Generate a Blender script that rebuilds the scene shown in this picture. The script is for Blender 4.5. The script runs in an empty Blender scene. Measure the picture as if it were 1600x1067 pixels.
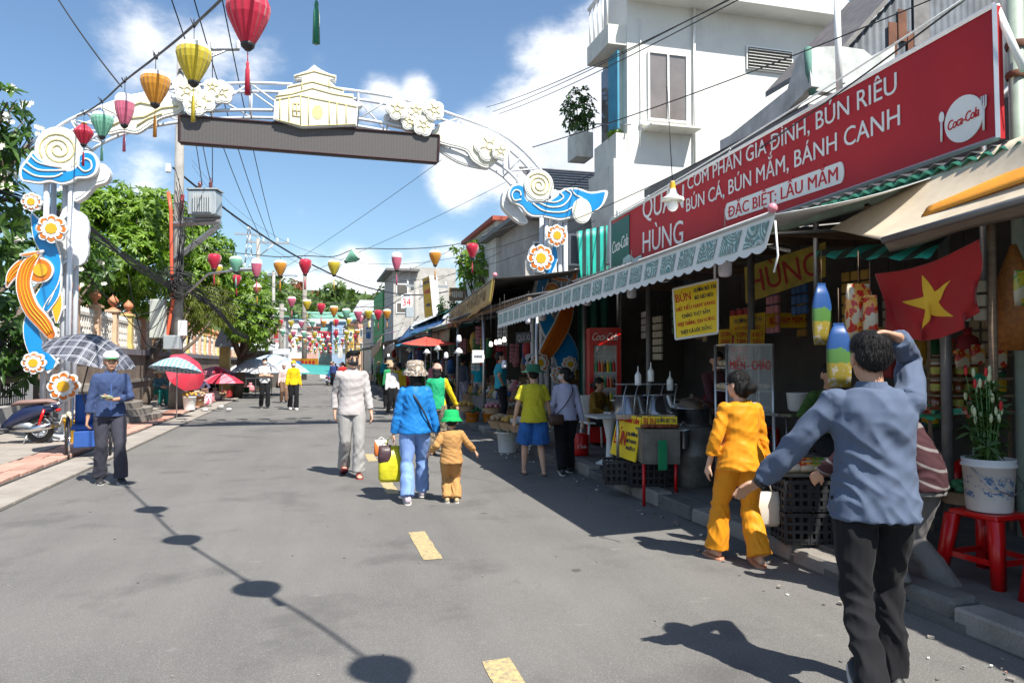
import bpy, bmesh, math, random
import numpy as np
from mathutils import Vector as V, Matrix, noise
from mathutils.geometry import delaunay_2d_cdt
random.seed(7); rnd = random.random; uni = random.uniform
PI = math.pi; R = math.radians
SC = bpy.context.scene
COL = SC.collection
# ------------------------------------------------------------------ camera
CAMZ = 1.55; FPX = 1150.0; YAW = R(15.1); PITCH = math.atan(34.5/FPX)
cd = bpy.data.cameras.new('camera'); cam = bpy.data.objects.new('camera', cd); COL.objects.link(cam)
cam.location = (0, 0, CAMZ); cam.rotation_euler = (PI/2+PITCH, 0, -YAW)
cd.sensor_width = 36; cd.lens = 36*FPX/1600; cd.clip_start = .05; cd.clip_end = 3000
SC.camera = cam
# ------------------------------------------------------------------ sky and sun
SUNV = V((.27, -.64, 1.0)).normalized()
sl = bpy.data.lights.new('sun', 'SUN'); sun = bpy.data.objects.new('sun', sl); COL.objects.link(sun)
sl.energy = 5.0; sl.angle = R(.53); sl.color = (1, .955, .88)
sun.rotation_euler = SUNV.to_track_quat('Z', 'Y').to_euler(); sun.location = (8, -15, 30)
SKY_STRENGTH = .082
SC.view_settings.view_transform = 'Standard'; SC.view_settings.look = 'None'
SC.view_settings.gamma = 1; SC.view_settings.use_curve_mapping = False
SC.view_settings.exposure = .88
SC.render.engine = 'CYCLES'
SC.cycles.max_bounces = 7; SC.cycles.diffuse_bounces = 4; SC.cycles.transparent_max_bounces = 12
SC.cycles.use_denoising = True
RM = cam.rotation_euler.to_matrix(); FWD = V((math.sin(YAW), math.cos(YAW), 0)); CP = V((0, 0, CAMZ))
def ray(u, v): return RM @ V(((u-800)/FPX, -(v-533.5)/FPX, -1))
def W(u, v, D):                       # place at horizontal depth D
 d = ray(u, v); return CP + d*(D/d.dot(FWD))
def GP(u, v, z=0.0):
 d = ray(u, v); return CP + d*((z-CAMZ)/d.z)
def AX(u, v, X):
 d = ray(u, v); return CP + d*(X/d.x)
def AY(u, v, Y):
 d = ray(u, v); return CP + d*(Y/d.y)
def hexc(h):
 if not isinstance(h, str): return tuple(h)
 h = h.lstrip('#'); o = []
 for i in (0, 2, 4):
  c = int(h[i:i+2], 16)/255; o.append(c/12.92 if c <= .04045 else ((c+.055)/1.055)**2.4)
 return tuple(o)
def make_world():
 w = bpy.data.worlds.new('World'); SC.world = w; w.use_nodes = True
 nt = w.node_tree; N = nt.nodes; L = nt.links; N.clear()
 out = N.new('ShaderNodeOutputWorld'); bg = N.new('ShaderNodeBackground'); bg.inputs[1].default_value = SKY_STRENGTH
 sky = N.new('ShaderNodeTexSky'); sky.sky_type = 'NISHITA'; sky.sun_disc = False
 sky.sun_elevation = math.asin(SUNV.z); sky.sun_rotation = math.atan2(SUNV.x, SUNV.y)
 sky.air_density = 1.15; sky.dust_density = .7; sky.ozone_density = 2.0
 tc = N.new('ShaderNodeTexCoord')
 def vm(op, a, b=None):
  n = N.new('ShaderNodeVectorMath'); n.operation = op
  for i, x in enumerate((a, b)):
   if x is None: continue
   if isinstance(x, (tuple, V)): n.inputs[i].default_value = tuple(x)
   else: L.new(x, n.inputs[i])
  return n
 def mt(op, a, b=0, c=0, clamp=False):
  n = N.new('ShaderNodeMath'); n.operation = op; n.use_clamp = clamp
  for i, x in enumerate((a, b, c)):
   if isinstance(x, (int, float)): n.inputs[i].default_value = x
   else: L.new(x, n.inputs[i])
  return n.outputs[0]
 D = vm('NORMALIZE', tc.outputs['Generated']).outputs[0]
 blobs = [(905, 140, 110, 1.15), (850, 205, 95, 1.1), (780, 245, 85, 1.05), (725, 275, 62, .95), (960, 90, 100, 1.1), (880, 90, 62, 1), (930, 260, 120, 1), (1000, 170, 130, 1), (600, 150, 45, .62), (650, 140, 38, .6), (840, 140, 34, .8),
    (570, 170, 40, .5), (230, 60, 75, .54), (310, 75, 85, .60), (200, 125, 55, .54), (270, 140, 90, .54), (390, 120, 75, .46), (340, 30, 50, .46), (500, 120, 50, .3), (225, 290, 60, .62), (190, 300, 50, .5),
    (470, 330, 60, .2), (560, 450, 70, .8), (650, 440, 70, .75), (480, 455, 80, .6), (60, 20, 50, .2), (700, 400, 50, .5), (820, 330, 70, .6)]
 acc = None
 for u, v, r, a in blobs:
  c = ray(u, v).normalized()
  d = vm('DISTANCE', D, c).outputs['Value']
  k = mt('MULTIPLY', mt('SUBTRACT', 1.0, mt('MULTIPLY', d, FPX/r*.72), clamp=True), a*1.25)
  acc = k if acc is None else mt('SMOOTH_MAX', acc, k, .12)
 def nz(scale, det, rough, off):
  n = N.new('ShaderNodeTexNoise'); n.inputs['Scale'].default_value = scale; n.inputs['Detail'].default_value = det
  n.inputs['Roughness'].default_value = rough
  L.new(vm('ADD', vm('MULTIPLY', D, V((1, 1, 1.7))).outputs[0], V(off)).outputs[0], n.inputs['Vector']); return n.outputs['Fac']
 n1 = nz(9, 12, .62, (0, 0, 0)); n2 = nz(5.5, 4, .5, (3.1, .2, 1.3)); n3 = nz(2.2, 6, .55, (7, 1, 2)); n4 = nz(26, 6, .6, (1, 5, 2))
 # clouds elsewhere in the sky: the same sort of broken cumulus
 sz = N.new('ShaderNodeSeparateXYZ'); L.new(D, sz.inputs[0])
 behind = mt('MULTIPLY', mt('SUBTRACT', .62, vm('DOT_PRODUCT', D, FWD).outputs['Value'], clamp=True), 1.6, clamp=True)
 gen = mt('MULTIPLY', mt('SUBTRACT', n3, .42, clamp=True), mt('MULTIPLY', behind, 3.0))
 acc = mt('MAXIMUM', acc, gen)
 dens = mt('ADD', acc, mt('MULTIPLY', mt('SUBTRACT', n1, .52), mt('ADD', mt('MULTIPLY', acc, 1.5, clamp=True), .35)))
 dens = mt('ADD', dens, mt('MULTIPLY', mt('SUBTRACT', n4, .5), .12))
 mr = N.new('ShaderNodeMapRange'); mr.interpolation_type = 'SMOOTHERSTEP'; L.new(dens, mr.inputs[0])
 mr.inputs[1].default_value = .20; mr.inputs[2].default_value = .78
 # body shading of the clouds (sun comes from the right, behind)
 sh = mt('ADD', mt('MULTIPLY', n2, .6), mt('MULTIPLY', n1, .55))
 cr = N.new('ShaderNodeMix'); cr.data_type = 'RGBA'; L.new(mt('MULTIPLY', mt('SUBTRACT', sh, .38, clamp=True), 3.0, clamp=True), cr.inputs[0])
 cr.inputs[6].default_value = (5.6, 6.0, 6.8, 1); cr.inputs[7].default_value = (9.6, 9.7, 9.9, 1)
 # a touch bluer sky
 tint = N.new('ShaderNodeMix'); tint.data_type = 'RGBA'; tint.blend_type = 'MULTIPLY'; tint.inputs[0].default_value = 1
 L.new(sky.outputs[0], tint.inputs[6]); tint.inputs[7].default_value = (.90, 1.02, 1.10, 1)
 mx = N.new('ShaderNodeMix'); mx.data_type = 'RGBA'; L.new(mt('MULTIPLY', mr.outputs[0], .9), mx.inputs[0]); L.new(tint.outputs[2], mx.inputs[6]); L.new(cr.outputs[2], mx.inputs[7])
 L.new(mx.outputs[2], bg.inputs[0]); L.new(bg.outputs[0], out.inputs[0])
 w.cycles.sampling_method = 'MANUAL'; w.cycles.sample_map_resolution = 512
make_world()
# ------------------------------------------------------------------ materials
_M = {}
def mk(name, col=(.5, .5, .5), rough=.7, var=.18, vs=5, bump=0, bs=90, metal=0, spec=.4, emit=0, orand=0, alpha=1, trans=0, coat=0, dirt=0, stretch=None, sheen=0, sub=0):
 if name in _M: return _M[name]
 m = bpy.data.materials.new(name); m.use_nodes = True; nt = m.node_tree; N = nt.nodes; L = nt.links
 b = N['Principled BSDF']; c = hexc(col)
 b.inputs['Roughness'].default_value = rough; b.inputs['Metallic'].default_value = metal
 b.inputs['Specular IOR Level'].default_value = spec
 if coat: b.inputs['Coat Weight'].default_value = coat; b.inputs['Coat Roughness'].default_value = .15
 if sheen: b.inputs['Sheen Weight'].default_value = sheen
 if trans: b.inputs['Transmission Weight'].default_value = trans; b.inputs['IOR'].default_value = 1.3
 if alpha < 1: b.inputs['Alpha'].default_value = alpha
 tc = N.new('ShaderNodeTexCoord'); vec = tc.outputs['Object']
 if stretch:
  mp = N.new('ShaderNodeMapping'); mp.inputs['Scale'].default_value = stretch; L.new(vec, mp.inputs[0]); vec = mp.outputs[0]
 col_out = None
 if var or orand or dirt:
  nz = N.new('ShaderNodeTexNoise'); nz.inputs['Scale'].default_value = vs; nz.inputs['Detail'].default_value = 8; nz.inputs['Roughness'].default_value = .62
  L.new(vec, nz.inputs['Vector'])
  mr = N.new('ShaderNodeMapRange'); L.new(nz.outputs['Fac'], mr.inputs[0]); mr.inputs[1].default_value = .28; mr.inputs[2].default_value = .72
  mr.inputs[3].default_value = 1-var; mr.inputs[4].default_value = 1+var*.55
  f = mr.outputs[0]
  if orand:
   oi = N.new('ShaderNodeObjectInfo'); m2 = N.new('ShaderNodeMapRange'); L.new(oi.outputs['Random'], m2.inputs[0])
   m2.inputs[3].default_value = 1-orand; m2.inputs[4].default_value = 1+orand*.7
   mu = N.new('ShaderNodeMath'); mu.operation = 'MULTIPLY'; L.new(f, mu.inputs[0]); L.new(m2.outputs[0], mu.inputs[1]); f = mu.outputs[0]
  mc = N.new('ShaderNodeVectorMath'); mc.operation = 'SCALE'; mc.inputs[0].default_value = c; L.new(f, mc.inputs['Scale'])
  col_out = mc.outputs[0]
  if dirt:
   n2 = N.new('ShaderNodeTexNoise'); n2.inputs['Scale'].default_value = vs*.45; n2.inputs['Detail'].default_value = 10; n2.inputs['Roughness'].default_value = .7
   mp2 = N.new('ShaderNodeMapping'); mp2.inputs['Scale'].default_value = (1, 1, .35); L.new(tc.outputs['Object'], mp2.inputs[0]); L.new(mp2.outputs[0], n2.inputs['Vector'])
   r2 = N.new('ShaderNodeMapRange'); L.new(n2.outputs['Fac'], r2.inputs[0]); r2.inputs[1].default_value = .52; r2.inputs[2].default_value = .75; r2.inputs[4].default_value = dirt
   mm = N.new('ShaderNodeMix'); mm.data_type = 'RGBA'; L.new(r2.outputs[0], mm.inputs[0]); L.new(col_out, mm.inputs[6]); mm.inputs[7].default_value = (.09, .08, .06, 1); col_out = mm.outputs[2]
  L.new(col_out, b.inputs['Base Color'])
 else: b.inputs['Base Color'].default_value = (*c, 1)
 if emit:
  b.inputs['Emission Color'].default_value = (*c, 1); b.inputs['Emission Strength'].default_value = emit
 if bump:
  n3 = N.new('ShaderNodeTexNoise'); n3.inputs['Scale'].default_value = bs; n3.inputs['Detail'].default_value = 4; L.new(vec, n3.inputs['Vector'])
  bp = N.new('ShaderNodeBump'); bp.inputs['Strength'].default_value = min(1, bump); bp.inputs['Distance'].default_value = .01
  L.new(n3.outputs['Fac'], bp.inputs['Height']); L.new(bp.outputs[0], b.inputs['Normal'])
 _M[name] = m; return m
def shader(name, fn, **kw):
 """material whose base colour comes out of fn(N, L, texcoord) -> socket"""
 if name in _M: return _M[name]
 m = mk(name, (.5, .5, .5), var=0, **kw); nt = m.node_tree
 s = fn(nt.nodes, nt.links, nt.nodes['Texture Coordinate'])
 nt.links.new(s, nt.nodes['Principled BSDF'].inputs['Base Color']); return m
def nmath(N, L, op, a, b=0.0, c=0.0, clamp=False):
 n = N.new('ShaderNodeMath'); n.operation = op; n.use_clamp = clamp
 for i, x in enumerate((a, b, c)):
  if isinstance(x, (int, float)): n.inputs[i].default_value = x
  else: L.new(x, n.inputs[i])
 return n.outputs[0]
def nmix(N, L, f, a, b, blend='MIX'):
 n = N.new('ShaderNodeMix'); n.data_type = 'RGBA'; n.blend_type = blend
 for i, x in ((0, f), (6, a), (7, b)):
  if isinstance(x, (int, float)): n.inputs[i].default_value = x
  elif isinstance(x, (tuple, str)): n.inputs[i].default_value = (*hexc(x), 1)
  else: L.new(x, n.inputs[i])
 return n.outputs[2]
def nnoise(N, L, vec, s, d=6, r=.6):
 n = N.new('ShaderNodeTexNoise'); n.inputs['Scale'].default_value = s; n.inputs['Detail'].default_value = d; n.inputs['Roughness'].default_value = r
 L.new(vec, n.inputs['Vector']); return n.outputs['Fac']
def nstep(N, L, x, a, b, lo=0.0, hi=1.0):
 n = N.new('ShaderNodeMapRange'); L.new(x, n.inputs[0]); n.inputs[1].default_value = a; n.inputs[2].default_value = b; n.inputs[3].default_value = lo; n.inputs[4].default_value = hi
 return n.outputs[0]
def nsep(N, L, vec):
 n = N.new('ShaderNodeSeparateXYZ'); L.new(vec, n.inputs[0]); return n.outputs
# ------------------------------------------------------------------ mesh builder
INV = {}
ORD = 'first second third fourth fifth sixth seventh eighth ninth tenth eleventh twelfth thirteenth fourteenth fifteenth sixteenth seventeenth eighteenth nineteenth twentieth'.split()
def tag(o, label=None, cat=None, group=None, kind=None):
 if label: o['label'] = label
 if cat: o['category'] = cat
 if group: o['group'] = group
 if kind: o['kind'] = kind
 return o
def T(name, label, cat, loc=(0, 0, 0), rz=0, group=None, kind=None):
 o = bpy.data.objects.new(name, None); COL.objects.link(o); o.location = loc; o.rotation_euler = (0, 0, rz); o.empty_display_size = .1
 INV[o.name] = (Matrix.Translation(V(loc)) @ Matrix.Rotation(rz, 4, 'Z')).inverted()
 return tag(o, label, cat, group, kind)
def copy_tree(o, parent=None):
 c = o.copy(); COL.objects.link(c); c.parent = parent
 if o.name in INV: INV[c.name] = INV[o.name]
 for ch in list(o.children): copy_tree(ch, c)
 return c
def perp(d):
 d = d.normalized(); a = V((0, 0, 1)) if abs(d.z) < .9 else V((1, 0, 0))
 x = d.cross(a).normalized(); return x, d.cross(x).normalized()
class MB:
 def __init__(s): s.v = []; s.f = []; s.m = []; s.uv = None; s.sm = []
 def add(s, vs, fs, m=0, sm=False):
  b = len(s.v); s.v += [tuple(x) for x in vs]
  for f in fs: s.f.append(tuple(i+b for i in f)); s.m.append(m); s.sm.append(sm)
  return s
 def box(s, c, d, rz=0, m=0, mat=None, bev=0):
  c = V(c); x, y, z = d[0]/2, d[1]/2, d[2]/2
  M_ = mat if mat is not None else Matrix.Rotation(rz, 3, 'Z')
  if bev:
   k = bev; vs = [];
   for sz in (-1, 1):
    for (px, py) in ((-x+k, -y), (x-k, -y), (x, -y+k), (x, y-k), (x-k, y), (-x+k, y), (-x, y-k), (-x, -y+k)): vs.append((px, py, sz*(z-k)))
   for sz in (-1, 1):
    for (px, py) in ((-x+k, -y+k), (x-k, -y+k), (x-k, -y+k), (x-k, y-k), (x-k, y-k), (-x+k, y-k), (-x+k, y-k), (-x+k, -y+k)): vs.append((px, py, sz*z))
   fs = [(i, (i+1) % 8, 8+(i+1) % 8, 8+i) for i in range(8)]
   fs += [(24+i, 8+i, 8+(i+1) % 8, 24+(i+1) % 8)[::-1] for i in range(8)] + [(16+i, i, (i+1) % 8, 16+(i+1) % 8) for i in range(8)]
   fs += [(24, 25, 27, 29), (16, 21, 19, 17)]
   return s.add([c+M_ @ V(p) for p in vs], fs, m)
  vs = [c+M_ @ V(p) for p in ((-x, -y, -z), (x, -y, -z), (x, y, -z), (-x, y, -z), (-x, -y, z), (x, -y, z), (x, y, z), (-x, y, z))]
  return s.add(vs, [(0, 3, 2, 1), (4, 5, 6, 7), (0, 1, 5, 4), (1, 2, 6, 5), (2, 3, 7, 6), (3, 0, 4, 7)], m)
 def bx(s, x0, x1, y0, y1, z0, z1, m=0): return s.box(((x0+x1)/2, (y0+y1)/2, (z0+z1)/2), (abs(x1-x0), abs(y1-y0), abs(z1-z0)), m=m)
 def tube(s, pts, r, n=8, m=0, sm=True, cap=True, rb=None):
  pts = [V(p) for p in pts]; k = len(pts); rs = [r]*k if isinstance(r, (int, float)) else list(r)
  rbs = rs if rb is None else ([rb]*k if isinstance(rb, (int, float)) else list(rb))
  vs = []; x = None
  for i in range(k):
   d = (pts[min(i+1, k-1)]-pts[max(i-1, 0)])
   if d.length < 1e-9: d = V((0, 0, 1))
   d.normalize()
   if x is None: x, y = perp(d)
   else:
    x = (x-d*x.dot(d));
    if x.length < 1e-6: x, y = perp(d)
    x.normalize(); y = d.cross(x)
   for j in range(n):
    a = 2*PI*j/n; vs.append(pts[i]+x*(math.cos(a)*rs[i])+y*(math.sin(a)*rbs[i]))
  fs = [(i*n+j, i*n+(j+1) % n, (i+1)*n+(j+1) % n, (i+1)*n+j) for i in range(k-1) for j in range(n)]
  s.add(vs, fs, m, sm)
  if cap: b = len(s.v)-len(vs); s.f += [tuple(range(b+n-1, b-1, -1)), tuple(range(b+(k-1)*n, b+k*n))]; s.m += [m, m]; s.sm += [False, False]
  return s
 def loft(s, rings, n=16, m=0, sm=True, cap=True, pw=1.0):
  """rings: (center, ax vector, bx vector)"""
  vs = []
  for c, ax, bx in rings:
   for j in range(n):
    a = 2*PI*j/n; ca, sa = math.cos(a), math.sin(a)
    if pw != 1: ca = math.copysign(abs(ca)**pw, ca); sa = math.copysign(abs(sa)**pw, sa)
    vs.append(V(c)+V(ax)*ca+V(bx)*sa)
  k = len(rings); fs = [(i*n+j, i*n+(j+1) % n, (i+1)*n+(j+1) % n, (i+1)*n+j) for i in range(k-1) for j in range(n)]
  if cap: fs += [tuple(range(n-1, -1, -1)), tuple(range((k-1)*n, k*n))]
  return s.add(vs, fs, m, sm)
 def lathe(s, prof, o=(0, 0, 0), n=16, m=0, sm=True, ax=None, cap=False, rib=0):
  o = V(o); z = V((0, 0, 1)) if ax is None else V(ax).normalized(); x, y = (V((1, 0, 0)), V((0, 1, 0))) if ax is None else perp(z)
  vs = []
  for r, h in prof:
   for j in range(n):
    a = 2*PI*j/n; rr = r*(1-rib*(j % 2)); vs.append(o+x*(math.cos(a)*rr)+y*(math.sin(a)*rr)+z*h)
  k = len(prof); fs = [(i*n+j, i*n+(j+1) % n, (i+1)*n+(j+1) % n, (i+1)*n+j) for i in range(k-1) for j in range(n)]
  if cap: fs += [tuple(range(n-1, -1, -1)), tuple(range((k-1)*n, k*n))]
  return s.add(vs, fs, m, sm)
 def ell(s, c, r, n=12, k=8, m=0, rot=None):
  vs = []; c = V(c)
  for i in range(1, k):
   t = PI*i/k
   for j in range(n):
    a = 2*PI*j/n; p = V((r[0]*math.sin(t)*math.cos(a), r[1]*math.sin(t)*math.sin(a), -r[2]*math.cos(t)))
    vs.append(c+(rot @ p if rot is not None else p))
  b0 = len(vs); e = V((0, 0, r[2])); e = rot @ e if rot is not None else e; vs += [c-e, c+e]
  fs = [(i*n+j, i*n+(j+1) % n, (i+1)*n+(j+1) % n, (i+1)*n+j) for i in range(k-2) for j in range(n)]
  fs += [(b0, (j+1) % n, j) for j in range(n)]+[(b0+1, (k-2)*n+j, (k-2)*n+(j+1) % n) for j in range(n)]
  return s.add(vs, fs, m, True)
 def prism(s, pts, off, m=0, ms=None):
  """closed outline of 3D points, given thickness vector"""
  pts = [V(p) for p in pts]; off = V(off); n = len(pts); ms = m if ms is None else ms
  if n > 6:
   nr = V((0, 0, 0))
   for i in range(n): nr += (pts[i]-pts[0]).cross(pts[(i+1) % n]-pts[0])
   nr.normalize(); x, y = perp(nr); o = pts[0]
   if x.cross(y).dot(nr) < 0: y = -y
   v2, _, f2, _, _, _ = delaunay_2d_cdt([V(((p-o).dot(x), (p-o).dot(y))) for p in pts], [], [list(range(n))], 1, 1e-5)
   v3 = [o+x*q[0]+y*q[1] for q in v2]; b = len(s.v); k = len(v3)
   s.v += [tuple(p) for p in v3]+[tuple(p+off) for p in v3]
   flip = nr.dot(off) > 0
   for f in f2:
    f = list(f); s.f.append(tuple(b+i for i in (f[::-1] if flip else f))); s.f.append(tuple(b+k+i for i in (f if flip else f[::-1]))); s.m += [m, m]; s.sm += [False]*2
   b = len(s.v); s.v += [tuple(p) for p in pts]+[tuple(p+off) for p in pts]
  else:
   b = len(s.v); s.v += [tuple(p) for p in pts]+[tuple(p+off) for p in pts]
   s.f += [tuple(range(b, b+n)), tuple(range(b+2*n-1, b+n-1, -1))]; s.m += [m, m]; s.sm += [False]*2
  for i in range(n): s.f.append((b+i, b+n+i, b+n+(i+1) % n, b+(i+1) % n)); s.m.append(ms); s.sm.append(False)
  return s
 def quad(s, a, b, c, d, m=0): return s.add([a, b, c, d], [(0, 1, 2, 3)], m)
 def grid(s, fn, nu, nv, m=0, sm=True, thick=0):
  P = [[V(fn(i/nu, j/nv)) for j in range(nv+1)] for i in range(nu+1)]
  vs = [P[i][j] for i in range(nu+1) for j in range(nv+1)]; w = nv+1
  fs = [(i*w+j, (i+1)*w+j, (i+1)*w+j+1, i*w+j+1) for i in range(nu) for j in range(nv)]
  if thick:
   k = len(vs); nn = []
   for i in range(nu+1):
    for j in range(nv+1):
     a = P[min(i+1, nu)][j]-P[max(i-1, 0)][j]; b = P[i][min(j+1, nv)]-P[i][max(j-1, 0)]; q = a.cross(b)
     nn.append(q.normalized() if q.length > 1e-9 else V((0, 0, 1)))
   vs = vs+[vs[t]-nn[t]*thick for t in range(k)]
   fs = fs+[tuple(x+k for x in f[::-1]) for f in fs]
   edge = [i*w for i in range(nu+1)]+[nu*w+j for j in range(1, nv+1)]+[i*w+nv for i in range(nu-1, -1, -1)]+[j for j in range(nv-1, 0, -1)]
   for t in range(len(edge)):
    a, b = edge[t], edge[(t+1) % len(edge)]; fs.append((b, a, a+k, b+k))
  return s.add(vs, fs, m, sm)
 def build(s, name, mats, parent=None, label=None, cat=None, group=None, kind=None, origin=None, local=False, rz=0):
  if not isinstance(mats, (list, tuple)): mats = [mats]
  if parent is not None:
   I = Matrix() if local else INV[parent.name]
  else:
   a = np.array(s.v); o = V((a[:, 0].mean(), a[:, 1].mean(), a[:, 2].min())) if origin is None else V(origin)
   I = (Matrix.Translation(o) @ Matrix.Rotation(rz, 4, 'Z')).inverted()
  a = np.array(s.v, dtype=float); a = a @ np.array(I.to_3x3()).T+np.array(I.translation)
  me = bpy.data.meshes.new(name); me.from_pydata(a.tolist(), [], s.f)
  for m_ in mats: me.materials.append(m_)
  if len(mats) > 1: me.polygons.foreach_set('material_index', s.m)
  me.polygons.foreach_set('use_smooth', s.sm)
  if s.uv is not None:
   uvl = me.uv_layers.new(name='UVMap'); li = np.empty(len(me.loops), dtype=np.int32); me.loops.foreach_get('vertex_index', li)
   uvl.data.foreach_set('uv', np.array(s.uv)[li].ravel())
  me.update()
  ob = bpy.data.objects.new(name, me); COL.objects.link(ob)
  if parent is not None: ob.parent = parent; INV[ob.name] = INV[parent.name]
  else: ob.location = o; ob.rotation_euler = (0, 0, rz); INV[ob.name] = I
  return tag(ob, label, cat, group, kind)
def mesh_np(name, verts, faces, mat, parent=None, label=None, cat=None, group=None, kind=None, origin=(0, 0, 0), smooth=False):
 """quads or tris from numpy arrays, quickly"""
 me = bpy.data.meshes.new(name); o = np.array(origin, dtype=float)
 v = np.asarray(verts, dtype=np.float32)-o.astype(np.float32); f = np.asarray(faces, dtype=np.int32); k = f.shape[1]
 me.vertices.add(len(v)); me.vertices.foreach_set('co', v.ravel())
 me.loops.add(f.size); me.loops.foreach_set('vertex_index', f.ravel())
 me.polygons.add(len(f)); me.polygons.foreach_set('loop_start', np.arange(0, f.size, k, dtype=np.int32)); me.polygons.foreach_set('loop_total', np.full(len(f), k, dtype=np.int32))
 if smooth: me.polygons.foreach_set('use_smooth', np.ones(len(f), dtype=bool))
 me.update(calc_edges=True)
 for m_ in (mat if isinstance(mat, list) else [mat]): me.materials.append(m_)
 ob = bpy.data.objects.new(name, me); COL.objects.link(ob)
 if parent is not None: ob.parent = parent; ob.location = V(origin)-INV[parent.name].inverted().translation
 else: ob.location = origin
 return tag(ob, label, cat, group, kind)
_TX = {}
_S2 = bpy.data.scenes.new('bench')
def evalmesh(o):                                        # evaluate one object apart from the big scene
 _S2.collection.objects.link(o); vl = _S2.view_layers[0]; vl.update(); return bpy.data.meshes.new_from_object(o.evaluated_get(vl.depsgraph))
def text_mesh(txt, bold=0.0, shear=0.0, space=1.0, ext=.01):
 k = (txt, bold, shear, space, ext)
 if k in _TX: return _TX[k]
 c = bpy.data.curves.new('t', 'FONT'); c.body = txt.replace('Đ', 'D').replace('Ơ', 'O').replace('Ư', 'U'); c.align_x = 'LEFT'; c.offset = bold; c.shear = shear; c.space_character = space; c.extrude = ext; c.resolution_u = 3
 o = bpy.data.objects.new('t', c); me = evalmesh(o)
 bpy.data.objects.remove(o); bpy.data.curves.remove(c)
 a = np.empty(len(me.vertices)*3); me.vertices.foreach_get('co', a); a = a.reshape(-1, 3)
 fs = [tuple(p.vertices) for p in me.polygons]; bpy.data.meshes.remove(me)
 for i, ch_ in enumerate(txt):                          # barred D and horned vowels, drawn on
  if ch_ in 'ĐƠƯ':
   r_ = text_mesh(txt[:i].replace('Đ', 'D').replace('Ơ', 'O').replace('Ư', 'U')+{'Đ': 'D', 'Ơ': 'O', 'Ư': 'U'}[ch_], 0, shear, space, ext)[0][:, 0].max()
   w_ = np.ptp(text_mesh({'Đ': 'D', 'Ơ': 'O', 'Ư': 'U'}[ch_], 0, shear, space, ext)[0][:, 0])
   x0, x1, y0, y1 = (r_-w_-.09, r_-w_*.45, .325, .405) if ch_ == 'Đ' else (r_-.10, r_+.09, .60, .76)
   zz = [(-ext*1.02, ext*1.02)][0]; b = len(a); q = [(x0, y0), (x1, y0), (x1, y1), (x0+(.0 if ch_ == 'Đ' else .11), y1)]
   a = np.vstack([a]+[[(x, y, z)] for z in zz for x, y in q]); fs += [(b, b+3, b+2, b+1), (b+4, b+5, b+6, b+7)]+[(b+k, b+(k+1) % 4, b+4+(k+1) % 4, b+4+k) for k in range(4)]
 _TX[k] = (a, fs); return _TX[k]
def text(txt, o, xd, yd, w, h, mat, parent, bold=.006, shear=0, space=1, name='lettering', ext=.003, base=False):
 """lettering centred on o, w wide, cap height h (w None keeps natural width)"""
 a, fs = text_mesh(txt, 0, shear, space, .5)
 a = a.copy(); xd = V(xd).normalized(); yd = V(yd).normalized(); zd = xd.cross(yd)
 cx = (a[:, 0].min()+a[:, 0].max())/2; nw = a[:, 0].max()-a[:, 0].min(); sy = h/.70
 sx = sy if w is None else w/nw
 a[:, 0] = (a[:, 0]-cx)*sx; a[:, 1] = (a[:, 1]-.35)*sy; a[:, 2] *= ext*2
 mb = MB()
 for k, (dx, dy) in enumerate(((0, 0), (-1, 0), (1, 0), (0, .7)) if bold else ((0, 0),)):   # strokes thickened by overlaid copies
  q = a+np.array((dx*bold*2.2*sx, dy*bold*1.6*sy, k*.0007)); P = np.outer(q[:, 0], xd)+np.outer(q[:, 1], yd)+np.outer(q[:, 2], zd)+np.array(V(o)); mb.add(P.tolist(), fs); return mb.build(name, mat, parent)
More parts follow.
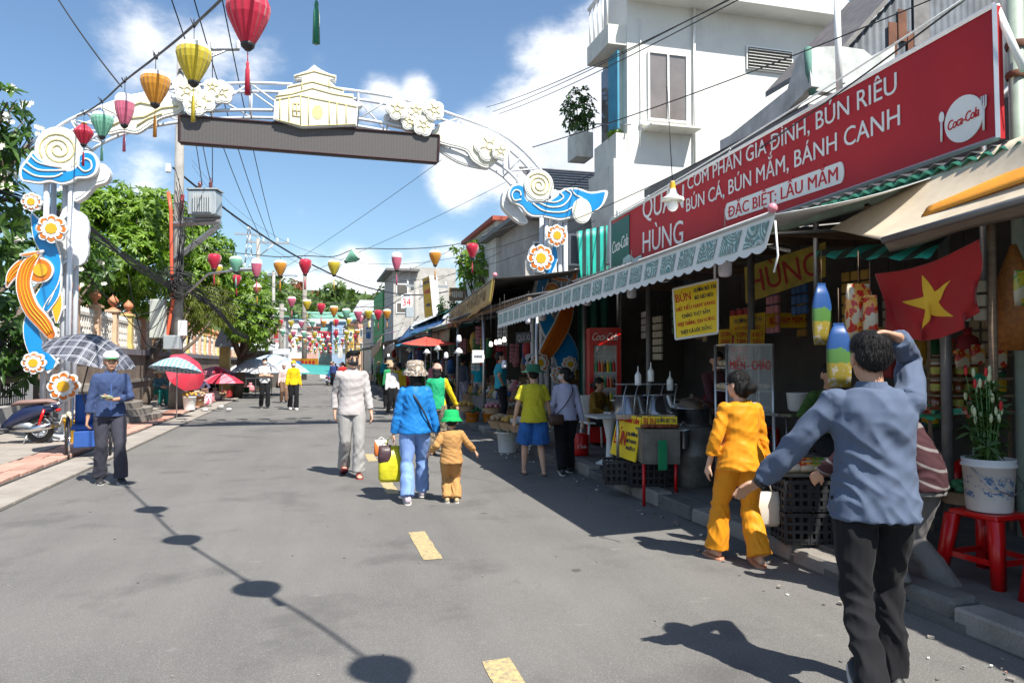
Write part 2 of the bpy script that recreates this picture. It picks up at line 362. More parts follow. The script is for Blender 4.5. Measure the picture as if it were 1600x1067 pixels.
# ------------------------------------------------------------------ common materials
def _road(N, L, tc):
 v = tc.outputs['Object']; a = nnoise(N, L, v, 130, 4, .85); b = nnoise(N, L, v, .55, 6, .6); c = nnoise(N, L, v, 60, 4, .7)
 mp = N.new('ShaderNodeMapping'); mp.inputs['Scale'].default_value = (1.3, .16, 1); L.new(v, mp.inputs[0]); t = nnoise(N, L, mp.outputs[0], 1.4, 5, .6)
 f = nmath(N, L, 'ADD', nmath(N, L, 'MULTIPLY', a, 1.5), nmath(N, L, 'MULTIPLY', b, .55)); f = nmath(N, L, 'ADD', f, nmath(N, L, 'MULTIPLY', t, .45)); f = nmath(N, L, 'ADD', f, nmath(N, L, 'MULTIPLY', c, .3))
 col = nmix(N, L, nstep(N, L, f, 1.08, 1.78), (.088, .085, .081), (.205, .195, .180))
 vo = N.new('ShaderNodeTexVoronoi'); vo.inputs['Scale'].default_value = 95; L.new(v, vo.inputs['Vector'])
 col = nmix(N, L, nstep(N, L, vo.outputs['Distance'], .12, .30, .6, 0), col, (.36, .35, .33))
 vo2 = N.new('ShaderNodeTexVoronoi'); vo2.inputs['Scale'].default_value = 1.15; vo2.inputs['Randomness'].default_value = 1; L.new(v, vo2.inputs['Vector'])
 wob = nmath(N, L, 'ADD', vo2.outputs['Distance'], nmath(N, L, 'MULTIPLY', nnoise(N, L, v, 12, 3), .08))
 col = nmix(N, L, nstep(N, L, wob, .075, .10, .6, 0), col, (.035, .034, .033))
 # cracks, thin
 vo3 = N.new('ShaderNodeTexVoronoi'); vo3.feature = 'DISTANCE_TO_EDGE'; vo3.inputs['Scale'].default_value = .55; dv = N.new('ShaderNodeVectorMath'); dv.operation = 'ADD'
 n = N.new('ShaderNodeTexNoise'); n.inputs['Scale'].default_value = 3; n.inputs['Detail'].default_value = 6; L.new(v, n.inputs['Vector']); sc = N.new('ShaderNodeVectorMath'); sc.operation = 'SCALE'; sc.inputs['Scale'].default_value = .5; L.new(n.outputs['Color'], sc.inputs[0])
 L.new(v, dv.inputs[0]); L.new(sc.outputs[0], dv.inputs[1]); L.new(dv.outputs[0], vo3.inputs['Vector'])
 crack = nmath(N, L, 'MULTIPLY', nstep(N, L, vo3.outputs['Distance'], .001, .004, .35, 0), nstep(N, L, b, .6, .68))
 col = nmix(N, L, crack, col, (.04, .04, .04))
 st = nnoise(N, L, v, .9, 7, .62); col = nmix(N, L, nstep(N, L, st, .54, .66, 0, .42), col, (.06, .058, .055))
 # pale scuffs and old paint smears
 mp2 = N.new('ShaderNodeMapping'); mp2.inputs['Scale'].default_value = (2.2, 5, 1); L.new(v, mp2.inputs[0]); s = nnoise(N, L, mp2.outputs[0], 1.1, 8, .65)
 return nmix(N, L, nstep(N, L, s, .64, .72, 0, .5), col, (.30, .29, .27))
ROAD = shader('asphalt', _road, rough=.86, bump=.5, bs=170, spec=.35)
def _conc(c1, c2, name, rough=.85):
 def fn(N, L, tc):
  v = tc.outputs['Object']; a = nnoise(N, L, v, 2.2, 8, .7); b = nnoise(N, L, v, 90, 3, .7)
  col = nmix(N, L, nstep(N, L, a, .3, .72), c1, c2); return nmix(N, L, nstep(N, L, b, .35, .7, 0, .45), col, tuple(x*.55 for x in c1))
 return shader(name, fn, rough=rough, bump=.4, bs=60, spec=.3)
CONC = _conc((.20, .18, .155), (.36, .335, .30), 'pale concrete')
CONCD = _conc((.09, .085, .08), (.2, .19, .175), 'dirty concrete')
PAVE = _conc((.25, .22, .19), (.40, .365, .32), 'pavement slab')
REDTILE = mk('red clay tile', (.36, .16, .11), .8, .35, 7, .4, 60, orand=.3, dirt=.6)
REDDUST = mk('worn pink tile', (.46, .27, .21), .85, .3, 5, .3, 70, orand=.25, dirt=.35)
YPAINT = shader('worn yellow road paint', lambda N, L, tc: nmix(N, L, nstep(N, L, nnoise(N, L, tc.outputs['Object'], 26, 8, .75), .44, .60, 0, .9), (.50, .37, .17), (.2, .18, .14)), rough=.8, bump=.3)
WWALL = mk('white painted wall', '#d4d4cf', .8, .10, 1.1, .2, 30, dirt=.30)
WDIRT = mk('stained white wall', '#d6d5cc', .85, .16, 1.6, .2, 40, dirt=.75)
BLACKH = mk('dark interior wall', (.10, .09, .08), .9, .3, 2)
STEEL = mk('galvanised steel', (.52, .53, .54), .38, .15, 8, .05, 40, metal=.85)
STAIN = mk('stainless steel', (.6, .6, .6), .22, .1, 8, .03, 40, metal=1)
IRON = mk('weathered iron', (.20, .19, .18), .6, .35, 5, .2, 60, metal=.4)
WPIPE = mk('white painted steel tube', '#c8ccd2', .4, .08, 6, coat=.3)
POLEC = _conc((.26, .25, .23), (.44, .42, .39), 'concrete pole')
BLK = mk('black rubber cable', (.022, .022, .024), .6, .2, 8)
BLKP = mk('black plastic', (.03, .03, .033), .4, .15, 8)
WPL = mk('white plastic', '#e4e4e0', .38, .06, 8, spec=.5)
WHITE = mk('white print', '#dededa', .5, .03, 8)
REDP = mk('red plastic', '#c40f12', .32, .08, 8, coat=.25)
YEL = mk('yellow print', '#e8c81a', .5, .08, 6)
YELD = mk('faded yellow board', '#d6a81e', .6, .2, 5)
REDI = mk('red print', '#c01522', .5, .08, 8)
NAVY = mk('navy print', '#1a2348', .5, .1, 8)
WOOD = mk('weathered timber', (.20, .13, .08), .75, .35, 4, .3, 50, stretch=(1, 1, 6))
WOODL = mk('pale ply board', (.46, .32, .2), .7, .2, 4, .2, 50)
GLASS = mk('window glass', (.10, .12, .13), .06, .1, 2, spec=.8, coat=.6)
CLEARG = mk('clear glass', (.8, .85, .85), .04, 0, alpha=.22, spec=.7)
PLASTICB = mk('clear plastic bag', (.8, .82, .82), .12, .1, 10, alpha=.2, bump=.8, bs=14, spec=.8)
TIN = mk('rusty corrugated iron', (.13, .145, .165), .8, .4, 2.5, .1, 30, dirt=.5)
TINRUST = mk('rusted iron', (.16, .065, .035), .8, .5, 4, .2, 40)
TINW = mk('pale roofing sheet', (.62, .64, .65), .45, .2, 2, metal=.2, dirt=.35)
TING = mk('green roofing sheet', (.05, .22, .14), .5, .3, 2, dirt=.4)
TINB = mk('blue roofing sheet', (.12, .22, .38), .5, .25, 2, dirt=.3)
SKIN = mk('warm brown skin', (.46, .25, .16), .5, .1, 9, .06, 140, spec=.4)
SKIN2 = mk('pale brown skin', (.56, .33, .225), .5, .1, 9, .06, 140, spec=.4)
HAIR = mk('black hair', (.010, .009, .009), .5, .4, 30, .5, 190, spec=.28, stretch=(4, 4, .7))
EYE = mk('dark eye', (.02, .012, .01), .2, 0)
def leafm(name, a, b, rough=.45):
 def fn(N, L, tc):
  g = N.new('ShaderNodeNewGeometry'); r = g.outputs['Random Per Island']; n = nnoise(N, L, tc.outputs['Object'], .8, 4)
  c = nmix(N, L, r, a, b); return nmix(N, L, nstep(N, L, n, .35, .7, 0, .45), c, tuple(x*.45 for x in hexc(a)))
 if name in _M: return _M[name]
 m = shader(name, fn, rough=rough, spec=.5); nt = m.node_tree; b_ = nt.nodes['Principled BSDF']
 tr = nt.nodes.new('ShaderNodeBsdfTranslucent'); ms = nt.nodes.new('ShaderNodeMixShader'); ms.inputs[0].default_value = .28
 src = b_.inputs['Base Color'].links[0].from_socket
 gm = nmix(nt.nodes, nt.links, 1.0, src, (1.5, 1.7, .5), 'MULTIPLY'); nt.links.new(gm, tr.inputs[0])
 nt.links.new(b_.outputs[0], ms.inputs[1]); nt.links.new(tr.outputs[0], ms.inputs[2]); nt.links.new(ms.outputs[0], nt.nodes['Material Output'].inputs[0])
 return m
LEAF_A = leafm('bright mango leaf', (.075, .165, .012), (.23, .36, .035))
LEAF_B = leafm('deep green leaf', (.022, .07, .012), (.075, .15, .025))
LEAF_C = leafm('frangipani leaf', (.04, .10, .018), (.10, .19, .035))
LEAF_D = leafm('olive feather leaf', (.12, .16, .02), (.24, .28, .05))
LEAF_H = leafm('hill tree leaf', (.055, .105, .028), (.14, .21, .05), .7)
LEAF_R = leafm('rust red blossom', (.2, .07, .03), (.35, .13, .06), .7)
BARK = mk('grey brown bark', (.13, .10, .075), .9, .4, 6, .8, 30)
def cloth(name, c, rough=.85, var=.10, vs=6): return mk(name, c, rough, var, vs, .10, 420, sheen=.04, spec=.15)
# ------------------------------------------------------------------ shared small builders
def tubes(name, pts, r, mat, parent=None, n=8, **k): return MB().tube(pts, r, n).build(name, mat, parent, **k)
def sag(a, b, s, n=14):
 a, b = V(a), V(b); return [a.lerp(b, i/n)-V((0, 0, s*4*(i/n)*(1-i/n))) for i in range(n+1)]
def px(pts, f, ox, oy, s):       # outline points read off an enlarged crop -> world
 return [f(ox+x/s, oy+y/s) for x, y in pts]
def smooth_loop(pts, k=4, closed=True):
 pts = [V(p) for p in pts]; n = len(pts); out = []
 rng = range(n) if closed else range(n-1)
 for i in rng:
  p0 = pts[(i-1) % n] if closed or i > 0 else pts[i]; p1 = pts[i]; p2 = pts[(i+1) % n]; p3 = pts[(i+2) % n] if closed or i+2 < n else p2
  for j in range(k):
   t = j/k; out.append(.5*((2*p1)+(p2-p0)*t+(2*p0-5*p1+4*p2-p3)*t*t+(3*p1-3*p2+p3-p0)*t**3))
 if not closed: out.append(pts[-1])
 return out
def corrugated(mb, a, b, c, d, pitch=.12, amp=.018, m=0, thick=.004):
 """sheet with corners a,b (low edge) and d,c (high edge); ridges run a->d"""
 a, b, c, d = map(V, (a, b, c, d)); wdt = (b-a).length; n = max(4, int(wdt/pitch*4)); nrm = (b-a).cross(d-a).normalized()
 mb.grid(lambda i, j: a.lerp(b, i).lerp(d.lerp(c, i), j)+nrm*(amp*math.sin(i*n/4*2*PI)), n, 2, m=m, thick=thick); return mb
# ================================================================== SETTING
def sheet(name, x0, x1, y0, y1, z, mat, nx=1, ny=1):
 mb = MB(); mb.grid(lambda i, j: (x0+(x1-x0)*i, y0+(y1-y0)*j, z), nx, ny, sm=False); return mb.build(name, mat, kind='structure')
sheet('ground', -400, 400, -60, 700, -.03, CONCD)
sheet('road', -3.15, 3.6, -12, 118, 0, ROAD)
dashes = MB()
y = 3.3-3.03*2; k = 0
while y < 100:
 L_ = .98; w = .075 if y < 14 else .05; x = .93
 d = MB(); n = 9; pl = [(x-w+uni(-.006, .006), y-L_/2+L_*i/n+uni(-.008, .008)) for i in range(n+1)]; pr = [(x+w+uni(-.006, .006), y-L_/2+L_*i/n+uni(-.008, .008)) for i in range(n+1)]
 d.add([(a, b, .004) for a, b in pl]+[(a, b, .004) for a, b in pr], [(i, n+1+i, n+2+i, i+1) for i in range(n)])
 if y > 0: o_ = d.build('lane_marking', YPAINT if y < 14 else mk('worn pale road paint', (.34, .31, .25), .8, .3, 20), kind='structure')
 y += 3.03
 if y > 40: y += 1.5
# left: concrete gutter slabs, red tile strip, pavement
pav = sheet('pavement', -4.35, -6.2, -6, 118, .09, PAVE)
gut = MB().bx(-3.15, -3.72, -6, 118, -.02, .012).build('gutter', CONCD, kind='structure'); INV[gut.name] = Matrix()
gut2 = bpy.data.objects[gut.name]
def world_child(mb, name, mat, parent):
 return mb.build(name, mat, parent)
INV[gut.name] = Matrix.Translation(gut.location).inverted()
yy = 2.0
while yy < 46:
 l = uni(.9, 1.15); z = .026+uni(-.004, .006)
 MB().box((-3.435, yy+l/2, z-.01), (.55, l-.012, .04), rz=uni(-.006, .006), bev=.006).build('concrete_slab', PAVE, gut); yy += l
MB().bx(-3.435-.275, -3.16, 46, 118, .0, .03).build('far_slabs', PAVE, gut, kind='stuff')
strip = MB().bx(-3.74, -4.36, -6, 118, -.02, .045).build('tile_strip', CONCD, kind='structure'); INV[strip.name] = Matrix.Translation(strip.location).inverted()
proto = None
for row, xx in enumerate((-3.90, -4.20)):
 yy = 3.0
 while yy < 34:
  t = MB().box((0, 0, 0), (.285, .285, .05), bev=.008).build('tile', REDDUST if rnd() < .75 else REDTILE, strip, local=True) if proto is None or rnd() < .06 else None
  if t is not None: proto = t; o_ = t
  else: o_ = proto.copy(); COL.objects.link(o_)
  o_.parent = strip; o_.location = V((xx+uni(-.006, .006), yy, .062+uni(-.008, .008)))-strip.location; o_.rotation_euler = (uni(-.03, .03), uni(-.03, .03), uni(-.02, .02))
  yy += .3
mb = MB(); yy = 34
while yy < 110:
 for xx in (-3.90, -4.20): mb.box((xx, yy, .06), (.285, .285, .05))
 yy += .3
mb.build('far_tiles', REDDUST, strip, kind='stuff')
# right: broken kerb stones and raised shop platform
plat = MB().bx(3.80, 10.2, -8, 118, -.05, .15).build('platform', CONCD, kind='structure')
kerb = MB().bx(3.60, 3.80, -8, 118, -.05, .06).build('kerb', CONCD, kind='structure'); INV[kerb.name] = Matrix.Translation(kerb.location).inverted()
yy = 1.6
while yy < 34:
 l = uni(.55, .95); w = uni(.20, .27); z = .15+uni(-.035, .02)
 MB().box((3.58+w/2+uni(0, .03), yy+l/2, z/2), (w, l-.025, z), rz=uni(-.05, .05), bev=uni(.012, .03)).build('kerb_stone', CONC if rnd() < .6 else CONCD, kerb); yy += l
mb = MB()
while yy < 110: mb.box((3.7, yy+.4, .075), (.22, .78, .15)); yy += .8
mb.build('far_kerb_stones', CONC, kerb, kind='stuff')
# pebbles, scraps and litter along the edges
def litter(name, n, fn, mats, s0, s1, label):
 mb = MB()
 for i in range(n):
  x, y, z = fn(); s = uni(s0, s1); mb.box((x, y, z+s*.2), (s*uni(.6, 1.4), s*uni(.6, 1.4), s*.45), rz=uni(0, 3), m=random.randrange(len(mats)))
 mb.build(name, mats, kind='stuff', label=label, cat='litter')
litter('roadside_litter', 500, lambda: (random.choice([-3.16-abs(random.gauss(0, .09)), -3.73+random.gauss(0, .04), 3.5-abs(random.gauss(0, .22))]), 2.5+abs(random.gauss(0, 11)), .004 if rnd() < .3 else .01), [CONC, WOOD, PAVE, REDDUST, WHITE], .008, .03, 'small stones, leaves and paper scraps lying along both edges of the road')
litter('road_specks', 160, lambda: (uni(-3, 3.4), 2+uni(0, 1)**2*14, .003), [CONC, IRON, PAVE], .005, .014, 'tiny pebbles and specks scattered over the asphalt')
# ------------------------------------------------------------------ foliage
def rosettes(centers, n_leaf, ll, lw, droop=.5, axis=None, spread=1.1):
 """numpy leaf whorls: each leaf is two quads folded at the rib"""
 c = np.asarray(centers); K = len(c); rng = np.random.default_rng(5+K)
 ax = rng.normal(0, 1, (K, 3)); ax[:, 2] = np.abs(ax[:, 2])*.6+.5
 if axis is not None: ax = ax*.45+np.asarray(axis)*1.2
 ax /= np.linalg.norm(ax, axis=1)[:, None]
 t = np.cross(ax, rng.normal(0, 1, (K, 3))); t /= np.linalg.norm(t, axis=1)[:, None]; b = np.cross(ax, t)
 V_ = []; F_ = []
 base = 0
 for j in range(n_leaf):
  a = 2*np.pi*j/n_leaf+rng.uniform(-.35, .35, K); el = rng.uniform(-.25, .75, K)*spread*.8
  d = (t*np.cos(a)[:, None]+b*np.sin(a)[:, None])*np.cos(el)[:, None]+ax*np.sin(el)[:, None]
  l = ll*rng.uniform(.65, 1.2, K)[:, None]; s = np.cross(d, ax); s /= np.linalg.norm(s, axis=1)[:, None]+1e-9
  w = lw*rng.uniform(.75, 1.2, K)[:, None]
  dn = np.array([0, 0, -1.0])
  p0 = c; p1 = c+d*l*.5+dn*l*droop*.10; p2 = c+d*l*.98+dn*l*droop*.5
  up = np.cross(s, d)*w*.25
  V_ += [p0, p1+s*w+up, p2, p1-s*w+up]; F_.append(np.stack([base+np.arange(K), base+K+np.arange(K), base+2*K+np.arange(K), base+3*K+np.arange(K)], 1)); base += 4*K
 v = np.concatenate(V_); f = np.concatenate(F_)
 tri = np.concatenate([f[:, [0, 1, 2]], f[:, [0, 2, 3]]]); return v, tri
def blob_points(blobs, per, rng, fill=.35):
 P = []; A = []
 for (x, y, z, r, rz) in blobs:
  n = max(3, int(per*r*r)); d = rng.normal(0, 1, (n, 3)); d /= np.linalg.norm(d, axis=1)[:, None]
  rad = np.where(rng.random(n) < fill, rng.uniform(.45, 1, n), rng.uniform(.86, 1.08, n))
  wob = 1+.16*np.sin(d[:, 0]*5+x)*np.cos(d[:, 2]*4+y)
  P.append(np.array([x, y, z])+d*(rad*wob)[:, None]*np.array([r, r, rz])); A.append(d)
 return np.concatenate(P), np.concatenate(A)
def tree(name, label, base, blobs, per, nl, ll, lw, mat, trunk_r=.16, seed=1, cat='tree', group=None, droop=.5, extra=None):
 rng = np.random.default_rng(seed); root = T(name, label, cat, base, 0, group)
 bx_ = V(base); mb = MB()
 top = V((sum(b[0] for b in blobs)/len(blobs), sum(b[1] for b in blobs)/len(blobs), sum(b[2] for b in blobs)/len(blobs)))
 fork = bx_.lerp(top, .42)+V((rng.uniform(-.2, .2), 0, 0))
 mb.tube([bx_, bx_.lerp(fork, .5)+V((rng.uniform(-.1, .1), .05, 0)), fork], [trunk_r*1.25, trunk_r, trunk_r*.8], 9)
 mb.build('trunk', BARK, root)
 lm = MB()
 for b in blobs:
  e = V(b[:3]); mid = fork.lerp(e, .5)+V((rng.uniform(-.3, .3), rng.uniform(-.3, .3), -.2)); lm.tube([fork, mid, e], [trunk_r*.6, trunk_r*.35, trunk_r*.12], 6)
  for q in range(4):
   d = V(rng.normal(0, 1, 3)).normalized()*b[3]*.8; d.z = abs(d.z)*.5; lm.tube([e.lerp(mid, .3), e+d], [trunk_r*.2, trunk_r*.05], 4)
 lm.build('limb', BARK, root)
 P, A = blob_points(blobs, per, rng); v, f = rosettes(P, nl, ll, lw, droop, A)
 mesh_np('crown', v, f, mat, root, origin=tuple(top))
 return root
def rb(cu, cv, D, ru, rv=None, n=1):
 """ball of foliage seen at (cu,cv) at depth D with picture radius ru"""
 p = W(cu, cv, D); r = ru*D/FPX; return (p.x, p.y, p.z, r, (rv or ru)*D/FPX)
# ---- trees behind the temple wall
def blobs_from(lst): return [rb(*q) for q in lst]
tree('mango_tree', 'tall bright green tree behind the ornamental wall, left of the transformer', tuple(GP(200, 640, 0)+V((-3.6, 4, 0))),
  blobs_from([(150, 350, 27, 42), (120, 400, 25, 38), (190, 335, 27, 36), (230, 350, 27, 42), (265, 375, 28, 38), (205, 400, 26, 46), (150, 430, 26, 40), (245, 430, 27, 40), (185, 450, 26.5, 30), (130, 335, 26, 30), (222, 318, 27.5, 26), (160, 322, 26.5, 30), (120, 470, 26, 26), (160, 470, 27, 26), (105, 350, 25, 26), (255, 340, 28, 30), (215, 460, 27, 28), (190, 300, 27.5, 16), (275, 352, 28.5, 30), (128, 318, 26, 24), (250, 316, 28, 22), (105, 400, 25.5, 26)]), 190, 9, .25, .042, LEAF_A, .24, 3)
tree('mango_tree', 'bright green tree behind the utility pole, filling the space under the transformer', tuple(GP(290, 650, 0)+V((-3.2, 6, 0))),
  blobs_from([(300, 390, 31, 38), (330, 405, 31, 30), (300, 430, 30, 38), (335, 440, 31, 30), (290, 350, 31, 30), (345, 390, 31.5, 22), (320, 350, 31, 20), (355, 420, 31.5, 22), (300, 460, 30.5, 26)]), 180, 9, .25, .042, LEAF_A, .2, 4)
tree('feathery_tree', 'olive feathery tree drooping over the wall under the street lamp', tuple(GP(300, 650, 0)+V((-2.4, 5, 0))),
  blobs_from([(300, 470, 28.5, 24, 28), (320, 490, 29, 24, 28), (345, 480, 30, 24, 28), (300, 500, 29, 20, 22), (330, 460, 30, 24, 20)]), 170, 11, .22, .014, LEAF_D, .15, 6, droop=1.4)
tree('mango_tree', 'dense green tree leaning over the pavement beyond the street lamp', tuple(GP(385, 625, 0)+V((-.6, 2, 0))),
  blobs_from([(375, 445, 33, 30), (395, 470, 32, 30), (360, 480, 32, 28), (400, 505, 32, 26), (375, 505, 31.5, 26), (405, 530, 32, 17), (350, 455, 33, 24), (395, 440, 33, 22), (415, 500, 32, 20), (340, 430, 33, 20)]), 190, 9, .25, .044, LEAF_A, .2, 7)
def frangi(label, base, blobs, seed, per=34):
 r = tree('frangipani_tree', label, base, blobs, per, 10, .34, .055, LEAF_C, .14, seed, droop=.45)
 rng = np.random.default_rng(seed); P, A = blob_points(blobs, per*.13, rng, 0); mb = MB()
 for p, a in zip(P, A):
  if a[1] > .3: continue
  c = V(p)+V(a)*.08
  for q in range(5):
   for j in range(5):
    an = 2*PI*j/5+q; cc = c+V((uni(-.1, .1), uni(-.1, .1), uni(-.07, .07))) if j == 0 else cc
    d = V((math.cos(an), -.4, math.sin(an)))*.06; s = V((-math.sin(an), 0, math.cos(an)))*.022; mb.add([cc, cc+d*.6+s, cc+d, cc+d*.6-s], [(0, 1, 2, 3)])
 mb.build('blossom', mk('cream frangipani petal', '#f4efe0', .6, .05), r, kind='stuff'); return r
frangi('broad frangipani tree with cream blossoms at the left edge, behind the arch pillar', (-8.6, 16.5, 0), blobs_from([(15, 190, 15.5, 32), (30, 240, 15.5, 34), (-25, 220, 15, 50), (5, 290, 15.8, 34), (-30, 330, 15, 55), (52, 215, 16, 18), (20, 345, 16.5, 30), (-15, 400, 15.5, 40), (12, 160, 15, 20)]), 11, 46)
frangi('dark frangipani tree between the arch pillar and the ornamental wall', (-7.8, 20, 0), blobs_from([(105, 370, 20.5, 34), (140, 385, 21, 32), (120, 430, 21, 34), (85, 330, 20, 30), (160, 420, 22, 24), (90, 440, 20.5, 30), (60, 470, 20, 36)]), 12, 40)
tree('shade_tree', 'dark tree in deep shade at the far left behind the parked scooter', (-7.4, 16.2, 0), blobs_from([(10, 500, 16.4, 40), (45, 530, 16.6, 34), (-20, 560, 16.2, 50), (25, 570, 16.6, 34), (60, 560, 17.2, 24), (20, 430, 21, 50), (60, 400, 22, 40), (10, 500, 21, 45), (50, 480, 22, 36)]), 60, 9, .3, .06, LEAF_B, .25, 14)
# ------------------------------------------------------------------ ornamental temple wall on the left
WX = -6.3
CREAM = mk('peach painted plaster', (.62, .42, .28), .8, .2, 3, .2, 50, dirt=.4)
CREAMY = mk('yellow painted plaster', (.62, .47, .18), .8, .2, 3, .2, 50, dirt=.35)
PINKP = mk('brown pink plaster', (.5, .26, .18), .8, .2, 3, .2, 50, dirt=.4)
FINIAL = mk('terracotta finial', (.5, .2, .1), .7, .2, 6)
LATT = mk('white cast lattice', (.66, .62, .55), .8, .2, 4, dirt=.3)
WALLB = _conc((.16, .12, .10), (.34, .27, .21), 'stained wall base')
tw = T('temple_wall', 'ornamental wall of white lattice panels between peach posts with round finials', 'wall', (WX, 27, 0))
MB().bx(WX-.2, WX+.2, 20.1, 74, 0, 1.85).build('wall_base', WALLB, tw)
MB().bx(WX-.3, WX+.3, 20.1, 74, 1.85, 2.05).build('coping', mk('grey coping', (.2, .18, .2), .8, .3, 3), tw)
MB().bx(WX+.2, WX+.26, 20.1, 74, .9, 1.0).build('ledge', CONC, tw)
def lattice(x, y0, y1, z0, z1):
 mb = MB(); n = max(3, int((y1-y0)/.2)); t = .045
 mb.bx(x-t, x+t, y0, y1, z0, z0+.09).bx(x-t, x+t, y0, y1, z1-.09, z1)
 for i in range(n):
  yc = y0+(y1-y0)*(i+.5)/n; w = (y1-y0)/n
  mb.bx(x-.03, x+.03, yc-.025, yc+.025, z0+.09, z1-.09)
  for q in range(4):
   zc = z0+(z1-z0)*(q+.6)/4.2
   pr = [(yc+math.cos(a)*w*.36, zc+math.sin(a)*w*.42) for a in [2*PI*e/7 for e in range(7)]]
   mb.tube([(x, p[0], p[1]) for p in pr]+[(x, pr[0][0], pr[0][1])], .02, 4, cap=False, sm=False)
  mb.lathe([(0, .16), (.02, .12), (.045, .06), (.045, 0)], (x, yc, z1), 6)
 return mb
yy = 20.3; i = 0; posts = []
while yy < 70:
 top = 3.22
 p = MB().bx(WX-.14, WX+.14, yy-.14, yy+.14, 2.05, top).bx(WX-.2, WX+.2, yy-.2, yy+.2, top, top+.07).bx(WX-.17, WX+.17, yy-.17, yy+.17, 2.05, 2.2)
 ps = p.build('post', [CREAM, CREAMY, PINKP][i % 3] if i > 2 else CREAM, tw)
 MB().lathe([(.2, .07), (.12, .11), (.06, .16), (.06, .22), (.1, .24), (.16, .30), (.17, .38), (.11, .46), (.04, .53), (0, .60)], (WX, yy, top), 12).build('finial', FINIAL, ps)
 if yy+2.05 < 71: lattice(WX, yy+.14, yy+1.91, 2.05, 3.02).build('lattice_panel', LATT, tw)
 yy += 2.05; i += 1
for i in range(18):  # rows of blockwork on the wall base catch a bit of edge
 pass
MB().bx(-6.9, -6.3, 11, 20.0, .09, .62).build('plinth', mk('pale plinth', (.34, .33, .31), .8, .3, 2, dirt=.4), None, 'low pale plinth behind the parked scooter', 'plinth')
fn_ = T('iron_fence', 'dark iron fence in deep shade behind the parked scooter', 'fence', (-6.6, 15.5, .62))
for i in range(70): y = 11.1+i*.127; MB().tube([(-6.6, y, .62), (-6.6, y, 2.1)], .012, 5).build('bar', BLKP, fn_)
for z in (.8, 1.95): MB().bx(-6.62, -6.58, 11, 20, z, z+.03).build('rail', BLKP, fn_)
MB().bx(-8.6, -8.5, 10, 20, .1, 3.2).build('shed_wall', BLACKH, None, 'dark shed wall behind the iron fence at the left edge', 'wall')
# curved stone steps up to a gate
st = T('stone_steps', 'low curved stone steps rising from the pavement to the ornamental wall', 'steps', (-5.3, 21.5, .09))
STEP = _conc((.13, .115, .10), (.33, .30, .26), 'mossy step')
for i in range(6):
 r = 2.25-.25*i; c = (-6.05, 21.4); zz = .09+.155*i
 pr = [(c[0]+math.cos(a)*r*.95, c[1]+math.sin(a)*r*1.05) for a in [R(-90+180*e/16) for e in range(17)]]
 MB().prism([(x, y, zz) for x, y in pr], (0, 0, .15)).build('step', STEP, st)
# gate pier in yellow and small house roofs beyond the wall
gp = T('gate_pier', 'yellow gate pier with a small blue gabled top at the end of the wall', 'gate', tuple(GP(362, 622)+V((-.35, .5, 0))))
b = gp.location
MB().bx(b.x-.22, b.x+.22, b.y-.25, b.y+.25, 0, 2.3).build('pier', CREAMY, gp)
MB().prism([(b.x-.4, b.y-.5, 2.3), (b.x+.4, b.y-.5, 2.3), (b.x+.35, b.y-.5, 2.6), (b.x, b.y-.5, 3.4), (b.x-.35, b.y-.5, 2.6)], (0, 1, 0)).build('roof', mk('pale blue plaster', (.4, .46, .55), .8, .2, 4), gp)
# ------------------------------------------------------------------ festival arch
AYY = 16.25
ar = T('festival_arch', 'white steel truss arch spanning the street with flower and wave panels', 'arch', (.2, AYY, 0))
PLW = mk('white acrylic panel edge', '#d8d8d4', .4, .05, 6); PLC = mk('cream acrylic panel', (.70, .68, .54), .45, .05, 3, coat=.2); PLL = mk('pale yellow outline', (.58, .50, .24), .5, .05)
PLB = mk('sky blue acrylic', (.008, .22, .52), .35, .12, 4, coat=.3); PLO = mk('orange acrylic', (.62, .15, .01), .35, .08, 4, coat=.3); PLY = mk('golden acrylic', (.66, .34, .012), .35, .08, 4, coat=.3)
PLG = mk('grey panel back', (.55, .56, .57), .5, .1)
OUT = [(70, 232), (84, 205), (110, 187), (150, 170), (210, 150), (290, 136), (390, 130), (480, 134), (560, 143), (640, 158), (720, 184), (780, 208), (820, 238), (850, 272)]
INN = [(112, 262), (125, 232), (150, 212), (190, 196), (240, 184), (300, 176), (390, 172), (480, 176), (560, 186), (630, 199), (700, 219), (755, 244), (795, 268), (822, 300)]
def chord(lst, Y): return smooth_loop([AY(u, v, Y) for u, v in lst], 3, False)
co0, co1, ci0, ci1 = chord(OUT, 16.0), chord(OUT, 16.5), chord(INN, 16.0), chord(INN, 16.5)
co1 = [p.copy() for p in co0]; ci1 = [p.copy() for p in ci0]
for p in co1+ci1: p.y += .5
for c in (co0, co1, ci0, ci1): MB().tube(c, .035, 8).build('chord', WPIPE, ar)
n = len(co0)
for i in range(0, n, 2):
 j = min(n-1, i+2)
 for a, b in ((co0[i], co1[i]), (ci0[i], ci1[i]), (co0[i], ci0[i]), (co1[i], ci1[i]), (co0[i], ci0[j]) if (i//2) % 2 else (ci0[i], co0[j]), (co1[i], ci1[j])):
  if (a-b).length > .05: MB().tube([a, b], .02, 6).build('strut', WPIPE, ar)
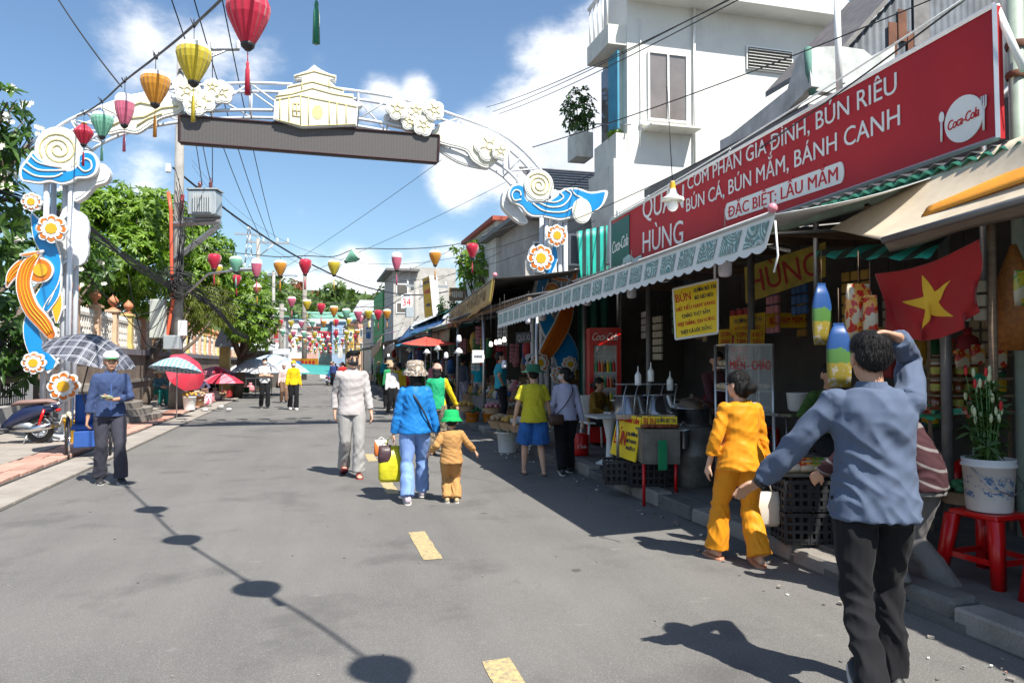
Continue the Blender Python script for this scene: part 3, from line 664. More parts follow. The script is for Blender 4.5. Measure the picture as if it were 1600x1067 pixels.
# pillars: three white tubes each, tied together
for (u, vb, xs) in ((98, 690, (-.28, 0, .14)), (858, 0, (-.12, .12, .34))):
 x0 = AY(u, 600, AYY).x
 for k_, dx in enumerate(xs):
  for dy in ((-.2, .2) if k_ != 1 else (0,)):
   MB().tube([(x0+dx, AYY+dy, .1), (x0+dx, AYY+dy, 5.9 if u < 200 else 5.6)], .052 if k_ != 1 else .068, 10).build('pillar_tube', WPIPE, ar)
 for z in (.5, 1.4, 2.3, 3.2, 4.1, 5.0): MB().tube([(x0+xs[0], AYY-.2, z), (x0+xs[2], AYY-.2, z+.4)], .025, 6).build('strut', WPIPE, ar)
 MB().box((x0, AYY, .13), (.95, .7, .1)).build('base_plate', WPIPE, ar)
# LED board
lp = [AY(280, 181, 15.85), AY(686, 212, 15.85), AY(684, 254, 15.85), AY(280, 222, 15.85)]
def _led(N, L, tc):
 s = nsep(N, L, tc.outputs['Object']); a = nstep(N, L, nmath(N, L, 'SINE', nmath(N, L, 'MULTIPLY', s[0], 95)), -.2, .5); b = nstep(N, L, nmath(N, L, 'SINE', nmath(N, L, 'MULTIPLY', s[2], 260)), -.2, .6)
 return nmix(N, L, nmath(N, L, 'MULTIPLY', a, .22), nmix(N, L, b, (.060, .054, .052), (.095, .088, .085)), (.12, .112, .108))
LED = shader('unlit led matrix', _led, rough=.55)
led = MB().prism(lp, (0, .22, 0)).build('led_board', LED, ar)
mb = MB()
for a, b in ((0, 1), (1, 2), (2, 3), (3, 0)): mb.tube([lp[a]+V((0, -.01, 0)), lp[b]+V((0, -.01, 0))], .028, 4, sm=False)
mb.build('frame', mk('dark red brown frame', (.05, .028, .03), .5, .2), led)
def plate(out, Y, mat_in, name='panel', th=.08, inset=.05, parent=ar, rim=PLW, rimoff=.012):
 """flat cut-out panel: white rimmed back plate and coloured face standing just proud of it"""
 out = [V(p) for p in out]; c = sum(out, V())/len(out)
 p = MB().prism(out, (0, th, 0)).build(name, rim, parent)
 n = len(out); ins = []
 area = sum(out[i].x*out[(i+1) % n].z-out[(i+1) % n].x*out[i].z for i in range(n)); sg = 1 if area > 0 else -1
 for i in range(n):
  t = (out[(i+1) % n]-out[i-1]); t.y = 0
  if t.length < 1e-6: ins.append(out[i].copy()); continue
  t.normalize(); nn = V((-t.z, 0, t.x))*sg; ins.append(out[i]+nn*inset+V((0, -rimoff, 0)))
 MB().prism(ins, (0, rimoff-.002, 0)).build('face', mat_in, p); return p
def strokes(lines, r, mat, parent, name='outline', closed=False):
 mb = MB()
 for l in lines:
  l = [V(q) for q in l]; mb.tube(l+([l[0]] if closed else []), r, 5)
 return mb.build(name, mat, parent)
def circ(c, rx, rz, n=24, a0=0, lobes=0, amp=0): return [V((c.x+math.cos(a0+2*PI*i/n)*rx*(1+amp*abs(math.sin(lobes*PI*i/n))), c.y, c.z+math.sin(a0+2*PI*i/n)*rz*(1+amp*abs(math.sin(lobes*PI*i/n))))) for i in range(n)]
def spiral(c, r0, r1, turns, n=30, a0=0): return [V((c.x+math.cos(a0+2*PI*turns*i/n)*(r0+(r1-r0)*i/n), c.y, c.z+math.sin(a0+2*PI*turns*i/n)*(r0+(r1-r0)*i/n))) for i in range(n+1)]
def flower(u, v, rpx, Y, parent=ar, name='flower_panel'):
 c = AY(u, v, Y); r = (AY(u+rpx, v, Y)-c).length; a0 = PI/8
 p = plate(circ(c, r*.86, r*.86, 64, a0, 8, .18), Y, PLO, name, .06, .035, parent)
 c2 = c+V((0, -.024, 0)); w = MB().prism(circ(c2, r*.52, r*.52, 64, a0, 8, .30), (0, .01, 0)).build('petal_ring', PLW, p)
 c3 = c+V((0, -.036, 0)); MB().prism(circ(c3, r*.34, r*.34, 32, a0, 8, .14), (0, .01, 0)).build('flower_centre', PLY, p)
 # dark orange shading petals split by white ribs
 ln = [[c+V((math.cos(a)*r*.55, -.018, math.sin(a)*r*.55)), c+V((math.cos(a)*r*.9, -.018, math.sin(a)*r*.9))] for a in [a0+2*PI*i/8 for i in range(8)]]
 strokes(ln, .013, PLW, p, 'petal_rib'); return p
def creamflower(u, v, rpx, Y, lobes=5):
 c = AY(u, v, Y); r = (AY(u+rpx, v, Y)-c).length
 o = circ(c, r*.84, r*.84, 40, u % 3, lobes, .2); p = plate(o, Y, PLC, 'blossom_panel', .1, .03, ar, PLW)
 c2 = c+V((0, -.02, 0)); strokes([circ(c2, r*.24, r*.24, 12)+[circ(c2, r*.24, r*.24, 12)[0]]]+[[c2+V((math.cos(a)*r*.3, 0, math.sin(a)*r*.3)), c2+V((math.cos(a)*r*.62, 0, math.sin(a)*r*.62))] for a in [2*PI*i/lobes+u for i in range(lobes)]], .009, PLL, p); return p
def c1(pts): return smooth_loop([AY(x/3.5575, y/3.5575, 15.9) for x, y in pts], 4)
def c8(pts, Y=15.9): return smooth_loop([AY(760+x/3.333, 240+y/3.333, Y) for x, y in pts], 4)
# left wave, moon and grey-white cloud
plate([p+V((0, .16, 0)) for p in c1([(380, 1060), (400, 1000), (470, 960), (520, 900), (575, 905), (600, 950), (580, 1000), (520, 1020), (490, 1050), (450, 1090), (400, 1110)])], 0, PLG, 'cloud_panel', .2, .05)
wl = plate(c1([(118, 1000), (108, 940), (150, 880), (185, 838), (225, 880), (300, 915), (370, 942), (425, 918), (432, 865), (475, 838), (525, 855), (548, 905), (535, 960), (490, 988), (430, 992), (400, 1012), (340, 1025), (280, 1010), (220, 1020), (160, 1012)]), 0, PLB, 'wave_panel', .12, .045)
strokes([[p+V((0, -.02, 0)) for p in smooth_loop([AY(x/3.5575, y/3.5575, 15.9) for x, y in l], 4, False)] for l in ([(175, 870), (215, 905), (290, 925), (350, 930)], [(150, 905), (210, 945), (300, 950), (370, 948)], [(130, 940), (200, 980), (300, 985), (350, 965)], [(430, 920), (470, 955), (508, 940), (505, 900), (475, 885), (455, 905)])], .018, PLW, wl, 'white_swirl')
cm = AY(92, 234, 15.98); mo = plate(circ(cm, .415, .45, 36), 0, PLC, 'moon_panel', .1, .035)
strokes([spiral(cm+V((0, -.02, 0)), .05, .34, 2.6, 40)], .014, PLL, mo, 'yellow_swirl')
plate([p for p in c1([(560, 600), (640, 560), (760, 520), (900, 545), (1000, 560), (1010, 620), (900, 655), (830, 700), (760, 740), (680, 730), (600, 745), (590, 690), (640, 650)])], 0, PLC, 'cloud_panel', .12, .04)
strokes([[AY(x/3.5575, y/3.5575, 15.87) for x, y in l] for l in ([(620, 700), (700, 660), (800, 650), (900, 600), (990, 590)], [(700, 600), (780, 570), (880, 590)], [(760, 700), (820, 660), (900, 630)])], .014, PLL, ar, 'yellow_outline')
for (u, v, r) in ((293, 142, 22), (318, 158, 20), (346, 144, 20), (332, 136, 15), (304, 165, 18), (282, 132, 13)): creamflower(u, v, r, 15.86-.045*(int(u) % 5))
for (u, v, r) in ((621, 170, 18), (650, 172, 15), (678, 172, 17), (640, 190, 14), (662, 196, 17), (765, 228, 24), (782, 236, 14)): creamflower(u, v, r, 15.86-.045*(int(u) % 5))
plate(smooth_loop([AY(x/2.4615+350, y/2.4615, 15.92) for x, y in [(800, 510), (850, 470), (920, 490), (1000, 500), (1060, 530), (1070, 590), (1020, 645), (960, 620), (930, 580), (860, 560), (820, 545)]], 4), 0, PLC, 'cloud_panel', .12, .04)
plate(smooth_loop([AY(x/2.4615+350, y/2.4615, 16.02) for x, y in [(620, 440), (700, 440), (800, 490), (830, 550), (900, 590), (1010, 640), (1000, 650), (900, 625), (800, 560), (700, 500), (630, 480)]], 4), 0, PLG, 'cloud_panel', .1, .03)
# pagoda panel above the board
def cp(x, y, Y=15.75): return AY(x/2.4615+350, y/2.4615, Y)
pg = plate([cp(*q) for q in [(195, 372), (190, 460), (300, 492), (510, 485), (515, 415), (532, 405), (498, 385), (498, 362), (460, 360), (462, 345), (432, 335), (405, 310), (432, 308), (432, 290), (408, 285), (375, 270), (347, 250), (320, 272), (268, 290), (272, 303), (298, 305), (300, 318), (245, 330), (240, 345), (208, 350), (210, 365)]], 0, PLC, 'temple_panel', .2, .03)
pl_ = [[cp(*q, 15.73) for q in l] for l in ([(195, 372), (260, 362), (340, 340), (420, 362), (498, 375)], [(270, 295), (347, 275), (430, 298)], [(245, 338), (340, 315), (460, 348)], [(200, 385), (290, 368), (510, 412)], [(300, 318), (300, 345)], [(405, 310), (405, 340)], [(200, 460), (300, 485), (508, 478)], [(215, 375), (215, 462)], [(250, 370), (250, 470)], [(295, 370), (295, 482)], [(325, 375), (325, 484)], [(405, 390), (405, 484)], [(435, 396), (435, 483)], [(470, 402), (470, 482)], [(265, 400), (265, 445)], [(280, 400), (280, 447)], [(262, 400), (290, 400)], [(262, 425), (292, 427)], [(262, 445), (292, 449)])]
strokes(pl_, .012, PLL, pg, 'yellow_outline')
cc = cp(360, 432, 15.73); MB().prism(circ(cc, .11, .15, 20), (0, .01, 0)).build('round_window', PLL, pg)
# right wave, moons
plate([p+V((0, .16, 0)) for p in c8([(95, 205), (110, 190), (150, 240), (220, 330), (220, 358), (180, 350), (120, 300), (92, 260)])], 0, PLG, 'cloud_panel', .2, .04)
wr = plate(c8([(113, 210), (128, 170), (168, 156), (203, 175), (215, 240), (300, 248), (355, 222), (400, 185), (470, 178), (545, 200), (630, 193), (612, 262), (560, 308), (440, 335), (380, 345), (300, 330), (240, 326), (205, 305), (180, 275), (130, 250)]), 0, PLB, 'wave_panel', .12, .045)
strokes([[p+V((0, -.02, 0)) for p in smooth_loop([AY(760+x/3.333, 240+y/3.333, 15.9) for x, y in l], 4, False)] for l in ([(180, 240), (145, 245), (132, 215), (150, 192), (175, 200), (178, 222)], [(240, 260), (300, 300), (400, 305), (460, 270)], [(270, 255), (330, 280), (400, 270), (440, 215), (410, 190)], [(300, 248), (360, 255), (400, 230), (380, 205)], [(440, 185), (460, 215), (500, 235)], [(560, 305), (600, 270), (620, 200)])], .018, PLW, wr, 'white_swirl')
cm = AY(760+275/3.333, 240+165/3.333, 15.84); mo = plate(circ(cm, .345, .36, 36), 0, PLC, 'moon_panel', .06, .03); strokes([spiral(cm+V((0, -.02, 0)), .05, .28, 2.4, 40)], .013, PLL, mo, 'yellow_swirl')
cm = AY(760+498/3.333, 240+298/3.333, 15.82); plate(circ(cm, .235, .29, 30), 0, PLC, 'moon_panel', .06, .03)
# ribbons: strips of varying width with a white rim
def ribbon(pts, f, mat, Y0, name='ribbon_panel', stripes=0, smat=None):
 P = smooth_loop([V((x, y, w)) for x, y, w in pts], 5, False); Lf = []; Rt = []
 for i, p in enumerate(P):
  t = P[min(i+1, len(P)-1)]-P[max(i-1, 0)]; t.z = 0; t.normalize(); nn = V((-t.y, t.x, 0)); w = max(p.z, 2)/2
  Lf.append((p.x+nn.x*w, p.y+nn.y*w)); Rt.append((p.x-nn.x*w, p.y-nn.y*w))
 out = [f(x, y, Y0) for x, y in Lf+Rt[::-1]]; b = MB().prism(out, (0, .07, 0)).build(name, PLW, ar)
 s = .86; Lf2 = []; Rt2 = []
 mb = MB(); vs = []; fs = []
 for i, p in enumerate(P):
  c_ = V((p.x, p.y)); a = V(Lf[i]); d = V(Rt[i]); k_ = max(0, 1-8/max(p.z, 8.5)) if i not in (0, len(P)-1) else 0
  for q in (c_.lerp(a, k_), c_.lerp(d, k_)): w_ = f(q.x, q.y, Y0); vs.append(w_+V((0, -.012, 0)))
 fs = [(2*i, 2*i+1, 2*i+3, 2*i+2) for i in range(len(P)-1)]; MB().add(vs, fs).build('face', mat, b)
 for k_ in range(stripes):
  t = (k_+1)/(stripes+1)*2-1; ln = []
  for i, p in enumerate(P[2:-2]):
   q = V((p.x, p.y)).lerp(V(Lf[i+2]) if t > 0 else V(Rt[i+2]), abs(t)*.8); ln.append(f(q.x, q.y, Y0)+V((0, -.02, 0)))
  strokes([ln], .012, smat, b, 'stripe')
 return b
fl = lambda x, y, Y: AY(x/2.133, 280+y/2.133, Y)
ribbon([(105, 115, 10), (140, 190, 62), (178, 270, 54), (172, 340, 50), (130, 410, 46), (104, 490, 56), (125, 570, 62), (178, 630, 50)], fl, PLB, 15.95)
ribbon([(195, 320, 24), (180, 380, 40), (150, 440, 20)], fl, PLB, 15.98, stripes=1, smat=PLW)
ribbon([(188, 350, 26), (190, 420, 40), (188, 480, 8)], fl, PLY, 16.02)
ribbon([(140, 238, 8), (95, 285, 46), (78, 350, 52), (100, 425, 54), (145, 480, 52), (178, 530, 30)], fl, PLO, 15.86, stripes=3, smat=PLY)
ribbon([(22, 362, 6), (38, 320, 34), (75, 285, 40), (100, 270, 8)], fl, PLO, 15.90, stripes=2, smat=PLY)
ribbon([(65, 252, 8), (100, 250, 16), (145, 238, 6)], fl, PLO, 15.84)
for (c_, r, Y, par) in (((130, 303), 38, 15.88, 0),):
 cc = fl(*c_, Y); rr = r/2.133/FPX*15.9; q = plate(circ(cc, rr, rr, 30), 0, PLO, 'sun_disc_panel', .06, .03); MB().prism(circ(cc+V((.03, -.03, 0)), rr*.5, rr*.5, 20), (0, .008, 0)).build('ring', PLY, q)
for (x, y, r) in ((105, 76, 36), (172, 165, 54), (112, 612, 42), (212, 690, 56)): c_ = (x/2.133, 280+y/2.133); flower(c_[0], c_[1], r/2.133, 15.78)
MB().prism([p for p in circ(AY(112, 372, 16.1), .28, .55, 24, 0, 5, .2)], (0, .1, 0)).build('cloud_panel', PLG, ar)
fr = lambda x, y, Y: AY(760+x/3.333, 240+y/3.333, Y)
ribbon([(352, 478, 18), (352, 540, 44), (318, 615, 52), (285, 690, 50), (285, 800, 60), (330, 900, 90), (390, 990, 130), (420, 1080, 120), (400, 1180, 60)], fr, PLB, 15.98)
ribbon([(470, 600, 10), (430, 760, 60), (400, 880, 84), (330, 1010, 84), (270, 1100, 40)], fr, PLO, 15.88, stripes=4, smat=mk('deep orange line', (.45, .1, .01), .5))
ribbon([(330, 640, 14), (375, 655, 20), (425, 660, 20)], fr, PLO, 15.86)
cc = fr(342, 712, 15.9); q = plate(circ(cc, .18, .18, 26), 0, PLO, 'sun_disc_panel', .05, .025); MB().prism(circ(cc+V((0, -.03, 0)), .09, .09, 20), (0, .008, 0)).build('ring', PLY, q)
for (u, v, r) in ((760+367/3.333, 240+427/3.333, 16.5), (760+283/3.333, 240+545/3.333, 20.5), (700+450/3.137, 440+398/3.137, 15), (700+546/3.137, 440+458/3.137, 13), (700+598/3.137, 440+405/3.137, 12)): flower(u, v, r, 15.78)
strokes([[p for p in smooth_loop([AY(u, v, 16.05) for u, v in ((835, 385), (828, 395), (826, 420), (838, 440), (832, 470), (833, 560), (838, 620))], 4, False)]], .05, PLG, ar, 'panel_edge')
for i in range(5): c_ = AY(700+(400+i % 2*12)/3.137, 440+(372+i*16)/3.137, 15.95); MB().prism(circ(c_, .09, .09, 16), (0, .05, 0)).build('cloud_panel', PLG, ar)
# ================================================================== POLES, CABLES, LANTERNS
POLE = GP(275, 642); PX, PY = POLE.x, POLE.y
up = T('utility_pole', 'tall concrete utility pole with a grey transformer on a steel bracket', 'utility pole', (PX, PY, .09))
ptop = W(277, 72, 24).z
MB().tube([(PX, PY, 0), (PX, PY, ptop)], [.2, .115], 14).build('pole', POLEC, up)
MB().tube([(PX, PY, .05), (PX, PY, 1.0)], [.25, .21], 12).build('footing', CONC, up)
def pp(u, v, dD=0): return W(u, v, 24+dD)
tr_o = [pp(297, 302), pp(344, 302)]
cx_ = (tr_o[0]+tr_o[1])/2; z0, z1 = pp(300, 338).z, pp(300, 300).z; w = .92
TRG = mk('grey transformer enamel', (.33, .37, .39), .45, .12, 5, coat=.2)
tf = MB().box((cx_.x, cx_.y, (z0+z1)/2), (w, .55, z1-z0), rz=-YAW, bev=.03).build('transformer', TRG, up)
mb = MB(); rx = V((math.cos(YAW), -math.sin(YAW), 0))
for i in range(8):
 c = cx_+rx*(-.22+i*.075)-FWD*.31; mb.box((c.x, c.y, (z0+z1)/2-.03), (.025, .14, (z1-z0)*.75), rz=-YAW)
mb.build('cooling_fin', mk('pale fin', (.48, .51, .52), .5, .1), tf)
MB().box((cx_.x, cx_.y, z1+.04), (w+.1, .62, .05), rz=-YAW).build('lid', TRG, tf)
for i, (u, c) in enumerate(((312, 0), (329, 1))):
 p = pp(u, 300, -.1); MB().lathe([(.05, 0), (.06, .06), (.04, .1), (.075, .13), (.04, .17), (.07, .2), (.03, .28), (.02, .4 if c else .25)], (p.x, p.y, z1+.03), 10).build('bushing', mk('brown porcelain', (.13, .03, .025), .25, .1, coat=.6), tf)
MB().tube([pp(272, 350), pp(345, 347)], .09, 4, sm=False).build('bracket_arm', STEEL, up)
MB().tube([pp(272, 342, .3), pp(345, 342, .3)], .06, 4, sm=False).build('bracket_arm', STEEL, up)
MB().tube([pp(274, 405), pp(342, 352)], .1, 4, sm=False).build('bracket_brace', STEEL, up)
MB().tube([pp(263, 300, -.1), pp(267, 330, -.15), pp(268, 420, -.15), pp(270, 470, -.15), pp(262, 520, -.15), pp(258, 545, -.15)], .055, 8).build('orange_conduit', mk('orange pvc conduit', (.60, .10, .045), .5, .1, coat=.2), up)
MB().tube([pp(285, 305, -.1), pp(283, 335, -.1)], [.07, .05], 8).build('red_insulator', mk('dark red insulator', (.3, .02, .02), .35, .1), up)
MB().box(pp(247, 498, -.3), (.48, .2, 1.25), rz=-YAW, bev=.02).build('cabinet', mk('pale green grey cabinet', (.5, .52, .47), .5, .1, dirt=.2), up)
MB().box(pp(285, 513, -.3), (.24, .2, .5), rz=-YAW, bev=.02).build('meter_box', WPL, up)
MB().box(pp(270, 535, -.35), (.5, .3, .45), rz=-YAW, bev=.02).build('junction_box', TRG, up)
MB().box(pp(263, 263, -.1), (.16, .16, .28), bev=.02).build('meter_box', WPL, up)
# top cross arms and insulators
for (ua, ub, vv) in ((262, 292, 131), (330, 374, 78)):
 a, b = pp(ua, vv), pp(ub, vv); MB().tube([a, b], .05, 4, sm=False).build('cross_arm', STEEL, up)
 for u in (ua+2, ub-2):
  p = pp(u, vv); MB().lathe([(.03, 0), (.08, .04), (.05, .08), (.09, .12), (.05, .16), (.08, .2), (.04, .3)], p, 10).build('insulator', mk('white porcelain', (.75, .75, .72), .2, .05, coat=.5), up)
MB().tube([pp(352, 80), pp(279, 110)], .035, 6).build('cross_arm_brace', STEEL, up)
a, b, c = pp(288, 462, -.2), pp(326, 428, -1.2), pp(376, 421, -2.2)
MB().tube([pp(280, 470), a, b, c], .035, 8).build('street_lamp_arm', STEEL, up)
MB().box(c+V((.05, 0, 0)), (.75, .22, .09), rz=-YAW-.1, bev=.03).build('street_lamp_head', TRG, up)
# steel poles down the street, left and right
def pole(u, vtop, D, label, arms=0, mat=POLEC, r=.12, name='utility_pole'):
 b = W(u, 600, D); b.z = 0; t = W(u, vtop, D).z
 o = T(name, label, 'utility pole', tuple(b)); MB().tube([b, (b.x, b.y, t)], [r*1.3, r], 10).build('pole', mat, o)
 for i in range(arms):
  z = t-.25-i*1.2; MB().box((b.x+.6, b.y, z), (2.4, .12, .12)).build('cross_arm', STEEL, o)
  MB().tube([(b.x, b.y, z-.9), (b.x+1.0, b.y, z)], .04, 6).build('arm_brace', STEEL, o)
  for q in (-.5, .3, 1.1, 1.7): MB().lathe([(.03, 0), (.07, .05), (.04, .1), (.06, .15), (.02, .25)], (b.x+q, b.y, z+.06), 6).build('insulator', WPL, o)
 return o
pole(401, 372, 44, 'concrete pole with one steel cross arm, second along the left pavement', 1)
pole(426, 425, 58, 'concrete pole with one cross arm, third along the left pavement', 1)
pole(439, 475, 52, 'pale concrete pole standing in front of the market roofs on the left', 0, CONC, .16)
pole(475, 420, 70, 'pale grey mast rising from the hillside among the far lanterns', 0, CONC, .2)
pole(650, 440, 42, 'grey concrete pole beside the red 34 sign', 1, POLEC, .14)
pole(613, 425, 60, 'thin grey pole left of the red 34 sign', 0, POLEC, .1)
# lattice pylon on the hill
py_ = T('lattice_pylon', 'tall grey lattice pylon on the hillside above the trees', 'pylon', tuple(W(388, 470, 120)))
mb = MB(); pb = W(388, 470, 120); pt = W(393, 352, 120).z
for k_ in range(8):
 t0, t1 = k_/8, (k_+1)/8
 for sx, sy in ((-1, -1), (1, -1), (1, 1), (-1, 1)):
  w0, w1 = .9*(1-t0)+.12, .9*(1-t1)+.12; zz0 = pb.z+(pt-pb.z)*t0; zz1 = pb.z+(pt-pb.z)*t1
  mb.tube([(pb.x+sx*w0, pb.y+sy*w0, zz0), (pb.x+sx*w1, pb.y+sy*w1, zz1)], .06, 4); mb.tube([(pb.x+sx*w0, pb.y+sy*w0, zz0), (pb.x-sy*w1, pb.y+sx*w1, zz1)], .035, 4)
mb.build('lattice', STEEL, py_); MB().box((pb.x, pb.y, pt-1.5), (4.5, .3, .3)).build('cross_arm', STEEL, py_)
# ---- overhead cables
def cable(label, a, b, s=.3, r=.012, n=16, mat=BLK, group='overhead cables'):
 return MB().tube(sag(a, b, s, n), r, 5).build('overhead_cable', mat, None, label, 'cable', group)
cable('black cable crossing the open sky at the upper left, ending on the lantern rope', W(85, -10, 12), W(190, 136, 11), .05)
cable('thick black cable running down from the transformer across the street to the far right roofs', pp(270, 262), W(700, 455, 44), 1.6, .035, 24)
for i, (u0, u1, v1) in enumerate(((264, 408, 372), (300, 421, 372), (345, 430, 373))):
 cable(['left', 'middle', 'right'][i]+'most of three parallel power lines falling from the top edge past the pole head', W(u0, -12, 17), W(u1, v1, 44), .4, .016)
cable('power line dropping from the upper pole insulator toward the transformer', pp(332, 84), pp(332, 286), .1, .015)
cable('second power line dropping from the upper insulators to the transformer bushing', pp(300, 120), pp(330, 288), .25, .015)
cable('third thin line looping down to the transformer', pp(288, 130), pp(316, 290), -.2, .015)
for i, (a, b, s) in enumerate((((320, 470), (790, 285), .5), ((330, 480), (690, 250), .3), ((300, 250), (930, 330), 3.2), ((300, 258), (930, 345), 3.6), ((380, 520), (980, 240), .6), ((430, 500), (1000, 280), .9))):
 cable(['rising from the left trees to the white building', 'fine line slanting up behind the LED board', 'upper of two slack lines across the middle of the sky', 'lower of two slack lines across the middle of the sky', 'steep line from the market to the balcony', 'long line from the market to the white balcony'][i]+' as a thin telephone wire', W(*a, 40), W(*b, 19), s, .007, group='telephone wires')
for i, (a, b) in enumerate((((760, 168), (1140, 0)), ((780, 178), (1210, -30)), ((770, 175), (1250, -60)))):
 cable(['lowest', 'middle', 'highest'][i]+' of three wires slanting up past the white building', W(*a, 30), W(*b, 10), .15, .011)
cable('wire passing over the red restaurant sign toward the white wall', W(1000, 345, 13), W(1560, -40, 5), .12, .008)
cable('wire slanting across the face of the white building', W(880, 350, 15), W(1320, 130, 8.5), .1, .008)
cable('long pale cord tied along the top of the red sign', W(955, 340, 12.5), W(1520, -10, 5.2), .05, .009, mat=WPL)
# bundle of black communication cables from the left edge to the pole and on
rng = random.Random(4); LFT = []
for i in range(16):
 a = W(-30, 292+rng.uniform(-14, 22), 15+rng.uniform(-.2, .2)); m_ = W(140, 362+rng.uniform(-10, 10), 19); e = pp(272, 436+rng.uniform(-12, 22), -.25)
 pts = smooth_loop([a, W(60, 318+rng.uniform(-8, 9), 16.5), m_, W(210, 413+rng.uniform(-7, 7), 21.5), e], 5, False); LFT.append(pts)
mb = MB(); [mb.tube(p, rng.uniform(.008, .02), 5) for p in LFT]
mb.build('cable_bundle', BLK, None, 'thick drooping bundle of black cables from the left edge to the utility pole', 'cable bundle')
mb = MB()
for i in range(12): mb.tube(smooth_loop([pp(275, 438+rng.uniform(-8, 12), -.2), W(310, 460+rng.uniform(-8, 8), 25), W(345, 490+rng.uniform(-5, 5), 27), W(375, 522+rng.uniform(-4, 4), 30), W(430, 540+rng.uniform(-4, 4), 36)], 5, False), rng.uniform(.008, .02), 5)
mb.build('cable_bundle', BLK, None, 'bundle of black cables running on from the pole through the trees', 'cable bundle')
mb = MB()
for i in range(26):
 c = pp(278+rng.uniform(-8, 12), 445+rng.uniform(-12, 12), -.3); rr = rng.uniform(.15, .4); tl = rng.uniform(0, 3)
 mb.tube([c+V((math.cos(a)*rr, math.sin(a+tl)*rr*.5, math.sin(a)*rr*.8)) for a in [2*PI*k/12 for k in range(11)]], rng.uniform(.01, .02), 4)
for i in range(8): mb.tube([pp(276+rng.uniform(-4, 8), 290+rng.uniform(-30, 30), -.2), pp(290+rng.uniform(-8, 14), 340+rng.uniform(-30, 30), -.2), pp(278+rng.uniform(-5, 8), 430, -.25)], .012, 4)
mb.build('cable_coils', BLK, None, 'tangle of spare cable coils hung on the utility pole', 'cable coils')
for i in range(3): cable(['top', 'middle', 'bottom'][i]+' loop of slack cable hanging under the bundle by the trees', W(120+i*40, 400+i*14, 19+i), pp(262, 470+i*12, -.3), .9+.3*i, .014)
for i in range(5): cable(ORD[i]+' service line from the pole leading off under the lanterns to the right', pp(275, 436+i*3, 0), W(560+i*30, 470+i*8, 48), .5+.3*i, .016)
# ---- silk lanterns
def silk(name, c): return mk(name, c, .45, .08, 8, .2, 60, sheen=.6, spec=.5)
LC = {'red': silk('crimson silk', (.62, .012, .06)), 'pink': silk('pink silk', (.72, .16, .27)), 'yellow': silk('yellow silk', (.70, .56, .03)), 'orange': silk('orange silk', (.76, .34, .02)), 'mint': silk('mint silk', (.24, .60, .43)), 'green': silk('green silk', (.02, .28, .16))}
for m_ in LC.values():
 nt = m_.node_tree; b_ = nt.nodes['Principled BSDF']; tr = nt.nodes.new('ShaderNodeBsdfTranslucent'); ms = nt.nodes.new('ShaderNodeMixShader'); ms.inputs[0].default_value = .35
 nt.links.new(b_.inputs['Base Color'].links[0].from_socket, tr.inputs[0]); nt.links.new(b_.outputs[0], ms.inputs[1]); nt.links.new(tr.outputs[0], ms.inputs[2]); nt.links.new(ms.outputs[0], nt.nodes['Material Output'].inputs[0])
LTOP = {k: silk('pale '+k+' sunlit silk top', tuple(min(.85, x*.35+.52) for x in c)) for k, c in (('yellow', (.8, .7, .3)), ('orange', (.8, .6, .3)), ('mint', (.5, .8, .7)), ('pink', (.8, .5, .6)), ('red', (.7, .1, .2)), ('green', (.2, .5, .4)))}  # silk paled toward white: sun glare on the upper part put into its colour
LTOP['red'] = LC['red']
GOLD = mk('gold rim', (.5, .32, .06), .4, .1, metal=.5)
TPROF = {'drop': [(.045, .02), (.09, .035), (.135, .02), (.16, -.03), (.165, -.075), (.15, -.14), (.115, -.22), (.08, -.29), (.055, -.335), (.05, -.345)],
   'diamond': [(.045, .01), (.09, -.02), (.145, -.085), (.165, -.13), (.15, -.17), (.11, -.24), (.07, -.31), (.045, -.35)],
   'long': [(.05, .04), (.1, .02), (.13, -.03), (.135, -.1), (.125, -.2), (.10, -.3), (.07, -.38), (.05, -.42)]}
def lantern(p, kind, col, label, group, rope_z=None, s=1.0, near=True, tilt=0):
 t = T('silk_lantern', label, 'lantern', tuple(p), uni(0, 3), group); pr = [(r*s, h*s) for r, h in TPROF[kind]]; n = 36 if near else 14
 j = 5 if near else 4; cut = 3
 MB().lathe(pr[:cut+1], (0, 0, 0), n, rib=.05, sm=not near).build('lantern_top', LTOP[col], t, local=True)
 MB().lathe(pr[cut:], (0, 0, 0), n, rib=.06, sm=not near).build('lantern_shade', LC[col], t, local=True)
 zb = pr[-1][1]
 MB().lathe([(.05*s, zb+.012*s), (.055*s, zb), (.05*s, zb-.02*s), (.02*s, zb-.05*s)], (0, 0, 0), 12, cap=True).build('bottom_cap', BLKP, t, local=True)
 MB().lathe([(.045*s, .02*s), (.05*s, .035*s), (.03*s, .045*s)], (0, 0, 0), 12, cap=True).build('top_ring', GOLD, t, local=True)
 tl = .24*s
 m = MB().tube([(0, 0, zb-.05*s), (0, 0, zb-.14*s)], .004*s, 4); m.lathe([(.006*s, -.13*s+zb), (.016*s, zb-.15*s), (.012*s, zb-.17*s), (.02*s, zb-.2*s), (.024*s, zb-.15*s-tl)], (0, 0, 0), 10, rib=.3, cap=True)
 m.build('tassel', LC[col], t, local=True)
 if rope_z is not None: MB().tube([(0, 0, .04*s), (0, 0, rope_z-p[2])], .004, 4).build('hanging_wire', BLK, t, local=True)
 if tilt: t.rotation_euler = (tilt, tilt*.4, 1)
 return t
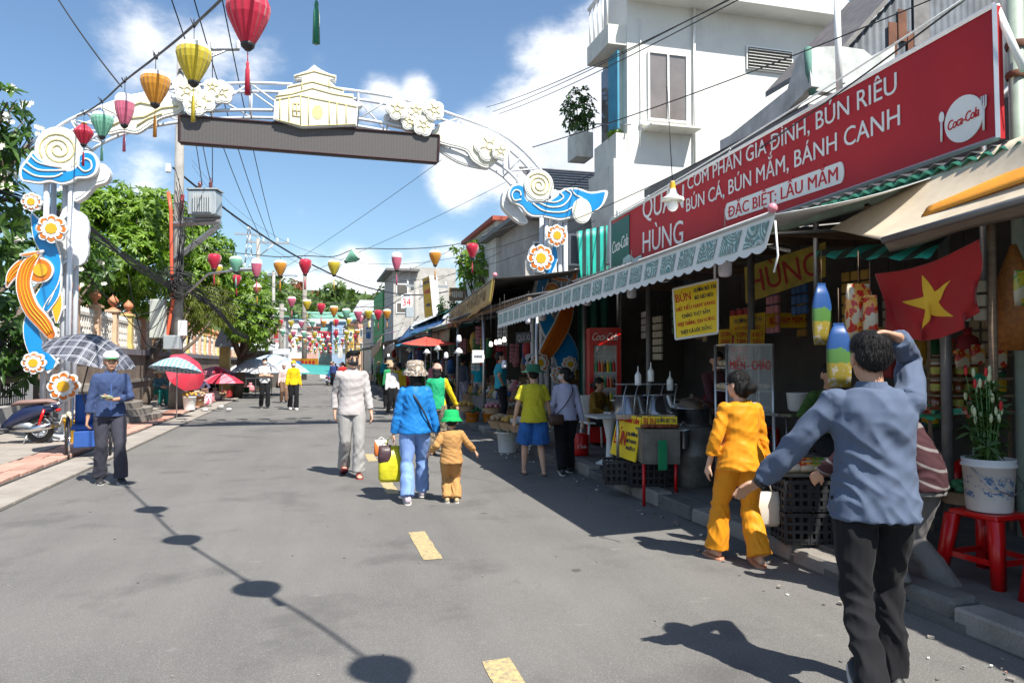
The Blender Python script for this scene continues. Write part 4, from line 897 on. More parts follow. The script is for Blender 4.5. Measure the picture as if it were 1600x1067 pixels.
near = [((388, 0), 5.55, 'drop', 'red', 'large crimson lantern at the top edge, nearest of the rope'), ((303, 74), 7.1, 'drop', 'yellow', 'yellow silk lantern with a pale top on the near rope'),
  ((243, 118), 8.6, 'drop', 'orange', 'gold orange lantern with a white top on the near rope'), ((195, 151), 10.1, 'long', 'pink', 'pink ribbed lantern between the mint and gold ones on the near rope'),
  ((160, 180), 11.6, 'drop', 'mint', 'mint green lantern beside the small crimson one on the near rope'), ((131, 196), 13.1, 'diamond', 'red', 'small crimson lantern at the arch end of the near rope')]
rope = []
for (uv, D, kd, c, lb) in near:
 p = W(*uv, D);
 if kd == 'long': s_ = .95
 else: s_ = 1
 rz_ = p.z+.22; rope.append(V((p.x, p.y, rz_))); lantern(p, kd, c, lb, 'silk lanterns on the near rope', rz_, s_)
rope = rope[::-1]; a = rope[-1]
for i, (dz, kd, c, lb) in enumerate(((-.02, 'drop', 'green', 'green lantern above the top edge with only its tassel showing'), (.0, 'drop', 'yellow', 'yellow lantern overhead whose round shadow falls on the road'), (.12, 'drop', 'red', 'crimson lantern overhead casting the round shadow nearest the viewer'))):
 if i == 0: q = W(495, -78, 4.3)+V((0, 0, .17));
 else: q = q+V((.74, -1.66, dz))
 rope.append(V((q.x, q.y, q.z+.2))); lantern(q, kd, c, lb, 'silk lanterns on the near rope', q.z+.2, 1.0)
rope.append(rope[-1]+V((1.6, -4.4, .9))); rope.insert(0, W(108, 186, 16.1))
MB().tube(smooth_loop(rope, 5, False), .014, 6).build('lantern_rope', mk('grey rope', (.12, .12, .13), .7, .3), None, 'grey rope with clipped lanterns running from the arch overhead', 'rope')
mb = MB()
for p in rope[1:-1]:
 for q in range(4): mb.tube([p+V((uni(-.02, .02), uni(-.02, .02), -.03)), p+V((uni(-.06, .06), uni(-.06, .06), .05))], .006, 4)
mb.build('rope_knots', BLK, None, 'dark knots of tape tying the lanterns to the near rope', 'rope ties')
def string_of(D0, lst, group, where, s=1.0, sagv=10):
 pts = []
 for i, (u, v, c, kd) in enumerate(lst):
  D = D0+(i*.12); p = W(u, v-9*18/D, D); rz_ = p.z+.12; pts.append(V((p.x, p.y, rz_)))
  lantern(p, kd, c, '%s %s lantern from the left, %s' % (ORD[i], {'red': 'crimson', 'mint': 'mint green'}.get(c, c), where), group, rz_, s, near=False, tilt=(.9 if (u == 558) else 0))
 ends = [pts[0]+(pts[0]-pts[1])*1.5+V((0, 0, .3)), pts[-1]+(pts[-1]-pts[-2])*2+V((0, 0, .35))]
 MB().tube(smooth_loop([ends[0]]+pts+[ends[1]], 4, False), .012, 5).build('lantern_rope', BLK, None, 'thin dark cord carrying lanterns '+where, 'rope')
string_of(18, [(335, 408, 'red', 'drop'), (369, 412, 'mint', 'drop'), (401, 415, 'pink', 'long'), (438, 418, 'orange', 'drop'), (477, 416, 'red', 'drop'), (522, 417, 'yellow', 'drop'), (558, 405, 'mint', 'drop'), (620, 405, 'pink', 'long'), (680, 402, 'orange', 'drop'), (738, 391, 'red', 'drop')], 'lanterns on the first far string', 'on the first string beyond the arch')
string_of(24, [(341, 422, 'yellow', 'drop'), (370, 438, 'red', 'drop'), (402, 450, 'orange', 'diamond'), (456, 472, 'pink', 'drop'), (480, 476, 'yellow', 'drop'), (502, 482, 'red', 'drop'), (522, 486, 'orange', 'drop'), (541, 490, 'mint', 'drop'), (560, 492, 'pink', 'drop'), (576, 491, 'yellow', 'drop'), (591, 492, 'red', 'drop'), (605, 491, 'orange', 'drop')], 'lanterns on the second far string', 'on the second string beyond the arch', .88)
string_of(38, [(421, 502, 'orange', 'drop'), (438, 505, 'red', 'drop'), (455, 505, 'yellow', 'drop'), (471, 506, 'pink', 'drop'), (488, 505, 'mint', 'drop'), (506, 505, 'orange', 'drop'), (525, 504, 'red', 'drop'), (545, 502, 'yellow', 'drop'), (563, 498, 'pink', 'drop'), (585, 494, 'mint', 'drop')], 'lanterns on the third far string', 'on the third string beyond the arch', .95)
cols = ['pink', 'yellow', 'orange', 'mint', 'red', 'yellow', 'pink', 'red', 'orange', 'mint', 'yellow']
for r_, (D, v0, n_, w_) in enumerate(((50, 517, 9, 150), (58, 524, 9, 130), (66, 528, 10, 118), (76, 534, 10, 100), (88, 540, 10, 84), (98, 545, 9, 72))):
 string_of(D, [(500-w_/2+w_*i/n_+(r_ % 2)*5, v0+5*math.sin(PI*i/n_), cols[(i*3+r_*2) % 11], 'drop') for i in range(n_)], 'lanterns on the %s far string' % ORD[r_+3], 'on the %s string beyond the arch' % ORD[r_+3], 1.15)
# ================================================================== RIGHT SIDE: BUILDINGS
# ---- white three storey house
WB = T('white_house', 'tall white painted house with a two pane window and louvred vent above the red sign', 'house', (11, 18, 0))
HX0, HX1, HY0, HY1, HZ = 7.6, 16, 17.0, 18.6, 11.6
MB().bx(HX0, HX1, HY0, HY1, 3.7, HZ).build('wall', WWALL, WB)
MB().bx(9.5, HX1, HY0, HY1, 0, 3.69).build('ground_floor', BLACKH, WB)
def hp(u, v): return AY(u, v, HY0)
def opening_window(u0, v0, u1, v1, parent, Yf=HY0, panes=2, glass=GLASS, fr=WPL):
 a, b = AY(u0, v0, Yf), AY(u1, v1, Yf); x0, x1, z1, z0 = a.x, b.x, a.z, b.z; t = .05
 w = MB().bx(x0-.0, x0+t, Yf-.06, Yf+.05, z0, z1).bx(x1-t, x1, Yf-.06, Yf+.05, z0, z1).bx(x0+t, x1-t, Yf-.06, Yf+.05, z0, z0+t).bx(x0+t, x1-t, Yf-.06, Yf+.05, z1-t, z1).build('window', fr, parent)
 for i in range(panes):
  xa = x0+t+(x1-x0-2*t)*i/panes; xb = x0+t+(x1-x0-2*t)*(i+1)/panes
  MB().bx(xa+.02, xb-.02, Yf-.022, Yf-.016, z0+t, z1-t).build('pane', glass, w)
  if i: MB().bx(xa-.025, xa+.025, Yf-.07, Yf+.04, z0+t, z1-t).build('mullion', fr, w)
 return w
GREYP = mk('dusty brown glass', (.17, .15, .14), .12, .25, 1.5, spec=.8, coat=.4)
w = opening_window(1011, 80, 1074, 194, WB, glass=GREYP)
a, b = hp(1005, 78), hp(1078, 200)
MB().bx(a.x-.12, b.x+.1, HY0-.09, HY0, b.z-.05, b.z+.02).build('sill', WPL, w)
MB().bx(a.x-.04, b.x+.04, HY0-.55, HY0, hp(1040, 208).z+.0, hp(1040, 208).z+.05).build('ledge', WDIRT, WB)
a, b = hp(1165, 72), hp(1238, 118); vt = MB().bx(a.x, b.x, HY0-.05, HY0-.03, b.z, a.z).build('louvre_vent', WPL, WB)
for i in range(7):
 z = b.z+.06+(a.z-b.z-.1)*i/6.6; MB().box(((a.x+b.x)/2, HY0-.075, z), ((b.x-a.x)-.08, .07, .012), mat=Matrix.Rotation(R(35), 3, 'X')).build('louvre', WPL, vt)
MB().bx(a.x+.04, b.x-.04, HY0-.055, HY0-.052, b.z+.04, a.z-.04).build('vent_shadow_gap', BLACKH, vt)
# string course, corner strip, balcony above with red panel
xr = hp(1085, 0).x; MB().bx(HX0-.0, HX1, HY0-.7, HY0-.0, hp(1100, 17).z+.0, hp(1100, 17).z+.13).build('balcony_slab', WWALL, WB)
MB().bx(xr, hp(1210, 0).x, HY0-.74, HY0-.705, hp(1150, 9).z, hp(1150, 8).z+1).build('red_panel', REDI, WB)
for i in range(14): x = hp(985, 0).x+i*.12; MB().tube([(x, HY0-.66, hp(1100, 17).z+.16), (x, HY0-.66, hp(1100, 17).z+1.0)], .012, 5).build('railing_bar', IRON, WB) if i < 7 else None
MB().bx(hp(1085, 60).x-.02, hp(1093, 60).x, HY0-.012, HY0, 4, 9.5).build('rain_strip', WDIRT, WB)
MB().tube([hp(1083, 0)+V((0, -.06, 0)), hp(1083, 260)+V((0, -.06, 0))], .035, 8).build('drain_pipe', WPL, WB)
MB().tube([hp(1000, 30)+V((0, -.04, 0)), hp(1000, 230)+V((0, -.04, 0))], .012, 6).build('drain_pipe', WPL, WB)
# street side bay, balconies and planter
def hs(u, v): return AX(u, v, HX0)
for (z0, z1, d) in ((6.6, 7.35, .3), (9.6, 10.1, .5)):
 MB().bx(HX0-d, HX0, HY0+.02, HY0+1.5, z0, z1).build('balcony', WDIRT, WB)
MB().bx(HX0-.16, HX0+.02, HY0+.3, HY0+.55, 7.35, 9.6).build('pilaster', WDIRT, WB)
MB().bx(HX0-.05, HX0-.02, HY0+.7, HY0+1.6, 7.5, 9.5).build('shutter', GREYP, WB)
MB().bx(HX0-.22, HX0-.17, HY0+.1, HY0+.7, 7.5, 9.5).build('blue_shutter', mk('faded blue shutter', (.05, .27, .4), .5, .2, 3, dirt=.3), WB)
MB().bx(HX0-.5, HX0+.0, HY0-.3, HY0+.02, 5.0, 6.6).build('bay_box', WDIRT, WB)
MB().prism([(HX0-.2, HY0+.3, 3.9), (HX0, HY0+.3, 3.9), (HX0, HY0+.3, 6.55), (HX0-.4, HY0+.3, 6.55)], (0, 1.4, 0)).build('bracket', WDIRT, WB)
MB().tube([hs(910, 195)+V((-.3, 0, 0)), hs(985, 195)], .02, 6).build('flag_bracket', STEEL, WB)
for i in range(5): MB().tube([(HX0-.45, HY0+.2+.3*i, 10.1), (HX0-.45, HY0+.2+.3*i, 11.1)], .025, 6).build('baluster', WPL, WB)
MB().bx(HX0-.49, HX0-.41, HY0+.1, HY0+1.5, 11.1, 11.18).build('rail', WPL, WB)
def potplant(name, label, c, rxy, n, mat, ll=.12, lw=.03, pot=None, seed=1, h=None, nl=7, cat='potted plant', group=None, potm=None):
 t = T(name, label, cat, tuple(c), 0, group); rng = np.random.default_rng(seed)
 if pot: MB().lathe([(pot[0]*.7, 0), (pot[0], pot[1]), (pot[0]*1.08, pot[1]), (pot[0]*1.08, pot[1]*.9)], (0, 0, 0), 14, cap=True).build('pot', potm or FINIAL, t, local=True)
 hh = (h or rxy*1.2); p0 = pot[1] if pot else 0
 d = rng.normal(0, 1, (n, 3)); d /= np.linalg.norm(d, axis=1)[:, None]; P = d*(rng.uniform(.25, 1, n)**.6)[:, None]*np.array([rxy, rxy, hh/2])+np.array([0, 0, p0+hh/2])+np.array(c)
 v, f = rosettes(P, nl, ll, lw, .5, d); mesh_np('leaves', v, f, mat, t, origin=tuple(c))
 mb = MB()
 for q in range(min(12, n)): mb.tube([(c[0], c[1], c[2]+p0), tuple(P[q])], [.012, .004], 4)
 mb.build('stem', BARK, t); return t
pb = hs(930, 175); pb.x -= .5; potplant('potted_bush', 'scraggly bush growing from a bracket box on the white house', (pb.x, pb.y, pb.z-.8), .5, 100, LEAF_B, .16, .035, None, 3, h=1.5)
MB().box((HX0-.45, pb.y, pb.z-1.05), (.5, .7, .7)).build('planter_box', WDIRT, None, 'square concrete planter fixed to the side of the white house', 'planter')
pb = hs(968, 200); potplant('potted_grass', 'small green plant on the balcony edge of the white house', (HX0-.15, HY0+.4, 7.35), .18, 30, LEAF_A, .16, .02, None, 4)
MB().tube([hs(935, 330)+V((.1, 0, 0)), hs(952, 300), hs(935, 265), hs(945, 290)], [.25, .3, .05, .02], 6).build('palm_broom', mk('dry palm thatch', (.34, .2, .1), .9, .4, 9, .5, 40), None, 'bundle of dry brown palm fronds leaning at the corner of the white house', 'palm fronds')
# ---- low building with concrete gutter and tin upper storey behind the sign
LB = T('gutter_building', 'low building with a curled grey concrete gutter below its dark tin upper floor', 'building', (7.5, 9, 0))
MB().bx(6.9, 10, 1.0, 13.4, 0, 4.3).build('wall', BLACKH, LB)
GX = 6.3
pts = [AX(1125, 220, GX), AX(1140, 212, GX), AX(1230, 140, GX), AX(1245, 90, GX), AX(1262, 75, GX), AX(1268, 135, GX), AX(1252, 150, GX), AX(1215, 190, GX), AX(1125, 255, GX)]
GUT = mk('streaked gutter concrete', (.5, .52, .5), .8, .3, 4, .2, 40, dirt=.55)
MB().prism(pts, (.12, 0, 0)).build('gutter_side', GUT, LB)
q = AX(1262, 75, GX); q2 = AX(1268, 148, GX)
f_ = lambda u, v: AY(u, v, q.y)
MB().prism([f_(1262, 75), f_(1310, 72), f_(1350, 78), f_(1362, 88), f_(1398, 70), f_(1398, 160), f_(1262, 140)], (0, .12, 0)).build('gutter_front', GUT, LB)
MB().tube([f_(1262, 75), f_(1264, 110), f_(1270, 148)], .05, 5).build('green_edge', mk('mossy green edge', (.1, .22, .18), .8, .3), LB)
MB().bx(GX, 6.9, q.y, 13.3, q2.z-.25, q2.z-.1).build('eave', IRON, LB)
# tin upper storey
ty = q.y+1.2
ta, tb_ = AY(1322, 78, ty), AY(1392, 0, ty); tx = 13; tz = ta.z+(tb_.z-ta.z)/(tb_.x-ta.x)*(tx-ta.x)
mb = MB(); corrugated(mb, (ta.x, ty, 4.4), (tx, ty, 4.4), (tx, ty, tz), (ta.x, ty, ta.z), .13, .02); mb.build('tin_front', TIN, LB)
mb = MB(); corrugated(mb, (6.2, 3.2, 5.0), (6.2, q.y-.3, 5.0), (6.2, q.y-.3, 6.8), (6.2, 3.2, 7.2), .15, .02)
MB().prism([(ta.x-.15, ty-.12, ta.z-.1), (tx, ty-.12, tz), (tx, ty-.12, tz+.1), (ta.x-.15, ty-.12, ta.z)], (0, 2, 0)).build('tin_roof', IRON, LB)
for (u, v) in ((1395, 60), (1410, 40), (1425, 75)): c = AY(u, v, ty-.04); MB().box(c, (.16, .01, .5)).build('rust_patch', TINRUST, LB)
MB().box(AY(1440, 30, ty-.05), (.3, .01, .9)).build('dark_patch', IRON, LB)
pl2 = AY(1308, 60, 6.6); MB().tube([AX(1312, 150, 5.6), AX(1307, -20, 5.6)], .035, 8).build('roof_post', WPL, None, 'thin white pole standing in front of the curled gutter', 'pole')
# corner pipes at far right
pr = AX(1588, 100, 5.6); t = T('green_pipe_post', 'thick grey green post with rusty clamps at the upper right edge', 'post', (pr.x, pr.y, 0))
MB().tube([(pr.x, pr.y, 0), (pr.x, pr.y, 5.2)], .06, 10).build('pipe', mk('grey green pipe', (.33, .4, .33), .5, .2, 5, dirt=.4), t)
for z in (3.9, 4.15, 3.3): MB().lathe([(.075, 0), (.085, .03), (.075, .06)], (pr.x, pr.y, z), 10).build('clamp', TINRUST, t)
mb = MB(); corrugated(mb, (6.4, 2.6, 2.9), (6.4, 5.4, 2.9), (6.4, 5.4, 5.4), (6.4, 2.6, 5.4), .15, .02); mb.build('tin_screen', mk('dark slate tin', (.07, .075, .08), .6, .3), None, 'dark ribbed tin screen behind the corner post', 'screen')
# ---- big red sign
SX = 5.0
s_tl, s_tr, s_br, s_bl = AX(955, 345, SX), AX(1555, 8, SX), AX(1561, 216, SX), AX(955, 425, SX)
zt = [s_tl.z, s_tr.z]; yA, yB = s_tl.y, s_tr.y
zTop, zBot = (s_tl.z+s_tr.z)/2, 3.24
SG = T('restaurant_sign', 'long red restaurant billboard with white lettering reading QUAN HUNG and a noodle menu', 'sign', (SX, (yA+yB)/2, zBot))
def sgp(u, v): return AX(u, v, SX)
def _redsign(N, L, tc):
 s = nsep(N, L, tc.outputs['Object']); g = nstep(N, L, s[1], 3.0, 3.75); n = nnoise(N, L, tc.outputs['Object'], 1.4, 4)
 return nmix(N, L, nmath(N, L, 'MULTIPLY', g, .55), nmix(N, L, nstep(N, L, n, .3, .7), (.36, .008, .014), (.44, .012, .018)), (.5, .16, .14))
pts = [V((SX, yA, s_tl.z)), V((SX, yB, s_tr.z)), V((SX, s_br.y, s_br.z)), V((SX, yA, s_bl.z))]
MB().prism(pts, (.06, 0, 0)).build('panel', shader('red vinyl panel', _redsign, rough=.55), SG)
mb = MB()
for i in range(4): mb.tube([pts[i]+V((-.01, 0, 0)), pts[(i+1) % 4]+V((-.01, 0, 0))], .022, 4, sm=False)
mb.build('frame', mk('aluminium frame', (.6, .6, .6), .35, .1, metal=.6), SG)
def sline(txt, ul, ur, vl, vr, hpx_l, parent=SG, mat=WHITE, bold=.008, X=SX, off=.006, shear=0, name='lettering', space=1):
 """lettering along the sign; (ul,vl)-(ur,vr) is the centre line of the capitals in the picture"""
 a, b = AX(ul, vl, X), AX(ur, vr, X); D = a.dot(FWD); h = hpx_l*D/FPX; xd = (b-a)
 return text(txt, (a+b)/2+V((-off, 0, 0)), xd, V((0, 0, 1)) if abs(xd.z) < 1e-3 else xd.cross(V((-1, 0, 0))).normalized()*(-1) if xd.cross(V((-1, 0, 0))).z < 0 else xd.cross(V((-1, 0, 0))), xd.length, h, mat, parent, bold, shear, space, name)
sline('CƠM PHẦN GIA ĐÌNH, BÚN RIÊU', 1075, 1402, 287, 128, 21)
sline('BÚN CÁ, BÚN MẮM, BÁNH CANH', 1073, 1407, 321, 179, 21)
sline('QUÁN', 1005, 1069, 326, 306, 33, bold=.012)
sline('HÙNG', 1005, 1068, 379, 361, 33, bold=.012)
c0, c1_ = sgp(1138, 331), sgp(1314, 270); h = 24*c0.dot(FWD)/FPX/2*1.12
bp = []
for s_, c in ((1, c0), (-1, c1_)):
 for k_ in range(9): an = PI/2+PI*k_/8 if s_ == 1 else -PI/2+PI*k_/8; bp.append(V((SX-.012, c.y-math.cos(an)*h*.5, c.z+math.sin(an)*h)))
MB().prism(bp, (.01, 0, 0)).build('badge', WHITE, SG)
sline('ĐẶC BIỆT: LẨU MẮM', 1139, 1311, 332, 271, 17, mat=REDI, off=.016, bold=.01)
cc = sgp(1507, 186); rr = (sgp(1507, 150)-sgp(1507, 222)).length/2
MB().prism([V((SX-.012, cc.y+math.cos(a)*rr*.98, cc.z+math.sin(a)*rr)) for a in [2*PI*i/36 for i in range(36)]], (.01, 0, 0)).build('plate_emblem', WHITE, SG)
text('Coca-Cola', cc+V((-.016, 0, 0)), (0, -1, .12), (0, .1, 1), rr*1.6, rr*.42, REDI, SG, .006, .35, .9)
for (u, v0, v1, kd) in ((1473, 176, 222, 'spoon'), (1539, 150, 204, 'fork')):
 a, b = sgp(u, v0)+V((-.012, 0, 0)), sgp(u, v1)+V((-.012, 0, 0)); L_ = (a-b).length
 m = MB().tube([a.lerp(b, .35), b], .009, 6)
 if kd == 'spoon': m.ell(a.lerp(b, .17), (.005, .028, L_*.19))
 else: [m.tube([a+V((0, o, 0)), a.lerp(b, .3)+V((0, o, 0)), a.lerp(b, .42)], .006, 5) for o in (-.02, 0, .02)]
 m.build(kd+'_emblem', WHITE, SG)
# green soft drink end panel with a bowl
g0 = AX(956, 350, SX); gp_ = [AX(956, 352, SX), AX(984, 335, SX), AX(984, 413, SX), AX(956, 424, SX)]
MB().prism([p+V((-.012, 0, 0)) for p in gp_], (.01, 0, 0)).build('green_end', mk('dark green vinyl', (.02, .11, .085), .4, .1), SG)
a = AX(958, 388, SX); b = AX(983, 373, SX); text('Coca-Cola', (a+b)/2+V((-.016, 0, 0)), b-a, (0, .0, 1), (b-a).length*1.0, .2, WHITE, SG, .006, .3, .9)
MB().prism([AX(x, y, SX)+V((-.014, 0, 0)) for x, y in ((972, 425), (975, 404), (984, 397), (992, 404), (1003, 398), (1006, 412))], (.004, 0, 0)).build('bowl_picture', mk('pale green bowl print', (.45, .6, .55), .5, .3, 20), SG)
# back struts and the hanging lamp in front
MB().tube([AX(1556, 10, SX+.05), AX(1600, 110, 5.1)], .03, 6).build('stay', WPL, SG)
for y in (5, 7, 9, 11): MB().tube([(SX+.08, y, 3.3), (SX+.9, y, 4.0)], .025, 6).build('back_strut', STEEL, SG)
for y in (4.6, 6.6, 8.6, 10.6, 11.8): MB().tube([(SX+.09, y, 2.2), (SX+.09, y, 4.2)], .03, 6).build('post', STEEL, SG)
lc = W(1051, 318, 7.2); LMP = T('street_pendant_lamp', 'white enamel pendant lamp with a glass globe hanging before the red sign', 'lamp', tuple(lc))
MB().lathe([(.02, .22), (.035, .1), (.06, .075), (.11, .05), (.115, .03), (.10, .025)], lc, 20).build('lamp_shade', mk('cream enamel', (.8, .78, .68), .35, .1, coat=.4), LMP)
MB().lathe([(.02, .22), (.03, .16), (.03, .1)], lc+V((0, 0, .001)), 12).build('socket', PLY, LMP)
MB().ell(lc+V((0, 0, -.02)), (.055, .055, .06)).build('globe', WPL, LMP); MB().tube([lc+V((0, 0, .2)), lc+V((0, .1, 1.2))], .005, 4).build('cord', BLK, LMP)
cable('cord that carries the enamel pendant lamp', lc+V((-.9, 1.8, 1.0)), lc+V((2, -3, 1.5)), .1, .006)
# green corrugated roof edge under the sign
ge = T('green_awning', 'green corrugated awning just under the red billboard', 'awning', (4.8, 7, 3.1))
mb = MB(); a, b = AX(1232, 333, 4.65), AX(1525, 236, 4.65)
corrugated(mb, (4.5, a.y+2.2, 2.98), (4.5, 3.6, 3.0), (5.6, 3.6, 3.3), (5.6, a.y+2.2, 3.3), .13, .022); mb.build('sheet', TING, ge)
MB().bx(4.5, 4.56, 3.6, 11.8, 2.88, 2.96).build('rafter', mk('pale green timber', (.35, .45, .36), .7, .3, dirt=.4), ge)
for i in range(7): MB().bx(4.5, 5.7, 3.9+i*1.25, 3.96+i*1.25, 2.84, 2.9).build('rafter', WOOD, ge)
# ---- white valance awning with food pictures
VX = 3.18
ct = {u: AX(u, v, VX) for u, v in ((778, 487), (1211, 335))}; aF, aN = AX(778, 489, VX), AX(1211, 334, VX); bF, bN = AX(778, 511, VX), AX(1196, 388, VX)
AW = T('food_picture_awning', 'white awning with a scalloped valance printed with rows of food dishes', 'awning', (3.8, 9, 2.5))
roofhi = 3.12
mb = MB(); mb.grid(lambda i, j: V((VX, aF.y, aF.z)).lerp(V((VX, aN.y, aN.z)), i).lerp(V((4.95, aF.y, 3.05)).lerp(V((4.95, aN.y-.1, 3.12)), i), j)+V((0, 0, -.05*math.sin(PI*j)+.01*math.sin(i*50))), 40, 8, thick=.004)
mb.build('canopy', mk('white awning sheet', (.7, .71, .7), .6, .12, 3, dirt=.3), AW)
VALW = mk('white vinyl valance', (.70, .73, .72), .5, .06)
def _food(N, L, tc):
 v = tc.outputs['Object']; vo = N.new('ShaderNodeTexVoronoi'); vo.inputs['Scale'].default_value = 5.2; L.new(v, vo.inputs['Vector'])
 a = nnoise(N, L, v, 22, 5, .7); d = nmath(N, L, 'SINE', nmath(N, L, 'MULTIPLY', vo.outputs['Distance'], 48))
 c = nmix(N, L, nstep(N, L, d, -.2, .5), (.10, .27, .27), (.60, .70, .68)); c = nmix(N, L, nstep(N, L, a, .42, .6), c, (.17, .24, .22)); return nmix(N, L, nstep(N, L, a, .62, .7), c, (.50, .40, .34))
FOOD = shader('printed food photos', _food, rough=.5)
NN = 46; hv = lambda i: V((VX, aF.y, aF.z)).lerp(V((VX, aN.y, aN.z)), i); lo = lambda i: V((VX, bF.y, bF.z)).lerp(V((VX, bN.y, bN.z)), i)
top = [hv(i/NN) for i in range(NN+1)]; bot = []
for i in range(NN*6+1):
 t_ = i/(NN*6); q = lo(t_); q.z -= .028*abs(math.sin(PI*t_*NN)); bot.append(q)
MB().prism(top+bot[::-1], (.006, 0, 0)).build('valance', VALW, AW)
for i in range(23):
 t0, t1 = (i+.12)/23, (i+.88)/23; a, b, c, d = hv(t0).lerp(lo(t0), .16), hv(t1).lerp(lo(t1), .16), hv(t1).lerp(lo(t1), .84), hv(t0).lerp(lo(t0), .84)
 MB().quad(*[p+V((-.006, 0, 0)) for p in (a, b, c, d)]).build('dish_picture', FOOD, AW)
MB().tube([hv(0)+V((-.01, 0, .01)), hv(1)+V((-.01, 0, .01))], .016, 6).build('front_rail', mk('grey rail', (.45, .45, .45), .5), AW)
MB().ell(hv(1)+V((-.02, 0, .04)), (.035, .035, .035)).build('pink_ball', mk('pink rubber', (.7, .25, .3), .4), AW)
MB().tube([hv(1)+V((0, 0, -.05)), hv(1)+V((.02, 0, -.3)), hv(1)+V((0, .02, -.42))], .008, 5).build('tie_cord', WPL, AW)
for i, y in enumerate((5.4, 7.5, 9.6, 11.6)): MB().tube([hv((aF.y-y)/(aF.y-aN.y)), (4.95, y, 2.75)], .015, 6).build('strut', STEEL, AW)
# ---- teal striped tarpaulins
def stripes(name, axis, freq, c1, c2, c3=None, ph=0):
 def fn(N, L, tc):
  s = nsep(N, L, tc.outputs['Object']); a = s['XYZ'.index(axis)]; w_ = nmath(N, L, 'SINE', nmath(N, L, 'ADD', nmath(N, L, 'MULTIPLY', a, freq), ph))
  c = nmix(N, L, nstep(N, L, w_, -.08, .08), c1, c2)
  if c3: c = nmix(N, L, nstep(N, L, nmath(N, L, 'SINE', nmath(N, L, 'MULTIPLY', a, freq*.5)), .3, .4), c, c3)
  return nmix(N, L, nstep(N, L, nnoise(N, L, tc.outputs['Object'], 5, 5), .4, .75, 0, .35), c, (.05, .06, .05))
 return shader(name, fn, rough=.45, bump=.2, bs=18)
TEALS = stripes('teal striped tarp', 'X', 46, (.02, .05, .05), (.02, .42, .33)); y_ = 12.7
q = [AY(900, 362, y_), AY(950, 352, y_), AY(947, 440, y_), AY(908, 440, y_)]
MB().grid(lambda i, j: q[0].lerp(q[1], i).lerp(q[3].lerp(q[2], i), j)+V((0, .02*math.sin(i*14), 0)), 20, 6, thick=.003).build('striped_tarp', TEALS, None, 'teal and dark striped tarpaulin stretched beside the far end of the red sign', 'tarpaulin')
q = [AY(903, 425, y_+.1), AY(951, 415, y_+.1), AY(951, 640, y_+.1), AY(905, 640, y_+.1)]
MB().grid(lambda i, j: q[0].lerp(q[1], i).lerp(q[3].lerp(q[2], i), j)+V((0, .04*math.sin(i*19)*(.3+j), 0)), 24, 8, thick=.003).build('green_tarp', mk('dark green tarp', (.008, .115, .085), .6, .3, 4), None, 'plain dark green tarpaulin hanging to the floor beside the fridge', 'tarpaulin')
# ---- near dry goods shop: canopies
CANV = shader('beige canvas', lambda N, L, tc: nmix(N, L, nstep(N, L, nnoise(N, L, tc.outputs['Object'], 1.6, 8, .7), .4, .72, 0, .7), (.62, .53, .40), (.36, .27, .18)), rough=.8, bump=.3, bs=300)
nb = T('beige_canopy', 'sun bleached beige canvas canopy stretched to a point over the grocery shop', 'canopy', (4.6, 3.6, 2.7))
tip = W(1297, 358, 6.1); r1 = W(1380, 376, 5.3); r2 = W(1640, 300, 4.3); t2 = W(1640, 198, 4.6); mid = W(1500, 245, 5.6)
P_ = [tip, mid, t2]
def can(i, j):
 top_ = (tip*(1-i)**2+mid*2*i*(1-i)*1.0+t2*i*i); low_ = tip.lerp(r1, min(1, i*3.2)) if i < .3125 else r1.lerp(r2, (i-.3125)/.6875)
 p = top_.lerp(low_, j); p.z -= .07*math.sin(PI*j)*i*1.2; return p
MB().grid(can, 30, 10, thick=.004).build('canvas', CANV, nb)
MB().tube([r1, r2+(r2-r1)*.5], .028, 8).build('front_bar', IRON, nb)
MB().grid(lambda i, j: (r1.lerp(r2, i)+V((.05, .05, 0))).lerp(r1.lerp(r2, i)+V((.2, .16, -.05-.01*math.sin(i*9))), j), 12, 3, thick=.003).build('inner_flap', mk('grey brown canvas', (.3, .25, .2), .9, .3, 4), nb)
ob = T('orange_canopy', 'orange tarpaulin lying over the beige canopy at the right edge', 'canopy', tuple(W(1560, 300, 4.5)))
oa, oc = W(1440, 350, 5.2)+V((0, 0, .05)), W(1660, 262, 4.35)
MB().grid(lambda i, j: oa.lerp(oc, i).lerp((W(1440, 342, 5.2)+V((.1, 0, .1))).lerp(W(1660, 230, 4.6), i), j)+V((0, 0, .03*math.sin(j*PI))), 14, 5, thick=.004).build('canvas', mk('orange tarp', (.75, .30, .03), .6, .2, 4, .2, 30), ob)
TEALY = stripes('teal and yellow striped tarp', 'Y', 26, (.03, .05, .04), (.03, .42, .34))
a, b, c, d = W(1277, 402, 6.3), W(1440, 372, 5.1), W(1455, 392, 5.0), W(1440, 408, 5.2)
st_ = MB(); st_.grid(lambda i, j: W(1275, 402, 6.4).lerp(W(1452, 405, 5.2), i).lerp(W(1275, 399, 6.5).lerp(W(1500, 358, 5.8), i), j)+V((0, 0, .04*math.sin(PI*j)+.012*math.sin(i*22))), 34, 8, thick=.004)
st_.build('striped_awning', TEALY, None, 'low teal striped awning with yellow patches hung under the beige canopy', 'awning')
